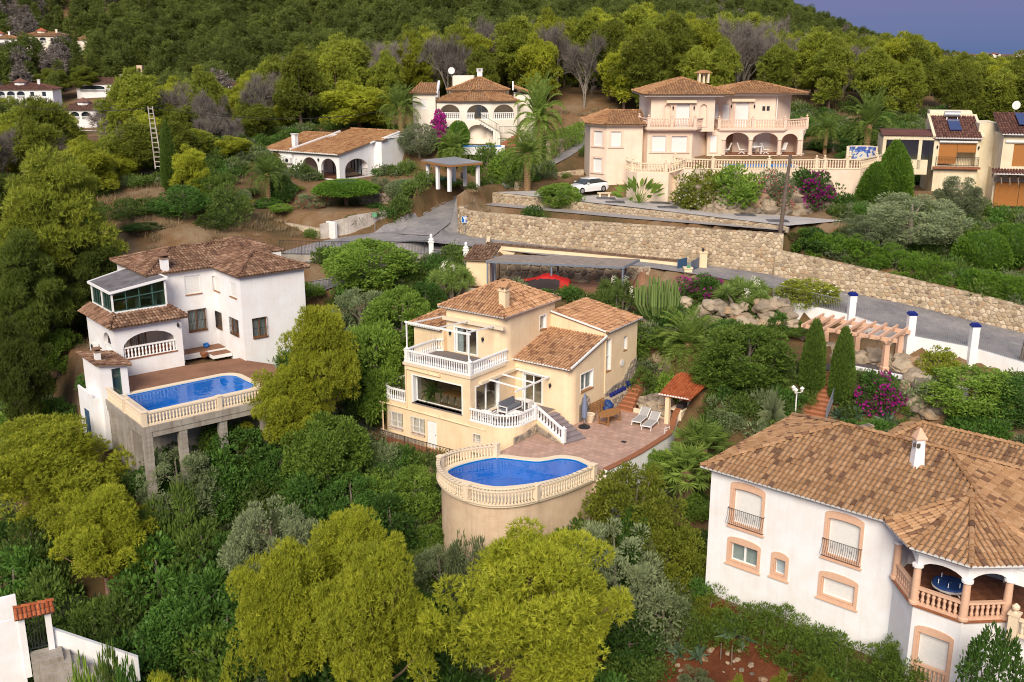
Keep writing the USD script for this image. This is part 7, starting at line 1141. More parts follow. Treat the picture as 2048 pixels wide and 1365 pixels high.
# poles, mast, signs
def pole(label, px, py_top, py_bot, y, lean=0, r=.13):
	b = P(px, py_bot, y); z1 = P(px, py_top, y)[2]; t = thing('utility_pole', label, 'pole', b); k = MB(); h = z1 - b[2]; k.tube([(0,0,-1),(lean * .5,0, h * .5),(lean, 0, h)],[r * 1.25, r * 1.1, r * .85],9); part(t, 'pole', k, 'wood_pole'); k = MB(); k.bar((lean - .3,0, h - .3),(lean + .3,0, h - .3),.08,.08); part(t, 'crossbar', k, 'wood_pole'); return b + [lean, 0, h]
pA = pole('weathered wooden pole standing in the gravel before the peach villa', 1559,310,470,87.0,.45,.15); pB = pole('wooden pole at the right edge behind the big dark hedge', 2033,640,748,68.5,.55,.13)
t = thing('lattice_mast', 'pale concrete ladder shaped mast among the trees at the left', 'mast', P(318,338,102)); h = P(312,213,102)[2] - P(318,338,102)[2]; k = MB()
for x in (-.34,.34): k.bar((x, 0,0),(x * .62 - .3,0, h),.09,.09, up=(0,1,0))
part(t, 'leg', k, 'concrete_pale'); nb = 13
for i in range(nb): q = (i + .5) / nb; x = .34 * (1 - .38 * q); k = MB(); k.bar((-x - .3 * q, 0, h * q),(x - .3 * q, 0, h * q),.07,.08); part(t, 'rung', k, 'concrete_pale')
def wire(label, a, b, sag):
	q = np.linspace(0,1,24)[:, None]; p = np.asarray(a) * (1 - q) + np.asarray(b) * q; p[:, 2] -= sag * 4 * (q * (1 - q))[:, 0]; k = MB(); k.tube(p, .028,4); solo('power_line', k, 'iron_dark', label, 'cable')
wire('dark cable hanging from the ladder shaped mast to the right across the trees', P(307,215,102), P(820,212,125),1.3); wire('dark cable hanging from the ladder shaped mast to the left', P(307,216,102), P(-60,190,140),1.0)
c = P(930,456,97.2); t = thing('road_sign', 'blue and white dead end sign in front of the stone wall corner', 'road sign', (c[0], c[1], ground(c[0], c[1]))); k = MB(); k.tube([(0,0,0),(0,0,1.3)],.04,6); part(t, 'post', k, 'galvanised'); k = MB(); k.box(-.3,.3,-.05,-.02,1.3,1.95); part(t, 'plate', k, 'sign_blue'); k = MB(); k.box(-.05,.05,-.065,-.052,1.38,1.75); k.wall((-.3,-.065),(.3,-.065), sbox(0,1.3,.6,1.95).difference(sbox(.03,1.33,.57,1.92)),.012); part(t, 'marking', k, 'paint_white'); k = MB(); k.box(-.15,.15,-.07,-.054,1.72,1.84); part(t, 'bar', k, 'paint_white')
c = P(750,455,99.3); t = thing('street_sign', 'small pale green street name sign on a grey post by the concrete wall', 'street sign', (c[0], c[1], ground(c[0], c[1]))); k = MB(); k.tube([(0,0,0),(0,0,1.75)],.035,6); part(t, 'post', k, 'galvanised'); k = MB(); k.box(-.22,.22,-.05,-.02,1.4,1.75); part(t, 'plate', k, 'sign_green')
for i, (px, pyt, pyb, y) in enumerate(((707,433,455,99.2),(806,423,447,102.2))):
	c = P(px, pyb, y); t = thing('marker_post', ['white marker post standing against the concrete garden wall', 'white marker post at the stone end of the garden wall'][i], 'marker post', c); k = MB(); k.box(-.08,.08,-.05,.05,-.6, P(px, pyt, y)[2] - c[2]); k.box(-.10,.10,-.06,.06, P(px, pyt, y)[2] - c[2], P(px, pyt, y)[2] - c[2] + .05); part(t, 'post', k, 'paint_white')
fq = [P(560,495,90.5), P(640,500,90), P(760,503,90), P(858,505,90.3)]; t = thing('iron_fence', 'dark iron fence on a concrete wall above the driveway', 'fence'); k = MB()
for a, b in zip(fq[:-1], fq[1:]): k.wall(a[:2], b[:2], sbox(0,5.4, math.dist(a[:2], b[:2]),7.55),.25)
part(t, 'base_wall', k, 'concrete_raw'); [railing(t, [a[:2], b[:2]],7.55,1.25,.13) for a, b in zip(fq[:-1], fq[1:])]
for lb, (px, pyt, pyb, y) in (('tall white gate post with a ball finial beside the dark iron fence', (863,468,512,90.2)),('shorter white gate post with a ball finial left of the boundary wall', (932,484,520,88.5))):
	c = P(px, pyb, y); h = P(px, pyt, y)[2] - c[2]; t = thing('gate_post', lb, 'gate post', c); k = MB(); k.box(-.2,.2,-.2,.2,-1.2, h - .75); k.box(-.27,.27,-.27,.27, h - .75, h - .66); part(t, 'shaft', k, 'paint_white'); k = MB(); k.lathe([(.22, h - .66),(.26, h - .5),(.1, h - .34),(.14, h - .2),(.12, h - .08),(.02, h)], n=10); part(t, 'finial', k, 'paint_white', smooth=40)
railing(thing('iron_fence', 'short dark fence between the two white gate posts', 'fence'),[P(866,512,90)[:2], P(930,520,88.5)[:2]],6.9,1.1,.13)
k = MB(); a, b = P(605,590,83), P(660,578,84.5); railing(thing('iron_fence', 'low dark fence behind the blank wall of the pool villa', 'fence'),[a[:2], b[:2]], a[2],1.0,.13)
gwp = [P(480,455,101), P(560,472,99.2), P(642,486,97.6)]; t = thing('block_wall', 'pale cut stone garden wall left of the white meter cabinet', 'wall')
def block_wall(t, path, z0s, h, bw=.55, bh=.26, seed=0):
	rng = np.random.RandomState(seed)
	for a, b in zip(path[:-1], path[1:]):
		W = Wall(a[:2], b[:2]); k = MB(); k.wall(a[:2], b[:2], Polygon([(0, a[2] - 1),(W.L, b[2] - 1),(W.L, b[2] + h),(0, a[2] + h)]),.3); part(t, 'wall_core', k, 'mortar_stone')
		for r_ in range(int(h / bh)):
			for c_ in range(int(W.L / bw)):
				x = (c_ + (r_ % 2) * .5) * bw
				if x + bw > W.L: continue
				z = a[2] + (b[2] - a[2]) * x / W.L + r_ * bh; k = MB(); W.box(k, x + .012, x + bw - .012, z + .01, z + bh - .012,-.03 - rng.uniform(0,.02),.05); part(t, 'block', k, ['block_one', 'block_two'][rng.randint(2)])
block_wall(t, gwp, None, 1.35, seed=2)
t = thing('concrete_wall', 'stained bare concrete garden wall along the road junction', 'wall'); cw_ = [P(642,486,97.6), P(700,470,98.6), P(800,450,101.6)]; k = MB()
for a, b in zip(cw_[:-1], cw_[1:]): k.wall(a[:2], b[:2], Polygon([(0, a[2] - .8),(math.dist(a[:2], b[:2]), b[2] - .8),(math.dist(a[:2], b[:2]), b[2] + 1.65),(0, a[2] + 1.75)]),.3)
part(t, 'wall', k, 'concrete_pale')
t = thing('meter_cabinet', 'white meter cabinet set in the end of the concrete garden wall', 'meter cabinet', P(664,480,97.9),34); k = MB(); k.box(-.55,.55,-.12,.2,-.3,1.75); part(t, 'case', k, 'paint_white'); k = MB(); [k.box(-.5 + i * .5,-.02 + i * .5,-.14,-.12, z, z + .7) for i in range(2) for z in (.1,.9)]; part(t, 'doors', k, 'shutter_white')
t = thing('stone_garden_wall', 'tan stone wall along the left side of the climbing lane', 'wall'); gp = [P(812,450,101.8), P(870,418,106.5), P(920,392,111), P(955,375,114.5)]; gps = np.array(gp); gS = np.concatenate([[0], np.cumsum(np.linalg.norm(np.diff(gps[:, :2], axis=0), axis=1))]); stone_wall(t, gp, lambda s: float(np.interp(s, gS, gps[:, 2])) - .4, lambda s: float(np.interp(s, gS, gps[:, 2])) + 1.3,.38, seed=14, single=60)
t = thing('rubble_wall', 'grey rubble wall under the clipped hedge of the arched villa', 'wall'); stone_wall(t, [P(690,432,104.5), P(780,428,105.5), P(870,405,108.5)],9.5,10.9,.42, 'stone_rock', seed=15, single=0, bulge=.15)
t = thing('stone_garden_wall', 'tan stone wall on the right side of the climbing lane below the peach villa', 'wall'); gp2 = [P(1168,345,111.5), P(1130,352,111), P(1085,360,110.8), P(1035,378,107.5)]; stone_wall(t, gp2[::-1], lambda s: 10.6 + .03 * s, lambda s: 11.8 + .1 * s, .38, seed=16, single=0)
t = thing('stone_garden_wall', 'tan stone wall stepping up beside the upper lane', 'wall'); stone_wall(t, [P(1100,330,117), P(1140,306,122.5), P(1172,280,129)],12.6,15.2,.42, seed=17, single=0)
t = thing('iron_gate', 'black iron lane gate beside the flat roofed white carport', 'gate'); a, b = P(924,388,112), P(956,372,115.5); railing(t, [a[:2], b[:2]], a[2] + .3,1.9,.14); 
for c in (a, b): k = MB(); k.box(c[0] - .12, c[0] + .12, c[1] - .12, c[1] + .12, c[2] - .5, c[2] + 2.3); part(t, 'post', k, 'iron_dark')
t = thing('meter_cabinet', 'white meter cabinet where the two stone walls meet', 'meter cabinet', P(1588,556,85.2),12); k = MB(); k.box(-.45,.45,-.15,.3,-1,1.35); part(t, 'case', k, 'shutter_white'); k = MB(); [k.box(x, x + .18,-.17,-.15,1.0,1.2) for x in (-.3,.1)]; part(t, 'vent', k, 'iron_dark')
def make_car(label, loc, ang):
	t = thing('white_car', label, 'car', loc, ang); prof = [(-2.3,.72,.30,.55),(-2.2,.86,.22,.72),(-1.7,.92,.2,.86),(-1.0,.93,.2,.96),(-.75,.93,.2,.99),(.0,.93,.2,1.0),(1.0,.93,.2,1.02),(1.9,.92,.2,1.04),(2.2,.86,.22,.95),(2.32,.74,.35,.75)]
	v, f = loft([(x, w, zb, zt, .42) for x, w, zb, zt in prof],24); part(t, 'body', (v, f), 'car_white', smooth=40)
	cab = [(-1.1,.78,.9,.98),(-.35,.76,.9,1.40),(.3,.74,.9,1.48),(1.0,.74,.9,1.44),(1.75,.76,.9,1.15),(2.1,.78,.9,1.0)]; v, f = loft([(x, w, zb, zt, .5) for x, w, zb, zt in cab],20); part(t, 'window_band', (v, f), 'car_glass', smooth=40)
	rf = [(-.38,.66,1.38,1.43),(.3,.66,1.38,1.51),(1.0,.66,1.38,1.47),(1.3,.64,1.30,1.40)]; v, f = loft([(x, w, zb, zt, .5) for x, w, zb, zt in rf],14); part(t, 'roof', (v, f), 'car_white', smooth=40)
	for x in (-1.45,1.42):
		for s_ in (-1,1): k = MB(); a = np.linspace(0,2 * np.pi, 18, endpoint=False); k.tube([(x, s_ * .74,.33),(x, s_ * .95,.33)],.33,18); w_ = part(t, 'wheel', k, 'rubber'); k = MB(); k.tube([(x, s_ * .93,.33),(x, s_ * .965,.33)],.2,12); part(w_, 'rim', k, 'galvanised')
	for s_ in (-1,1): k = MB(); k.box(-2.27,-2.05, s_ * .62 - .14, s_ * .62 + .14,.66,.76); part(t, 'headlight', k, 'car_glass'); k = MB(); k.box(-.75,-.6, s_ * .98 - .09, s_ * .98 + .09,.98,1.1); part(t, 'mirror', k, 'car_white')
	k = MB(); k.box(-2.36,-2.2,-.3,.3,.45,.68); part(t, 'grille', k, 'rubber'); return t
cc = P(1174,366,104.6); make_car('white car parked on the court left of the peach villa', (cc[0], cc[1],11.2),-38)
B0 = P(55,1300,47.5); FB = Frame((B0[0], B0[1], B0[2]),-28.0); t = house_thing('white_gateway', 'white walls with a small tiled roof over an iron gate in the lower left corner', 'gateway', FB)
k = MB(); k.wall((-6,-.1),(-.2,-.1), sbox(0,-3,5.8,1.9),.25); part(t, 'wall', k, 'plaster_white'); k = MB(); k.wall((1.2,0),(5.2,-.8), Polygon([(0,-3),(4.1,-3),(4.1,-1.6),(0,.9)]),.25); part(t, 'wall', k, 'plaster_white'); k = MB(); k.wall((-6,3.2),(-.2,3.4), sbox(0,-3,5.8,1.5),.25); part(t, 'wall', k, 'plaster_white')
for x in (-.1,1.15): k = MB(); k.box(x - .15, x + .15,-.2,.25,-1.5,2.05); part(t, 'pillar', k, 'plaster_white')
k = MB(); k.bar((.1,0,.0),(1.0,0,.0),.04,.05); k.bar((.1,0,1.8),(1.0,0,1.8),.04,.05); [k.bar((x, 0,0),(x, 0,1.8),.03,.03, up=(0,1,0)) for x in np.linspace(.1,1.0,7)]; part(t, 'gate', k, 'iron_dark'); R = Roof(.21,.34,.09,71); R.face([(-.4,-.45,2.05),(1.5,-.45,2.05),(1.5,.12,2.4),(-.4,.12,2.4)]); R.face([(1.5,.6,2.05),(-.4,.6,2.05),(-.4,.12,2.4),(1.5,.12,2.4)]); R.line((-.4,.12,2.4),(1.5,.12,2.4)); R.build(t, 'roof_tile_red', plug_mat=None)
for i in range(6): k = MB(); k.box(.1 + i * .35,1.6 + i * .35,-1.2 - i * .32,-.2 - i * .32 + .3,-3,-.2 - i * .22); part(t, 'step', k, 'concrete_raw')
# plants
def unit(a): return a / (np.linalg.norm(a, axis=-1, keepdims=True) + 1e-9)
def rdir(rng, n): return unit(rng.normal(size=(n, 3)))
def blades(p, d, L, W, rng, tri=False):
	"""Leaves: a kite (or one triangle) from each point p along d."""
	n = len(p); s = unit(np.cross(d, rdir(rng, n))); L = np.broadcast_to(L, (n,))[:, None]; W = np.broadcast_to(W, (n,))[:, None]
	if tri:
		v = np.stack([p - s * W / 2, p + s * W / 2, p + d * L],1).reshape(-1,3); return v, np.arange(3 * n).reshape(-1,3)
	v = np.stack([p, p + d * L * .5 + s * W / 2, p + d * L, p + d * L * .5 - s * W / 2],1).reshape(-1,3); b = np.arange(n)[:, None] * 4
	return v, np.vstack([b + [0,1,2], b + [0,2,3]])
class Leaves:
	def __init__(s): s.v, s.f, s.r, s.n = [],[],[],0
	def add(s, v, f, r):
		k = len(v) // len(r); s.v.append(v); s.f.append(f + s.n); s.r.append(np.repeat(r, k)); s.n += len(v)
	def mb(s):
		m = MB(); m.add(np.vstack(s.v), np.vstack(s.f)); m.r[0] = np.concatenate(s.r).astype(np.float32); return m
def clumps(rng, n, R, z0, z1, prof, inner=.25, cr=.5):
	out = []
	while len(out) < n:
		t = rng.rand()
		if rng.rand() > prof(t): continue
		a = rng.uniform(0,2 * np.pi); rr = prof(t) * math.sqrt(rng.uniform(inner, 1)) * (R - cr * .8); out.append((rr * math.cos(a) * (1 + .15 * math.sin(3 * a)), rr * math.sin(a), z0 + (z1 - z0 - cr * .7) * t))
	return np.array(out)
def crown(rng, C, cr, n, L, W, squash=.8, up=.3, needles=0, jit=.7, shell=.55, dark=.0):
	"""n leaves (or tufts of needles) on each clump of leaves."""
	m = Leaves(); k = len(C); S = cr * rng.uniform(.65,1.3, k); cc = rng.rand(k)
	idx = np.repeat(np.arange(k), n); d = rdir(rng, len(idx)); d[:, 2] += .18; d = unit(d); p = C[idx] + d * (S[idx] * rng.uniform(shell, 1.02, len(idx)))[:, None] * [1,1, squash]
	g = unit(d + rng.normal(0, jit, d.shape) * .6 + [0,0, up]); r = np.clip(.45 * cc[idx] + .55 * rng.rand(len(idx)),0,1)
	if needles:
		p, g, r = np.repeat(p, needles, 0), np.repeat(g, needles, 0), np.repeat(r, needles); g = unit(g + rng.normal(0,.55, g.shape)); v, f = blades(p, g, L * rng.uniform(.7,1.2, len(p)), W, rng, True)
	else: v, f = blades(p, g, L * rng.uniform(.7,1.25, len(p)), W * rng.uniform(.8,1.2, len(p)), rng)
	m.add(v, f, r); return m.mb()
def limbs(rng, H, C, r0, n=14, z0=.25, lean=0):
	m = MB(); top = np.array([lean, 0, H * .82]); q = np.linspace(0,1,7)[:, None]; tr = q * top + np.column_stack([np.cumsum(rng.normal(0, r0 * .25,7)), np.cumsum(rng.normal(0, r0 * .25,7)), np.zeros(7)]) * q; tr[0,2] = -.6
	m.tube(tr, r0 * (1 - .78 * q[:, 0]),7)
	for c in C[rng.permutation(len(C))[:n]]:
		t = np.clip((c[2] / H) * .75, z0,.95); s = np.array([np.interp(t, q[:, 0], tr[:, i]) for i in range(3)]); mid = (s + c) / 2 + [0,0,-.06 * H * .3]; m.tube([s, mid, c],[r0 * .35, r0 * .22, r0 * .08],5, False)
	return m
KINDS = {}
stage.CreateClassPrim('/World/plant_kinds')
def kind_(name, R, H, parts):
	p = f'/World/plant_kinds/{name}'; UsdGeom.Xform.Define(stage, p); KINDS[name] = (p, R, H)
	for nm, m, ml, *sm in parts: part(p, nm, m, ml, *(sm or [False]))
dome = lambda t: math.sqrt(max(0,1 - (2 * t - .75) ** 2 / 1.6)) * (1 if t < .7 else 1)
def cone(t): return max(.12,(1 - t) ** .75) * min(1,.55 + 1.6 * t)
def ball(t): return math.sqrt(max(.02,1 - (2 * t - 1) ** 2)) * .98 + .02
def egg(t): return max(.1, math.sin(math.pi * min(1,(.18 + .82 * t))) ** .7)
def lump(rng, n, R, z0, z1, cr, taper=.25, rough=.6):
	"""Clump centres over the skin of an uneven crown, fewer inside: full billows with dark gaps between."""
	d = rdir(rng, n); d[:, 2] += .12; d = unit(d); off = rng.uniform(0,40,3); k = .86 + rough * (meshkit.fbm(d * 1.7 + off, 2) - .5) * 1.5; k = k * np.where(rng.rand(n) < .8, rng.uniform(.78,1.0, n), rng.uniform(.3,.75, n))
	h = (z1 - z0) / 2; zz = d[:, 2] * k; lat = 1 - taper * np.clip(zz + .35,0,1.4); return np.column_stack([d[:, 0] * k * lat * (R - cr * .5), d[:, 1] * k * lat * (R - cr * .5), z0 + h + zz * (h - cr * .35)])
for i, nm in enumerate('abc'):
	rng = np.random.RandomState(100 + i); C = lump(rng, 140,3.8,2.6,9.0,.85,(.22,.08,.3)[i],1.05); kind_('aleppo_' + nm, 3.7,9.0,[('trunk', limbs(rng, 9, C, .22,20), 'bark_pine'),('crown', crown(rng, C, .66,150,.21,.046, needles=5, squash=.85, up=.5, shell=.7), 'leaf_pine_bright')])
for i, nm in enumerate('abcd'):
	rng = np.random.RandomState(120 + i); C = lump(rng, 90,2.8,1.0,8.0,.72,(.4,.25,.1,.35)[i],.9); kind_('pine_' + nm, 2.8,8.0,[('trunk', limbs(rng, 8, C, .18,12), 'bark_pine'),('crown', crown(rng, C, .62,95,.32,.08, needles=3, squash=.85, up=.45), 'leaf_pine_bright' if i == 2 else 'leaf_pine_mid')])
for i, nm in enumerate('abc'):
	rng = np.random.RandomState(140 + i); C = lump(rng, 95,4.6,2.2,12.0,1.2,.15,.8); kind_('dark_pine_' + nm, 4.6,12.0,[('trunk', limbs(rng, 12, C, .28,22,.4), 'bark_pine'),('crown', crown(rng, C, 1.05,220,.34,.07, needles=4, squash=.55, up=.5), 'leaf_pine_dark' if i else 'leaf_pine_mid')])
far_meshes = []
for i, nm in enumerate('abcde'):
	rng = np.random.RandomState(160 + i); C = clumps(rng, 44,2.7,.8,9.0,(cone, egg, cone, egg, dome)[i],.3,.85); cm = crown(rng, C, .9,46,.62,.17, needles=2, squash=.85, up=.4); far_meshes.append(cm); kind_('forest_pine_' + nm, 2.7,9.0,[('trunk', limbs(rng, 9, C, .17,4), 'bark_pine'),('crown', cm, 'leaf_forest')])
def leafy_kind(nm, seed, R, H, n, cr, nl, L, W, mt, prof=ball, z0=.1, bark='bark_grey', extra=None, **k):
	rng = np.random.RandomState(seed); C = clumps(rng, n, R, H * z0, H, prof, .3, cr); ps = [('trunk', limbs(rng, H, C, .05 * H ** .8,14), bark),('crown', crown(rng, C, cr, nl, L, W, **k), mt)]
	if extra:
		em, n_, cr_, L_, W_ = extra; C2 = C[rng.permutation(len(C))[:n_]]; C2 = C2 * [1.05,1.05,1.03]; ps.append(('flowers', crown(rng, C2, cr * 1.02, cr_, L_, W_, shell=.85), em))
	kind_(nm, R, H, ps)
leafy_kind('broadleaf_a', 200,2.6,4.6,110,.50,150,.20,.10, 'leaf_green'); leafy_kind('broadleaf_b', 201,2.6,4.6,110,.50,150,.20,.10, 'leaf_green', dome); leafy_kind('broadleaf_dark', 202,2.4,4.2,90,.50,130,.19,.10, 'leaf_green_dark', dome)
leafy_kind('carob', 203,2.8,5.0,120,.50,160,.17,.09, 'leaf_yellow_green', dome); leafy_kind('olive_a', 204,2.4,4.2,110,.42,180,.15,.055, 'leaf_olive', up=.5); leafy_kind('olive_b', 205,2.4,4.2,110,.42,180,.15,.055, 'leaf_olive_dark', dome, up=.5)
leafy_kind('bush_a', 206,1.3,1.8,46,.34,80,.17,.085, 'leaf_green', dome, .05); leafy_kind('bush_b', 207,1.3,1.8,46,.34,80,.15,.075, 'leaf_green_dark', dome, .05); leafy_kind('bush_c', 208,1.3,1.8,46,.34,80,.16,.06, 'scrub_green', egg, .05, up=.7); leafy_kind('bush_grey', 209,1.3,1.8,46,.34,90,.13,.05, 'leaf_olive_dark', dome, .05)
leafy_kind('bush_yellow', 210,1.3,1.8,46,.34,80,.16,.08, 'leaf_yellow_green', dome, .05); leafy_kind('bougainvillea', 211,1.4,2.2,50,.36,70,.16,.09, 'leaf_green_dark', dome, .05, extra=('flower_magenta', 20,60,.14,.12)); leafy_kind('bougainvillea_full', 212,1.2,3.0,50,.36,40,.16,.09, 'leaf_green_dark', egg, .05, extra=('flower_magenta', 46,110,.15,.13))
leafy_kind('oleander', 213,1.4,2.2,50,.36,80,.20,.05, 'leaf_olive_dark', dome, .05, up=.7, extra=('flower_pink', 22,30,.12,.10)); leafy_kind('flowering_bush', 214,1.5,2.2,60,.36,90,.15,.08, 'leaf_yellow_green', dome, .05, extra=('flower_white', 24,10,.11,.10))
def dense_kind(nm, seed, R, H, n, L, W, mt, prof, z0=0.0, trunk=None, up=.3):
	"""A clipped shape: its whole surface closely set with leaves."""
	rng = np.random.RandomState(seed); t = rng.rand(n * 3); keep = rng.rand(n * 3) < np.array([prof(x) for x in t]); t = t[keep][:n]; a = rng.uniform(0,2 * np.pi, len(t)); rr = np.array([prof(x) for x in t]) * R * rng.uniform(.84,1.0, len(t)) * (1 + .05 * np.sin(5 * a + 9 * t)); p = np.column_stack([rr * np.cos(a), rr * np.sin(a), z0 + (H - z0) * t]); d = unit(np.column_stack([np.cos(a), np.sin(a),2.2 * (t - .4)]) + rng.normal(0,.5,(len(t),3)) + [0,0, up]); v, f = blades(p, d, L * rng.uniform(.7,1.3, len(t)), W, rng); m = Leaves(); m.add(v, f, rng.rand(len(t))); k = MB(); k.lathe([(prof(x) * R * .82, z0 + (H - z0) * x) for x in np.linspace(.02,.97,9)], n=12); ps = [('foliage', m.mb(), mt),('inner_branches', k, 'leaf_green_dark')]
	if trunk: k = MB(); k.tube([(-.2,0,-.5),(.15,0, z0 * .5),(0,0, z0 + .3)],[trunk, trunk * .9, trunk * 1.3],8); ps.append(('trunk', k, 'bark_pine'))
	kind_(nm, R, H, ps)
dense_kind('cypress', 220,.75,4.5,9000,.22,.07, 'leaf_cypress', lambda t: max(.08, min(1,5 * t + .45) * (1 - t ** 3.2) ** .8), up=1.6); dense_kind('thuja', 221,1.2,4.5,9000,.24,.08, 'leaf_hedge', lambda t: max(.08, min(1,4 * t + .5) * (1 - t ** 2.6) ** .8), up=1.5)
dense_kind('clipped_ball', 222,1.5,2.0,6500,.15,.08, 'leaf_hedge', ball); dense_kind('clipped_olive', 223,1.5,1.5,6500,.15,.06, 'leaf_olive', ball); dense_kind('topiary', 224,2.4,2.3,9000,.16,.09, 'leaf_hedge', lambda t: math.sqrt(max(.03,1 - (1.15 * t - .15) ** 2 * .8)) if t > .08 else .85, z0=1.25, trunk=.2)
def bare_kind(nm, seed, H=7.0, R=2.4):
	rng = np.random.RandomState(seed); m = MB(); lv = Leaves(); tips = []
	def grow(p, d, L_, r, k):
		q = p + d * L_; m.tube([p, (p + q) / 2 + rng.normal(0, L_ * .04,3), q],[r, r * .85, r * .7],4 if k > 1 else 3, False)
		if k == 0: tips.append((q, d)); return
		for _ in range(rng.randint(2,5)): grow(p + d * L_ * rng.uniform(.55,1), unit(d + rng.normal(0,.42,3) + [0,0,.18]), L_ * rng.uniform(.55,.8), r * .55, k - 1)
	for a in range(3): grow(np.zeros(3) - [0,0,.4], unit(np.array([rng.normal(0,.25), rng.normal(0,.25),1])), H * .33,.09,5)
	q = np.array([t[0] for t in tips]); d = np.array([t[1] for t in tips]); q, d = np.repeat(q, 5,0), np.repeat(d, 5,0); v, f = blades(q - d * .2, unit(d + rng.normal(0,.45, d.shape)),.75,.03, rng, True); lv.add(v, f, rng.rand(len(q))); ext = np.abs(q).max(0); kind_(nm, max(ext[0], ext[1]) * .85, q[:, 2].max(),[('branches', m, 'bark_dead'),('twigs', lv.mb(), 'twig_dead')])
bare_kind('bare_a', 230); bare_kind('bare_b', 233)
def frond_leaf(lv, base, az, el0, L_, rng, leaf=.55, n=34, droop=1.5, w=.045, r=None):
	q = np.linspace(0,1,12); el = el0 - droop * q ** 1.4; st = L_ / 11; pts = [np.array(base, float)]
	for e in el[:-1]: pts.append(pts[-1] + st * np.array([math.cos(az) * math.cos(e), math.sin(az) * math.cos(e), math.sin(e)]))
	pts = np.array(pts); t = np.linspace(.12,.99, n); p = np.column_stack([np.interp(t, q, pts[:, i]) for i in range(3)]); tg = unit(np.column_stack([np.gradient(p[:, i]) for i in range(3)])); s = unit(np.cross(tg, [0,0,1.0])); rr = rng.rand() if r is None else r
	for sg in (-1,1):
		d = unit(s * sg + tg * .7 + np.cross(s, tg) * .25 - [0,0,.12]); L2 = leaf * np.sin(np.pi * (.15 + .8 * t)) ** .8; v, f = blades(p, d, L2, w, rng); lv.add(v, f, np.clip(rr * .6 + .4 * rng.rand(n),0,1))
	v, f = blades(pts[:-1], unit(np.diff(pts, axis=0)), st * 1.15,.05, rng); lv.add(v, f, np.full(len(pts) - 1,.8))
def palm_kind(nm, seed, th=3.0, L_=3.2, n=52, tr=.3):
	rng = np.random.RandomState(seed); lv = Leaves()
	for i in range(n): u_ = i / n; frond_leaf(lv, (0,0, th), i * 2.4 + rng.normal(0,.2),1.45 - 1.75 * u_ + rng.normal(0,.08), L_ * rng.uniform(.85,1.08), rng, .62,36,1.0 + .9 * u_)
	k = MB()
	for i in range(int(th / .16)): z = -.4 + i * .17; k.lathe([(tr * .92, z),(tr * 1.12, z + .12),(tr * .9, z + .17)], n=9)
	k.lathe([(tr * .9, th - .5),(tr * 1.5, th - .15),(tr * .6, th + .25)], n=9); kind_(nm, L_ * .92, th + L_ * .55,[('trunk', k, 'bark_palm'),('fronds', lv.mb(), 'leaf_palm')])
palm_kind('palm_tall', 240,3.4); palm_kind('palm_low', 241,.6,3.0,56,.35); palm_kind('palm_mid', 242,2.0,2.8,48)
def fan_kind(nm, seed):
	rng = np.random.RandomState(seed); lv = Leaves(); th = 2.0
	for i in range(34):
		a, e = i * 2.4,1.3 - 1.9 * i / 34; d = np.array([math.cos(a) * math.cos(e), math.sin(a) * math.cos(e), math.sin(e)]); c = np.array([0,0, th]) + d * rng.uniform(.9,1.25); v, f = blades(np.array([[0,0, th]]), d[None], np.linalg.norm(c - [0,0, th]),.04, rng); lv.add(v, f, np.array([.7])); s = unit(np.cross(d, [0,0,1.0])); nn = np.cross(s, d); g = np.linspace(-2.2,2.2,30); dd = unit(np.cos(g)[:, None] * d + np.sin(g)[:, None] * s + rng.normal(0,.06,(30,3)) - [0,0,.15]); v, f = blades(np.repeat(c[None],30,0), dd, .75 * rng.uniform(.85,1.1,30),.07, rng); lv.add(v, f, np.full(30,.25 + .75 * rng.rand()))
	k = MB(); k.lathe([(.3,-.4),(.24,.5),(.24, th - .4),(.35, th - .2),(.1, th + .1)], n=9); hp = Leaves(); a = rng.uniform(0,6.28,160); p = np.column_stack([.26 * np.cos(a),.26 * np.sin(a), rng.uniform(.9, th - .2,160)]); v, f = blades(p, unit(np.column_stack([np.cos(a) * .5, np.sin(a) * .5,-np.ones(160)])),.7,.12, rng); hp.add(v, f, rng.rand(160)); kind_(nm, 1.8, th + 1.5,[('trunk', k, 'bark_palm'),('dead_leaves', hp.mb(), 'scrub_dry'),('fans', lv.mb(), 'leaf_palm')])
fan_kind('fan_palm', 250)
def rosette(lv, c, n, L_, w, rng, lo=-.5, hi=1.4, curl=.0):
	a = rng.uniform(0,6.28, n); e = rng.uniform(lo, hi, n); d = np.column_stack([np.cos(a) * np.cos(e), np.sin(a) * np.cos(e), np.sin(e)]); v, f = blades(np.repeat(np.array(c, float)[None], n, 0), d, L_ * rng.uniform(.75,1.1, n), w, rng); v = v.reshape(n, 4,3); v[:, 2,2] -= curl * L_ * np.cos(e); lv.add(v.reshape(-1,3), f, np.clip(.2 + .5 * rng.rand() + .4 * rng.rand(n),0,1))
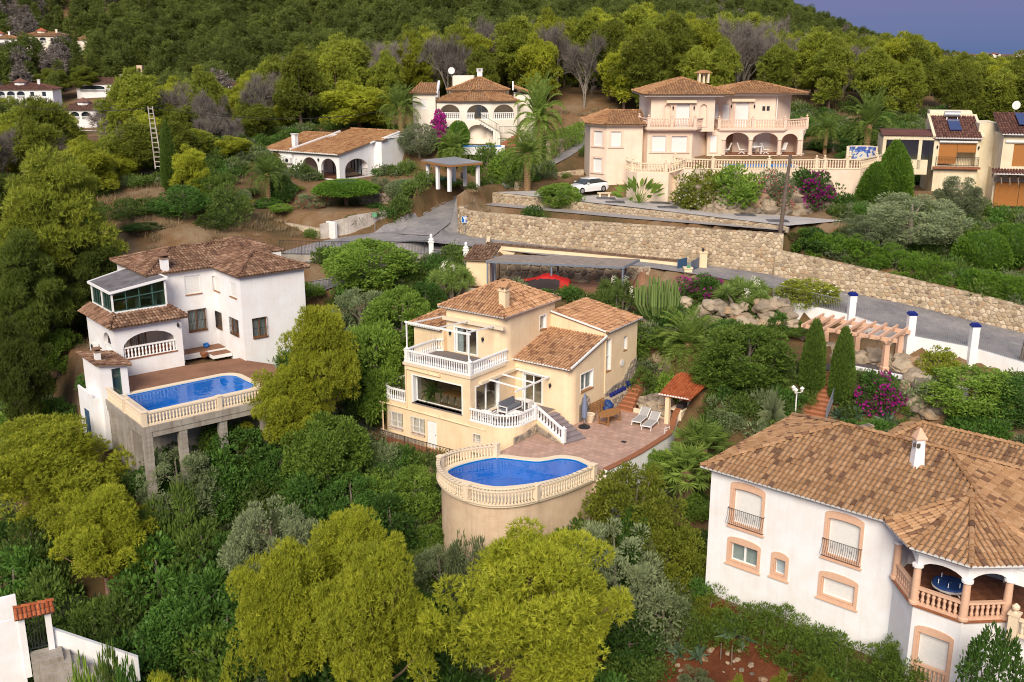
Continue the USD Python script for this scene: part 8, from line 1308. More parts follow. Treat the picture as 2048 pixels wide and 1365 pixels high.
def yucca_kind(nm, seed, heads=26, R=1.9, H=2.8, flowers=3):
	rng = np.random.RandomState(seed); lv, fl, k = Leaves(), Leaves(), MB()
	for i in range(heads):
		a = rng.uniform(0,6.28); r = R * .8 * math.sqrt(rng.rand()); z = H * (.78 - .5 * (r / R) ** 2) * rng.uniform(.7,1.05); c = np.array([r * math.cos(a), r * math.sin(a), z]); rosette(lv, c, 85,.72,.055, rng, -.7,1.45,.12); k.tube([(r * .25 * math.cos(a), r * .25 * math.sin(a),-.4), c * [.7,.7,.6], c],[.13,.10,.08],6)
		if i < flowers: p = c + np.column_stack([rng.normal(0,.09,70), rng.normal(0,.09,70), rng.uniform(.35,1.0,70)]); v, f = blades(p, unit(rng.normal(0,1,(70,3)) - [0,0,.6]),.10,.08, rng); fl.add(v, f, rng.rand(70))
	ps = [('stems', k, 'bark_grey'),('leaves', lv.mb(), 'leaf_yucca')]
	if flowers: ps.append(('flowers', fl.mb(), 'flower_white'))
	kind_(nm, R + .4, H + .3, ps)
yucca_kind('yucca_a', 260); yucca_kind('yucca_b', 261,22,1.7,2.6,4); yucca_kind('yucca_small', 262,3,.5,1.9,2)
rng = np.random.RandomState(270); lv = Leaves(); rosette(lv, (0,0,.1),46,.85,.17, rng, .05,1.4,.08); kind_('agave', .8,.8,[('leaves', lv.mb(), 'leaf_agave')])
lv = Leaves(); rosette(lv, (0,0,.5),260,1.3,.06, rng, -.2,1.5,.35); kind_('grass_tree', 1.3,1.6,[('leaves', lv.mb(), 'leaf_olive')])
lv = Leaves()
for i in range(48): a, e = i * 2.4, rng.uniform(.35,1.4); d = np.array([math.cos(a) * math.cos(e), math.sin(a) * math.cos(e), math.sin(e)]); c = np.array([.3 * math.cos(a),.3 * math.sin(a),.1]) + d * 1.1; v, f = blades(np.array([[0,0,0.]]), d[None],1.3,.05, rng); lv.add(v, f, np.array([.5])); v, f = blades(c[None], unit(d * .9 + np.array([math.cos(a), math.sin(a),0]) * .6)[None],.95,.34, rng); lv.add(v, f, np.array([rng.rand()]))
kind_('strelitzia', 1.7,2.2,[('leaves', lv.mb(), 'leaf_green')])
rng = np.random.RandomState(280); k = MB()
for i in range(64):
	a = rng.uniform(0,6.28); r = 1.6 * math.sqrt(rng.rand()); h = rng.uniform(2.6,4.3) * (1 - .12 * r); b = r * .22; x, y = math.cos(a), math.sin(a); k.tube([(b * x, b * y, -.3),(b * x * 1.3, b * y * 1.3,.6),(r * x * .75, r * y * .75,1.3),(r * x, r * y, 2.0),(r * x * 1.02, r * y * 1.02, h)],[.08,.085,.085,.085,.07],5)
kind_('candelabra_cactus', 1.7,4.3,[('stems', k, 'leaf_cactus')])
rng = np.random.RandomState(290); lv = Leaves(); p = np.column_stack([rng.normal(0,.35,160), rng.normal(0,.35,160), np.zeros(160)]); d = unit(np.column_stack([rng.normal(0,.45,160), rng.normal(0,.45,160), np.ones(160)])); v, f = blades(p, d, rng.uniform(.3,.8,160),.035, rng); lv.add(v, f, rng.rand(160)); kind_('dry_grass', .7,.7,[('blades', lv.mb(), 'scrub_dry')])
NP = np.random.RandomState(77); PLACED = []
def plant(kind, x, y, R, H, label, cat, name, group=None, z=None, rot=None):
	path, Rn, Hn = KINDS[kind]; z = ground(x, y) if z is None else z
	p = fresh('/World', name); g = UsdGeom.Xform.Define(stage, p); g.GetPrim().GetReferences().AddInternalReference(path); g.GetPrim().SetInstanceable(True)
	g.AddTranslateOp().Set(Gf.Vec3d(float(x), float(y), float(z - .05))); g.AddRotateZOp().Set(float(NP.uniform(0,360) if rot is None else rot)); g.AddScaleOp().Set(Gf.Vec3f(R / Rn, R / Rn, H / Hn)); keys(g.GetPrim(), label, cat, group); PLACED.append((x, y, R)); return p
def at(kind, px, py_top, y, wpx, label, cat='bush', name=None, group=None, zg=None, hmin=.5, tall=False):
	"""A plant whose top shows at the photo pixel, at distance y, wpx photo pixels wide."""
	if cat in ('bush', 'shrub', 'agave', 'olive tree', 'bougainvillea', 'oleander', 'carob tree', 'tree', 'fan palm') and zg is None and not tall:
		best = None; lim = {'tree': 2.6, 'olive tree': 2.2, 'carob tree': 2.2, 'agave': 1.1, 'fan palm': 2.4, 'yucca': 1.9}.get(cat, 1.75)
		for yy in np.arange(y, y + 9,.35):
			c = at_y(px, py_top, yy); R_ = wpx / 2 * (yy * math.cos(_P) + (CAM_H - c[2]) * math.sin(_P)) / FPX; h_ = c[2] - ground(c[0], c[1])
			if h_ < .3: break
			best = yy
			if h_ < lim * R_: break
		y = best or y
	c = at_y(px, py_top, y); dep = y * math.cos(_P) + (CAM_H - c[2]) * math.sin(_P); R = wpx / 2 * dep / FPX; zg = ground(c[0], c[1]) if zg is None else zg; H = max(hmin, c[2] - zg); return plant(kind, c[0], c[1], R, H, label, cat, name or cat.replace(' ', '_'), group, zg)
# the plants one can name, each where it stands
T = 'tree'
at('aleppo_a', 745,1060,45.5,290, 'bright yellow green pine in the foreground left of the middle', 'pine', 'pine_tree'); at('aleppo_c', 690,1005,51,240, 'pine standing just behind the bright foreground pine left of the middle', 'pine', 'pine_tree')
at('aleppo_b', 1060,1045,45.5,420, 'widest bright pine in the foreground below the curved pool wall', 'pine', 'pine_tree'); at('aleppo_b', 555,1085,47,250, 'leftmost bright pine of the foreground group', 'pine', 'pine_tree'); at('aleppo_c', 340,1325,39,200, 'pine top cut by the bottom edge near the white gateway', 'pine', 'pine_tree'); at('aleppo_b', 450,1340,38.5,120, 'small pine top cut by the bottom edge, right of its neighbour', 'pine', 'pine_tree')
at('aleppo_b', 95,835,61,330, 'broad bright pine at the left edge below the pool villa', 'pine', 'pine_tree'); at('aleppo_c', 190,960,57,240, 'lower bright pine at the left edge over bare red earth', 'pine', 'pine_tree')
c = at_z(690,860,-1.5)
at('aleppo_c', 640,592,66.5,190, 'tall slim pine before the square pool, yellow green at its top', 'pine', 'pine_tree'); at('aleppo_c', 560,720,65,190, 'leaning pine branches overlapping the right end of the square pool', 'pine', 'pine_tree')
at('olive_a', 1235,1045,50,240, 'large grey green olive tree below the right side of the pool wall', 'olive tree'); at('carob', 1275,935,55.5,250, 'wide olive green carob tree right of the curved pool wall', 'carob tree'); at('carob', 1340,1030,52,170, 'lower carob tree between the grey olive and the white villa', 'carob tree')
at('olive_a', 540,1000,55.5,220, 'grey green olive tree behind the leftmost foreground pine', 'olive tree'); at('olive_b', 350,895,61,175, 'dark grey green olive tree below the corner of the square pool', 'olive tree'); at('olive_b', 880,1090,50,150, 'dull green olive tree between the two biggest foreground pines', 'olive tree')
at('broadleaf_a', 650,830,63,190, 'bright green broadleaf tree left of the iron fence', T, 'broadleaf_tree'); at('broadleaf_b', 830,935,60.5,130, 'round green bush under the iron fence left of the pool wall'); at('bush_a', 740,950,60,90, 'green bush beside the round one under the iron fence'); at('broadleaf_dark', 470,850,64,170, 'dark broadleaf tree in the shade under the square pool deck', T, 'broadleaf_tree'); at('bush_c', 510,960,58.5,110, 'upright dark green shrub between two olive trees', 'shrub')
at('broadleaf_dark', 560,880,63,130, 'dark bush left of the bright green broadleaf tree'); at('bush_grey', 770,880,62.5,80, 'grey green shrub growing against the iron fence', 'shrub'); at('bush_a', 860,1050,55.5,70, 'small light green shrub at the left foot of the curved pool wall', 'shrub')
at('broadleaf_a', 1320,900,62,90, 'small bright broadleaf tree at the end of the white garden wall', T, 'broadleaf_tree'); at('bush_a', 1395,990,58,70, 'green bush at the left corner of the white villa'); at('fan_palm', 1405,845,62.5,150, 'fan palm behind the left eave of the white villa', 'fan palm'); at('fan_palm', 1375,890,60.5,130, 'fan palm just in front of the other, with hanging dead leaves', 'fan palm'); at('bush_grey', 1455,815,65.5,90, 'grey shrub right of the fan palms', 'shrub')
at('broadleaf_dark', 2000,1250,37.5,170, 'dark bush in the lower right corner before the octagonal porch', 'bush', zg=-4.8)
THICKET = 'thicket on the lower slope'
for px, py, y, w, kd in ((60,1050,55,120, 'bush_c'),(310,1100,52,130, 'bush_b'),(400,1150,50,130, 'bush_b'),(250,1180,49,130, 'bush_c'),(350,1210,47,120, 'broadleaf_dark'),(450,1200,47.5,120, 'bush_b'),(180,1220,47.5,100, 'bush_c'),(280,1260,45,120, 'bush_b'),(420,1270,44.5,110, 'bush_a'),(510,1240,46,110, 'bush_b'),(130,1290,44.5,80, 'bush_a'),(230,1300,43,80, 'bush_b'),(400,1060,54,120, 'bush_c'),(460,1090,53,110, 'bush_b'),(640,1240,45.5,120, 'bush_b'),(850,1190,47.5,110, 'bush_b'),(840,1110,51,90, 'bush_c'),(930,1030,53.5,70, 'bush_c'),(1150,1060,52.5,90, 'bush_b'),(1330,1180,48,110, 'bush_grey'),(1260,1230,46.5,100, 'bush_b'),(430,960,60,90, 'bush_b'),(780,1010,57,90, 'bush_b'),(730,1040,55,90, 'bush_b'),(90,1150,51.5,120, 'bush_c'),(20,1120,53,120, 'bush_b'),(620,960,58.5,100, 'bush_b'),(700,960,58.5,90, 'broadleaf_dark'),(650,1330,40,150, 'bush_b'),(850,1310,41,150, 'bush_b'),(1180,1330,41,130, 'bush_b')):
	at(kd, px, py - 15, y, w * 1.45, 'dark bush in the thicket under the pines of the lower slope', 'bush', 'bush', THICKET)
hp = [FR.w(u, -1.9 + .05 * u)[:2] for u in np.linspace(-1.5,11.5,16)] + [FR.w(12.6,-3.6)[:2], FR.w(13.8,-4.2)[:2]]
def hedge(pts, hs, w, label, kinds, name='hedge', seed=0, leaf=.16, lw=.07, mt='leaf_hedge', dens=420, zf=None, flowers=None):
	"""A grown-together row: foliage over its whole surface, stems inside."""
	rng = np.random.RandomState(seed); ls = LineString(pts); n = int(ls.length * 3.2) + 2; C = []
	for i in range(n):
		for _ in range(4):
			s_ = rng.uniform(0, ls.length); c = ls.interpolate(s_); h = np.interp(s_ / ls.length, np.linspace(0,1, len(hs)), hs); x, y = c.x + rng.uniform(-.5,.5) * w, c.y + rng.uniform(-.5,.5) * w; C.append((x, y, (zf or ground)(x, y) + h * rng.uniform(.25,.95) - .2))
	C = np.array(C); t = thing(name, label, 'hedge'); m = crown(rng, C, .42, int(dens / 4), leaf, lw, up=.5); part(t, 'foliage', m, mt); k = MB(); [k.tube([(x, y, (zf or ground)(x, y) - .2),(x, y, z)],.03,4, False) for x, y, z in C[::6]]; part(t, 'stems', k, 'bark_grey')
	if flowers: part(t, 'flowers', crown(rng, C[rng.permutation(len(C))[:len(C) // 3]],.45,8,.1,.1, shell=.9), flowers)
hedge(hp, [2.1,2.0,2.0,1.9,2.0,2.1],1.8, 'long loose green hedge along the foot of the white villa', None, seed=1, mt='scrub_green_bright', leaf=.17, lw=.055, dens=640)
for kd, px, py, y, w, lb, ct in (('agave', 1480,1238,47.5,110, 'big grey green agave on the red earth', 'agave'),('agave', 1400,1290,45,60, 'smaller agave on the red earth near the bottom', 'agave'),('agave', 1360,1285,45,60, 'agave on the red earth beside the thicket', 'agave'),('bush_yellow', 1420,1190,50,80, 'yellow green bush at the top of the red earth patch', 'bush'),('bush_yellow', 1550,1240,48.5,90, 'yellow green bush against the long hedge', 'bush'),('pine_b', 1480,1345,41.5,70, 'left young pine at the bottom edge under the hedge', 'pine'),('pine_a', 1560,1335,41.5,80, 'middle young pine at the bottom edge under the hedge', 'pine'),('pine_b', 1640,1330,41.5,90, 'right young pine at the bottom edge under the hedge', 'pine'),('olive_b', 1390,1340,41,100, 'grey green shrub at the bottom edge beside the red earth', 'shrub')): at(kd, px, py, y, w, lb, ct, {'pine': 'pine_tree'}.get(ct))
at('broadleaf_a', 735,480,85,195, 'large round light green bush behind the pool villa, beside the driveway', 'round bush'); at('olive_b', 720,570,77,150, 'grey green olive tree left of the cream villa, behind the tall broadleaf', 'olive tree'); at('broadleaf_a', 800,575,76,160, 'light green broadleaf tree behind the left corner of the cream villa roof', T, 'broadleaf_tree'); at('broadleaf_b', 745,640,71.5,170, 'tall green broadleaf tree hugging the left side of the cream villa', T, 'broadleaf_tree'); at('broadleaf_dark', 690,660,71,110, 'dark broadleaf tree behind the slim pine', T, 'broadleaf_tree'); at('broadleaf_b', 765,700,69,110, 'green bush under the left side balcony of the cream villa')
at('broadleaf_dark', 850,560,79.5,80, 'small green bush between the broadleaf tree and the yucca clump'); at('bush_c', 700,760,68,100, 'green bush left of the curved side balcony'); at('bush_b', 740,800,65.5,70, 'dark bush under the curved side balcony'); at('bush_a', 620,565,83,60, 'small bush behind the blank wall of the pool villa')
at('yucca_a', 905,507,83.5,120, 'yucca clump with white blossom left of the steel carport', 'yucca'); at('yucca_a', 1235,535,79.5,125, 'yucca clump with white blossom right of the steel carport', 'yucca'); at('yucca_a', 1490,540,79.5,170, 'widest yucca clump with white blossom behind the date palm', 'yucca'); at('yucca_b', 1540,580,78,110, 'yucca clump at the right of the widest one', 'yucca'); at('candelabra_cactus', 1318,540,78,105, 'tall candelabra cactus between two yucca clumps', 'cactus')
at('bougainvillea', 1400,545,82,110, 'magenta bougainvillea beside the blue gate', 'bougainvillea'); at('flowering_bush', 1620,555,79.5,140, 'bush with white flowers above the pink pergola'); at('bush_c', 1590,640,76.5,90, 'green bush under the white flowering one'); at('palm_low', 1380,640,73.5,165, 'low date palm behind the large bright bush', 'palm', 'palm_tree'); at('broadleaf_a', 1500,650,68.5,205, 'large bright green bush between the palm and the terracotta stair', 'bush', 'round_bush'); at('broadleaf_b', 1440,700,69,120, 'bright green bush joined to the left of the large one'); at('bush_c', 1290,735,71.5,90, 'spreading green bush above the boulders by the sun loungers'); at('bush_a', 1340,745,71,80, 'green bush behind the barbecue shelter'); at('bush_b', 1460,640,76,90, 'dark bush behind the date palm')
at('cypress', 1634,640,68.8,46, 'left cypress beside the terracotta stair', 'cypress', 'cypress_tree'); at('cypress', 1693,655,67.9,46, 'right cypress beside the terracotta stair', 'cypress', 'cypress_tree'); at('bougainvillea', 1765,735,66.2,105, 'bougainvillea bush in front of the pergola terrace', 'bougainvillea'); at('oleander', 1715,760,67.8,50, 'pinkish shrub between cypress and bougainvillea', 'shrub'); at('yucca_small', 1865,750,66.5,60, 'yucca with two white flower spikes before the big dark hedge', 'yucca'); at('grass_tree', 1550,775,65,70, 'spiky grey green grass tree beside the white lamp post', 'grass tree')
for px, py, y, w, lb in ((1680,812,64.8,55, 'left agave of the three behind the white villa roof'),(1712,806,65,60, 'middle agave of the three behind the white villa roof'),(1780,818,64.5,65, 'right agave of the three behind the white villa roof'),(1822,822,64.5,40, 'small agave beside the boulders by the hedge')): at('agave', px, py, y, w, lb, 'agave')
at('broadleaf_b', 1955,738,64.6,215, 'big dark green hedge at the right edge below the wooden pole', 'hedge', 'hedge_bush'); at('broadleaf_dark', 2050,755,63.5,170, 'dark end of the big hedge cut by the right edge', 'hedge', 'hedge_bush'); at('bush_yellow', 1885,690,68.6,90, 'small bush against the white road fence')
hedge([at_y(*q)[:2] for q in ((1600,510,87.2),(1680,527,85.4),(1800,557,82.2),(1920,588,79.3),(2060,622,76.2),(2200,660,72.8))],[2.0,2.2,2.0,1.8,1.9,1.9],1.5, 'long green hedge along the top of the lower stone wall', None, seed=3, dens=620); at('olive_a', 1830,388,89,240, 'big rounded grey green olive tree before the ivory houses', 'olive tree'); at('olive_b', 1740,430,87,160, 'dull brownish green olive bush left of the big rounded olive', 'olive tree'); at('bush_b', 1640,455,88,130, 'dark bush above the end of the stone wall'); at('bush_c', 1700,470,86.5,110, 'green bush above the long hedge near the meter cabinet')
at('thuja', 1795,283,98,75, 'tall bright thuja in front of the conservatory', 'thuja', 'thuja_tree'); at('thuja', 1755,325,97,70, 'shorter thuja left of the tall one', 'thuja', 'thuja_tree'); at('olive_a', 1925,350,94,100, 'rounded olive bush between the two ivory houses', 'olive tree'); at('clipped_ball', 1970,465,85,110, 'dark clipped hedge bush left of its neighbour at the right edge', 'bush'); at('clipped_ball', 2030,450,85,100, 'dark clipped hedge bush cut by the right edge', 'bush')
for kd, px, py, y, w, lb, ct in (('flowering_bush', 1405,332,97.6,125, 'pale yellowish bush, leftmost under the pool terrace balustrade', 'bush'),('bush_a', 1475,332,96.4,130, 'green bush under the pool terrace balustrade, second from the left', 'bush'),('oleander', 1550,340,96.2,105, 'greyish flowering bush behind the wooden pole', 'bush'),('bougainvillea', 1628,332,96.6,115, 'bougainvillea under the right part of the pool terrace balustrade', 'bougainvillea'),('strelitzia', 1280,345,99.5,90, 'big leaved plant standing in the gravel garden', 'plant'),('broadleaf_a', 1122,366,100.2,95, 'light green bush at the edge of the gravel near the white car', 'bush'),('bush_a', 982,348,107,60, 'round bush at the corner of the lane and the stone wall', 'bush')): at(kd, px, py, y, w, lb, ct, tall=True)
for kd, px, py, y, w, lb in (('palm_tall', 1055,270,106.5,130, 'big date palm with a thick trunk in the gravel garden'),('palm_mid', 1078,175,116.5,115, 'date palm right of the hilltop villa'),('palm_tall', 800,180,119,100, 'dark date palm left of the hilltop villa'),('palm_tall', 1655,235,112,75, 'slim date palm right of the peach villa'),('palm_tall', 1742,200,114,125, 'date palm behind the garden of the peach villa'),('palm_mid', 905,270,113.5,85, 'small date palm below the hilltop villa'),('palm_tall', 532,318,103.5,95, 'date palm in front of the left wing of the arched villa')): at(kd, px, py, y, w, lb, 'palm', 'palm_tree')
at('topiary', 692,362,103.8,132, 'flat topped clipped tree like a mushroom before the arched villa', 'clipped tree', 'topiary_tree'); at('clipped_olive', 812,360,106.5,88, 'grey green clipped oval hedge before the arched villa', 'hedge', 'clipped_hedge')
for kd, px, py, y, w, lb, ct in (('oleander', 618,385,102.5,70, 'pinkish oleander left of the mushroom shaped tree', 'oleander'),('bush_a', 562,408,100.5,60, 'green bush behind the cut stone garden wall', 'bush'),('bush_c', 450,365,95.5,105, 'big dull green shrub left of the garden wall', 'shrub'),('broadleaf_dark', 365,368,95,120, 'large green bush on the dry slope', 'bush'),('broadleaf_dark', 288,445,93,95, 'dark round tree beside the big pines, left of the pool villa roof', T),('olive_a', 838,245,116,95, 'grey green olive tree below the hilltop villa', 'olive tree'),('clipped_ball', 917,243,117,42, 'small round clipped tree in front of the cellar door', 'bush'),('bougainvillea_full', 877,218,117.6,36, 'dense magenta bougainvillea climbing the hilltop villa', 'bougainvillea'),('broadleaf_b', 900,268,114.6,60, 'green bush under the olive by the small pool', 'bush'),('bush_c', 975,285,112.5,80, 'dull green bush left of the clipped lane hedge', 'bush'),('bush_a', 1015,300,111.5,80, 'green bush behind the thick trunked date palm', 'bush'),('bush_grey', 760,352,108.5,50, 'grey shrub between the two clipped hedges', 'shrub'),('candelabra_cactus', 877,345,110,22, 'small cactus beside the carport of the arched villa', 'cactus'),('bush_a', 840,352,109.2,50, 'small bush behind the clipped oval hedge', 'bush'),('agave', 888,375,108.6,40, 'blue green agave by the carport pillar', 'agave'),('bush_c', 500,380,105,50, 'small shrub under the palm of the arched villa', 'shrub'),('clipped_olive', 487,380,102.5,32, 'small grey clipped ball in the garden of the arched villa', 'bush'),('bush_yellow', 580,375,107,60, 'low yellowish hedge under the arches', 'bush'),('broadleaf_dark', 1668,275,113.5,110, 'dark clipped bush between the two palms', 'bush'),('broadleaf_dark', 1710,300,110,80, 'dark bush behind the fountain', 'bush'),('broadleaf_dark', 1570,250,118,60, 'dark tree behind the right corner of the peach villa', T)): at(kd, px, py, y, w, lb, ct, tall=True)
hedge([at_y(*q)[:2] for q in ((1035,285,113.5),(1090,265,118),(1160,240,127))],[1.6,2.2,2.4],2.4, 'clipped glossy green hedge with white flowers along the lane', None, seed=4, mt='leaf_green', flowers='flower_white'); hedge([at_y(*q)[:2] for q in ((1735,440,92),(1700,400,95.5))],[1.2,1.0],1.0, 'low straggling hedge left of the shorter thuja', None, seed=6)
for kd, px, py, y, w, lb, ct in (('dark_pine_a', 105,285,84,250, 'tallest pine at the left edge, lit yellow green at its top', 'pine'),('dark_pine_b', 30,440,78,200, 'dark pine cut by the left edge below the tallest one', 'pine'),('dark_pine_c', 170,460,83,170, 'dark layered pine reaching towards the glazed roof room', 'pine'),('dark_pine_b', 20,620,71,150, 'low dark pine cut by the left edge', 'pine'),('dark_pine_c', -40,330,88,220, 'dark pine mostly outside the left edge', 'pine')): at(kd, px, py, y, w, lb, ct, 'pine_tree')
for kd, px, py, y, w, lb, ct in (('broadleaf_b', 108,655,73,110, 'round green bush at the left of the small pool hut', 'bush'),('bush_a', 50,785,68,120, 'bright green bush at the left edge above the broad pine', 'bush'),('bush_b', 110,800,66.5,90, 'dark bush below the side wall of the pool hut', 'bush'),('bush_grey', 150,590,80,70, 'grey shrub behind the porch of the pool villa', 'shrub'),('broadleaf_dark', 60,560,79,130, 'dark broadleaf tree in the shade of the left pines', T),('bush_b', 175,740,69,60, 'small dark bush beside the pool hut wall', 'bush')): at(kd, px, py, y, w, lb, ct)
for kd, px, py, y, w, lb in (('pine_c', 715,160,126,165, 'big bright round pine left of the hilltop villa'),('pine_b', 640,195,130,90, 'bright pine left of the big round one'),('pine_a', 270,235,106,130, 'bright pine behind the ladder mast'),('pine_d', 215,260,107,110, 'pine left of the ladder mast'),('pine_b', 350,240,109,110, 'bright pine right of the ladder mast'),('pine_a', 425,200,140,90, 'tall narrow bright pine beyond the palm garden'),('pine_b', 500,225,138,90, 'narrow bright pine beyond the arched villa'),('pine_a', 560,260,128,90, 'bright pine behind the chimney of the arched villa'),('pine_d', 395,250,115,90, 'bright pine between mast and arched villa'),('pine_c', 470,270,113,90, 'lower bright pine left of the arched villa'),('pine_c', 165,280,100,130, 'pine above the tallest left pine'),('pine_b', 610,165,150,90, 'pine in the wood behind the bright round one')): at(kd, px, py, y, w, lb, 'pine', 'pine_tree')
at('cypress', 329,243,101,30, 'slim dark cypress beside the ladder mast', 'cypress', 'cypress_tree')
for kd, px, py, y, w, lb in (('bare_a', 240,330,106,110, 'leafless grey tree on the dry slope under the mast'),('bare_b', 600,140,160,100, 'leafless grey tree behind the bright round pine'),('bare_a', 385,200,150,100, 'leafless grey tree beyond the mast'),('bare_b', 540,190,150,100, 'leafless grey tree behind the arched villa'),('bare_a', 70,255,130,150, 'leafless brown thicket below the white houses at the left'),('bare_b', 450,250,135,80, 'leafless grey tree between the narrow bright pines')): at(kd, px, py, y, w, lb, 'bare tree')
WOOD = 'pines of the wood left of the arched villa'
wr = np.random.RandomState(31)
for row, (y0, top, w) in enumerate(((102,300,85),(110,258,88),(119,222,85),(130,192,78),(144,170,75))):
	for px in np.arange(195 - row * 8,640,62 - row * 2):
		q = px + wr.uniform(-20,20); yy = y0 + wr.uniform(-3,3)
		if row < 2 and q > 440 - 30 * row or 290 < q < 345 and row < 2 or row > 1 and q < 262: continue
		c = at_y(q, top, yy)
		if any(k.contains(Point(c[0], c[1])) for k in (wp(FS, rect(-14,4,-3,16)), )): continue
		if wr.rand() < .16: at(('bare_a', 'bare_b')[row % 2], q, top + wr.uniform(-10,25), yy, w * .9, 'leafless grey tree in the pine wood left of the arched villa', 'bare tree', 'bare_tree', 'leafless trees left of the arched villa')
		else: at('pine_' + 'abcd'[wr.randint(4)], q, top + wr.uniform(-18,22), yy, w * wr.uniform(.85,1.25), 'pine of the wood between the ladder mast and the arched villa', 'pine', 'pine_tree', WOOD)
for q, top, yy, w in ((15,190,262,60),(78,195,258,50),(108,205,250,46),(262,190,270,60),(296,178,285,50),(352,190,280,60),(400,176,270,70),(440,185,262,50),(60,236,240,90),(10,240,235,90),(135,118,380,60),(40,112,375,50),(215,112,370,50),(225,95,405,60),(165,130,350,70),(105,135,345,80),(45,140,345,80)): at('dark_pine_' + 'abc'[int(q) % 3], q, top, yy, w, 'dark pine among the distant white villas of the valley', 'pine', 'pine_tree', 'dark pines among the distant villas')
for q, top, yy, w, kd, lb in ((250,395,94.5,90, 'bush_c', 'dry green shrub at the top of the straw coloured slope'),(430,418,93.5,90, 'bush_c', 'green shrub below the big dull one on the dry slope'),(325,400,95.5,90, 'bush_b', 'dark shrub in the middle of the dry slope'),(700,395,104.5,50, 'bush_grey', 'small shrub behind the mushroom shaped tree'),(165,1330,42,90, 'bush_a', 'leafy bush in front of the steps of the white gateway'),(255,1330,42,90, 'bush_b', 'dark bush at the end of the white gateway wall'),(210,1290,45,110, 'bush_c', 'dull green bush behind the white gateway wall'),(1275,1010,53.5,130, 'broadleaf_dark', 'dark bush under the carob tree beside the pool wall'),(300,1000,58.5,130, 'bush_c', 'dull bush between the broad pine and the dark olive'),(430,900,62.5,110, 'bush_b', 'dark bush before the block columns of the pool deck'),(360,960,59.5,110, 'bush_c', 'dull bush under the dark olive tree')): at(kd, q, top, yy, w, lb, 'bush', tall=True)
plant('palm_low', *FM.w(-9.0,-4.0)[:2],.9,1.5, 'green house palm standing inside the picture window', 'plant', 'house_palm', z=1.15)
for q, top, yy, w, kd, lb in ((902,385,108.5,60, 'bush_a', 'green bush between the carport pillars and the lane'),(862,392,107,60, 'bush_c', 'dull bush on the bank left of the carport pillars'),(835,395,105.5,60, 'bush_grey', 'grey shrub on the bank above the climbing lane'),(750,415,103,40, 'bush_b', 'low dark shrub at the foot of the mushroom shaped tree'),(530,395,103,70, 'bush_b', 'dark shrub beside the trunk of the palm of the arched villa'),(470,400,101.5,80, 'bush_yellow', 'yellowish shrub at the left end of the arched villa garden')): at(kd, q, top, yy, w, lb, 'bush', tall=True)
for q, top, yy, w, kd, lb in ((330,880,63.5,190, 'broadleaf_dark', 'dark broadleaf tree hiding the corner column of the pool deck'),(445,838,65,150, 'broadleaf_b', 'green broadleaf tree growing against the middle of the pool deck'),(590,790,67,120, 'broadleaf_dark', 'dark broadleaf tree between the slim pine and the pool deck'),(935,1060,53,110, 'bush_grey', 'grey green bush at the foot of the curved pool wall')): at(kd, q, top, yy, w, lb, 'tree' if 'tree' in lb else 'bush', 'broadleaf_tree' if 'tree' in lb else 'bush', tall=True)
for q, top, yy, w, kd, lb in ((300,395,97.5,80, 'broadleaf_b', 'green bush at the edge of the straw coloured slope'),(560,350,105.5,70, 'bush_b', 'dark bush left of the front steps of the arched villa'),(415,350,99,90, 'broadleaf_b', 'green tree between the big bush and the palm of the arched villa')): at(kd, q, top, yy, w, lb, 'bush', tall=True)
for q, top, yy, w, kd, lb in ((1295,655,75.5,110, 'bush_a', 'green shrub over the boulders left of the date palm'),(1420,628,77,110, 'yucca_b', 'yucca clump between the cactus and the large bright bush'),(1480,655,74.8,110, 'bush_c', 'dull shrub over the boulders behind the large bright bush'),(1560,650,75.8,120, 'bush_a', 'green shrub over the boulders left of the left cypress'),(1340,600,77.5,90, 'bush_b', 'dark shrub at the foot of the candelabra cactus'),(1845,755,67.6,80, 'bush_grey', 'grey shrub over the boulders behind the small yucca')): at(kd, q, top, yy, w, lb, 'shrub' if 'shrub' in lb else 'yucca', tall=True)
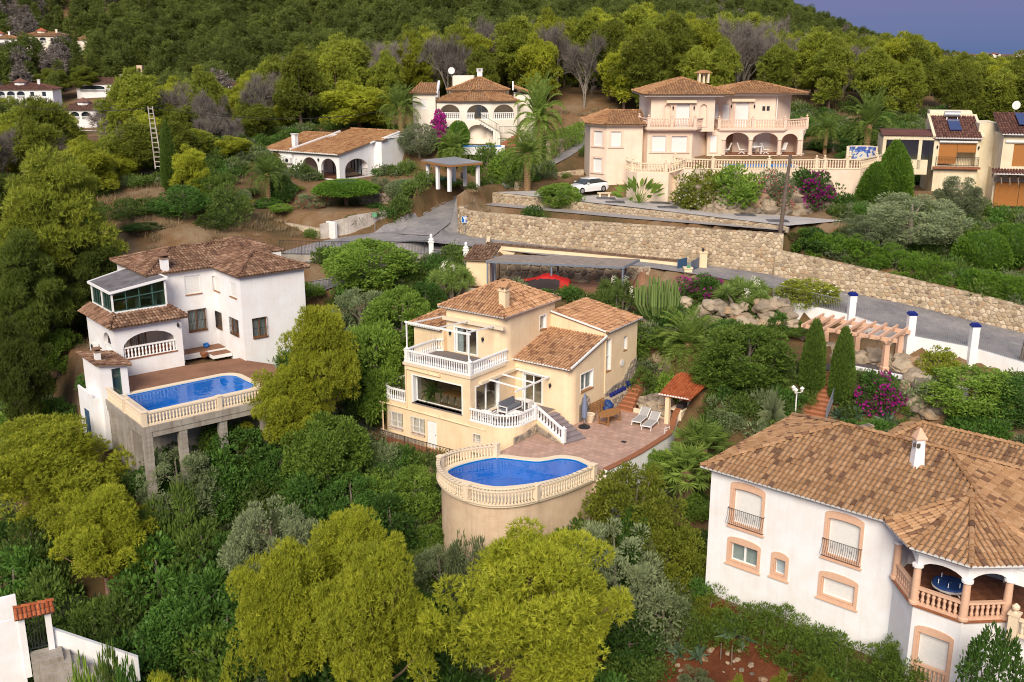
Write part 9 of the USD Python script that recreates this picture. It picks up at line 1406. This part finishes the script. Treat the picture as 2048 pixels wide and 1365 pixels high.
# far houses at the left, in the valley and on the slope
def far_house(px, py, y, w, storeys, label, roof='roof_tile_brown', ang=-12, wall='plaster_white', arches=3, turret=False, chim=True):
	"""py is the foot of the wall in the photo, px its middle."""
	o = at_y(px, py, y); t = thing('distant_villa', label, 'house', o, ang); h = 2.9 * storeys; d = w * .55; W = Wall((-w / 2,0),(w / 2,0)); b = M_ext(rect(-w / 2, w / 2,0, d),-4, h); cuts = []; zt = h - 2.7
	aw = (w * .5) / max(arches, 1)
	for i in range(arches): x = w * .06 + i * aw; cuts.append(W.hole(x, x + aw * .8, zt + .1, zt + 2.2,1.0, arch(x, x + aw * .8, zt + .1, zt + 2.2,.8)))
	xs = [w * .62, w * .82]
	for x in xs:
		for s_ in range(storeys): cuts.append(W.hole(x, x + 1.1,.9 + 2.9 * s_, 2.2 + 2.9 * s_, .25))
	if cuts: b = manifold3d.Manifold.batch_boolean([b] + cuts, manifold3d.OpType.Subtract)
	part(t, 'wall', b, wall)
	for i in range(arches): x = w * .06 + i * aw; k = MB(); W.box(k, x, x + aw * .8, zt + .1, zt + 2.2,.6,.65); part(t, 'window', k, 'car_glass'); k = MB(); [W.box(k, x + q, x + q + .12, zt + .1, zt + .9,-.05,.08) for q in np.arange(0, aw * .8,.3)]; W.box(k, x, x + aw * .8, zt + .9, zt + 1.0,-.06,.1); part(t, 'balustrade', k, 'paint_white')
	for x in xs:
		for s_ in range(storeys): k = MB(); W.box(k, x + .03, x + 1.07,.93 + 2.9 * s_, 2.17 + 2.9 * s_, .12,.15); part(t, 'window', k, 'car_glass')
	R = Roof(.45,.6,.16, int(px) % 97); hip(R, -w / 2, w / 2,0, d, h, 1.6,.5, plugs=False)
	if turret: R2 = MB(); 
	R.build(t, roof, plug_mat=None)
	if turret: k = MB(); k.lathe([(1.9, h),(1.9, h + 2.1)],(-w * .1, d * .5,0),8); part(t, 'turret', k, wall); k = MB(); k.lathe([(2.4, h + 2.1),(.05, h + 3.3)],(-w * .1, d * .5,0),8); part(t, 'turret_roof', k, 'roof_brown_flat' if roof == 'roof_tile_brown' else 'roof_red_flat')
	if chim: k = MB(); k.box(w * .2, w * .2 + .7, d * .4, d * .4 + .7, h, h + 2.6); k.box(w * .2 - .1, w * .2 + .8, d * .4 - .1, d * .4 + .8, h + 2.6, h + 2.8); part(t, 'chimney', k, wall)
	return t
far_house(180,262,300,17.5,2, 'white two storey villa with three arches at the left, nearest of the distant ones', turret=True); far_house(50,219,320,17,2, 'white villa with dark arches at the left edge below the wooded slope', turret=True, ang=-8); far_house(92,103,430,18,2, 'cream villa with a round turret high at the upper left', 'roof_tile_far', wall='plaster_warm_white', turret=True); far_house(5,108,430,12,2, 'white house cut by the left edge high on the slope', 'roof_tile_far', turret=True, arches=0); far_house(178,95,440,9,1, 'small cream house with a chimney high on the slope', 'roof_tile_far', wall='plaster_warm_white', arches=0)
far_house(215,186,350,19,1, 'white chapel like house beside the brick bell tower', arches=1); far_house(320,203,335,12,1, 'low white house with a stepped brown roof beside the tall trunk', turret=True, arches=1); far_house(468,206,300,11,1, 'low house with a stepped red roof half hidden behind trees', 'roof_tile_red', turret=True, arches=0)
o = at_y(284,178,350); t = thing('bell_tower', 'slim brown brick bell tower beside the distant chapel', 'bell tower', o); k = M_box(-.9,.9,-.9,.9,-3,7.5) - M_arch_u(arch(-.45,.45,4.8,6.6),-2,2); part(t, 'shaft', k, 'plaster_ochre'); k = MB(); k.lathe([(.35,5.2),(.3,5.7),(.1,5.9)], n=10); part(t, 'bell', k, 'iron_dark')
o = at_y(175,268,294); t = thing('garden_wall', 'white garden wall with green sheeting before the nearest distant villa', 'wall', o); k = MB(); k.box(-9,9,0,.3,0,1.0); part(t, 'wall', k, 'plaster_white'); k = MB(); k.box(-8,9,-.8,-.6,-2.2,-.6); part(t, 'sheeting', k, 'sheet_green')
TW = np.random.RandomState(12)
for i in range(26):
	px = TW.uniform(1885,2047); y = TW.uniform(900,1500); py = 128 + TW.normal(0,4) - (2048 - px) * .03; c = at_y(px, py, y); t = thing('town_house', 'white house in the far town on the plain at the right', 'house', c, TW.uniform(0,90), 'houses of the far town'); w, d, h = TW.uniform(5,9), TW.uniform(5,8), TW.uniform(3.5,6); k = MB(); k.box(-w / 2, w / 2,-d / 2, d / 2,-12, h); part(t, 'wall', k, 'plaster_warm_white'); k = MB(); k.lathe([(w * .75, h),(.2, h + 1.6)], n=4); part(t, 'roof', k, 'roof_brown_flat')
# the forest
KEEP = [wp(FS, rect(-13,17,-6,16)).buffer(1), wp(FT, rect(-9,11,-8,12)).buffer(2), wp(FV, rect(-19,15,-12,12)).buffer(2), wp(FU, rect(-8,18,-8,9)).buffer(2)]
lane_b = LineString(ROADS['lane'][0][:, :2]).buffer(4.0)
def inframe(x, y, z, m=80):
	d = np.array([x, y, z]) - CPOS; f_ = d[1] * math.cos(_P) - d[2] * math.sin(_P); u_ = d[1] * math.sin(_P) + d[2] * math.cos(_P); px, py = 1024 + FPX * d[0] / f_, 682.5 - FPX * u_ / f_
	return px, py, f_
fr_rng = np.random.RandomState(55); cand = []
def scatter(y0, y1, sp, xw=1.0):
	y = y0
	while y < y1:
		hw = y * .56 + 12; s_ = sp * (1 + .0 * y); x = -hw
		while x < hw:
			xx, yy = x + fr_rng.uniform(-.45,.45) * s_, y + fr_rng.uniform(-.45,.45) * s_; cand.append((xx, yy)); x += s_
		y += s_ * .9
scatter(126,260,5.4); scatter(260,520,8.6); scatter(520,1150,11.0)
cand = np.array(cand); cz = grounds(cand); Fk, Ffar = [],[]
fh = [(at_y(px, py, y)[0], y, r) for px, py, y, r in ((180,262,300,13),(50,219,320,13),(92,103,430,13),(5,108,430,9),(178,95,440,8),(215,186,350,13),(320,203,335,9),(468,206,300,8),(284,178,350,4),(150,195,335,8),(245,205,330,7))]
for (x, y), z in zip(cand, cz):
	if y < 170 and any(k.contains(Point(x, y)) for k in KEEP): continue
	if y < 140 and lane_b.contains(Point(x, y)): continue
	if any(abs(x - a * 1.0) < r and -r * 2.6 < y - b < r for a, b, r in fh): continue
	px, py, f_ = inframe(x, y, z)
	if not -90 < px < 2140: continue
	hpx = 8.0 * FPX / f_
	if y < 318 and px < 335 and any(abs(px - a) < w and py - hpx < b - 12 and py > b - 4 for a, b, w in ((178,266,66),(50,219,50),(320,203,26),(225,186,30))): continue
	if y < 428 and px < 200 and any(abs(px - a) < w and py - hpx < b - 5 and py > b - 2 for a, b, w in ((92,103,38),(8,108,24),(178,95,20))): continue
	if 170 < px < 500 and y < 298 and abs(px - 468) < 36 and py - hpx < 198: continue
	if y < 138 and px > 1180 and px < 1640 and y < 128: continue
	bare = meshkit.noise(np.array([x * .018, y * .018,3.0])) > .67 and fr_rng.rand() < .28
	h = fr_rng.uniform(8.0,12.0) * (1.0 if y < 260 else 1.35)
	if px > 1850 and y < 900: h = min(h, (py - 112 - .15 * max(0,1900 - px)) * f_ / FPX + fr_rng.uniform(-.6,.6))
	if 1540 < px <= 1850 and y < 340: h = min(h, (py - 62 - .06 * max(0, px - 1650)) * f_ / FPX + fr_rng.uniform(-.9,.5))
	if h < 2.2: continue
	Fk.append((f_, x, y, z, bare, h))
Fk.sort()
names = ['forest_pine_' + c_ for c_ in 'abcde']; npine = nbare = 0; rest = []
for q in Fk:
	f_, x, y, z, bare, h = q
	if bare and nbare < 110: nbare += 1; plant(('bare_a', 'bare_b')[nbare % 2], x, y, h * .30, h * .85, 'leafless grey tree among the pines of the wooded slope', 'bare tree', 'bare_tree', 'leafless trees in the wood')
	elif not bare and npine < 300:
		npine += 1; kd = ('pine_' + 'abcd'[fr_rng.randint(4)]) if f_ < 200 else names[fr_rng.randint(5)]; plant(kd, x, y, h * fr_rng.uniform(.28,.40), h, 'green pine of the wood that covers the slope behind the villas', 'pine', 'pine_tree', 'pines of the wooded slope')
	else: rest.append(q)
I = UsdGeom.PointInstancer.Define(stage, '/World/pine_forest'); keys(I.GetPrim(), 'dense dark pine forest covering the mountain behind the villas', 'forest', None, 'stuff')
for i, cm in enumerate(far_meshes): part('/World/pine_forest', 'crown', cm, 'leaf_forest'); 
tg = [f'/World/pine_forest/crown' + ('' if i == 0 else f'_{i:03d}') for i in range(5)]; part('/World/pine_forest', 'bare_crown', far_meshes[1], 'twig_dead'); tg.append('/World/pine_forest/bare_crown')
I.GetPrototypesRel().SetTargets([Sdf.Path(p) for p in tg]); n = len(rest); ra = np.array([(r[1], r[2], r[3] - .3) for r in rest]); hh = np.array([r[5] for r in rest]); sc = np.column_stack([hh / 9 * fr_rng.uniform(.85,1.2, n)] * 2 + [hh / 9]); an = fr_rng.uniform(0, np.pi, n)
I.CreateProtoIndicesAttr(Vt.IntArray.FromNumpy(np.array([5 if r[4] else fr_rng.randint(5) for r in rest], np.int32))); I.CreatePositionsAttr(Vt.Vec3fArray.FromNumpy(ra.astype(np.float32))); I.CreateScalesAttr(Vt.Vec3fArray.FromNumpy(sc.astype(np.float32))); I.CreateOrientationsAttr(Vt.QuathArray([Gf.Quath(float(math.cos(a)),0,0, float(math.sin(a))) for a in an]))
print('forest', npine, nbare, n)
# ground cover
def cover(name, label, kinds, n, region, ok, size, seed, hs=1.0):
	rng = np.random.RandomState(seed); x = rng.uniform(region[0], region[1], n); y = rng.uniform(region[2], region[3], n); good = np.array([ok(a, b) for a, b in zip(x, y)]); x, y = x[good], y[good]; z = grounds(np.column_stack([x, y])); p = f'/World/{name}'; I = UsdGeom.PointInstancer.Define(stage, p); keys(I.GetPrim(), label, 'ground cover', None, 'stuff'); tg = []
	for i, (nm, m, ml) in enumerate(kinds): tg.append(part(p, nm, m, ml))
	k = len(x); s_ = rng.uniform(.55,1.3, k) * size; a = rng.uniform(0, np.pi, k); I.GetPrototypesRel().SetTargets([Sdf.Path(q) for q in tg]); I.CreateProtoIndicesAttr(Vt.IntArray.FromNumpy(rng.randint(0, len(kinds), k).astype(np.int32))); I.CreatePositionsAttr(Vt.Vec3fArray.FromNumpy(np.column_stack([x, y, z - .05]).astype(np.float32))); I.CreateScalesAttr(Vt.Vec3fArray.FromNumpy(np.column_stack([s_, s_, s_ * rng.uniform(.7,1.2, k) * hs]).astype(np.float32))); I.CreateOrientationsAttr(Vt.QuathArray([Gf.Quath(float(math.cos(b)),0,0, float(math.sin(b))) for b in a]))
built = unary_union([wp(FM, rect(-14.6,7.4,-6.9,9.4)), wp(FM, [(-3,-10),(-1,-13.8),(3,-13.8),(7,-10),(7,-5),(-2,-5)]), wp(FR, [(-.6,-.4),(10.2,-.4),(12,-2.4),(15,-2.4),(18.5,-.8),(18.5,15),(-.6,10.2)]), wp(FL, rect(-12,1.3,-9.3,12)), wp(FL, rect(0,8,0,14.5)), wp(FS, rect(-12,1.5,-.5,15)), wp(FV, rect(-17,14,-9,11)), wp(FT, rect(-7,9,-6,10)), wp(FU, rect(-6,14,-6,8)), wp(FP, rect(-2,13,-2,5)), wp(FC, rect(-3,14,-1.5,8))] + [LineString(l[:, :2]).buffer(h + .9) for l, h in ROADS.values()] + [ROADPG.buffer(.5)] + [Polygon([at_y(*p)[:2] for p in ((940,405,104),(1250,440,92),(1580,475,84),(1700,432,92),(1390,375,103),(1180,345,110),(1040,380,108))]).buffer(.5), Polygon([at_y(*p)[:2] for p in ((1590,850,66),(1690,850,65),(1690,740,72),(1630,740,73))]), Polygon([at_y(*p)[:2] for p in ((470,455,101),(642,484,98),(810,448,102),(960,380,114),(880,340,113),(600,382,110),(480,400,106))])])
from shapely.prepared import prep
bp_ = prep(built); red = prep(Polygon([at_y(*p)[:2] for p in ((1340,1150,50),(1450,1150,51),(1640,1300,46),(1750,1400,42),(1250,1400,42),(1290,1230,47))])); dry = prep(unary_union([Polygon([at_y(*p)[:2] for p in ((1080,235,126),(1290,230,122),(1290,195,134),(1080,200,140))]), Polygon([at_y(*p)[:2] for p in ((190,400,100),(480,380,106),(640,480,96),(560,490,92),(330,500,88),(240,450,92))])]))
def lowshrub(seed, mt_):
	rng = np.random.RandomState(seed); C = clumps(rng, 16,.75,.05,.8, dome, .2,.3); return crown(rng, C, .32,44,.16,.065, up=.6)
cover('undergrowth', 'low dark scrub covering the ground between trees and walls', [('scrub', lowshrub(1,0), 'scrub_green'),('scrub', lowshrub(2,0), 'leaf_green_dark'),('scrub', lowshrub(3,0), 'leaf_olive_dark'),('scrub', lowshrub(4,0), 'scrub_green')],11000,(-60,60,34,132), lambda a, b: not bp_.contains(Point(a, b)) and not red.contains(Point(a, b)) and not dry.contains(Point(a, b)) and abs(a) < b * .56 + 3 and meshkit.noise(np.array([a * .22, b * .22,0])) > .26,1.5,3)
gr = Leaves(); rg = np.random.RandomState(9); p_ = np.column_stack([rg.normal(0,.35,110), rg.normal(0,.35,110), np.zeros(110)]); v_, f_ = blades(p_, unit(np.column_stack([rg.normal(0,.5,110), rg.normal(0,.5,110), np.ones(110)])), rg.uniform(.25,.7,110),.035, rg); gr.add(v_, f_, rg.rand(110))
cover('dry_grass', 'tufts of dry straw coloured grass on the open slopes', [('tuft', gr.mb(), 'scrub_dry')],9000,(-60,60,36,135), lambda a, b: not bp_.contains(Point(a, b)) and (dry.contains(Point(a, b)) or (meshkit.noise(np.array([a * .15, b * .15,5.0])) > .58 and not red.contains(Point(a, b)))),1.0,4)
rng = np.random.RandomState(66); k = MB()
for i in range(150):
	c = at_z(rng.uniform(1330,1720), rng.uniform(1170,1364),-5.0); 
	if red.contains(Point(c[0], c[1])): v, f = rock(rng, rng.uniform(.06,.22)); k.add(v + [c[0], c[1], ground(c[0], c[1])], f)
solo('loose_stones', k, 'stone_rock', 'loose stones scattered on the red earth', 'stones', None, 'stuff')
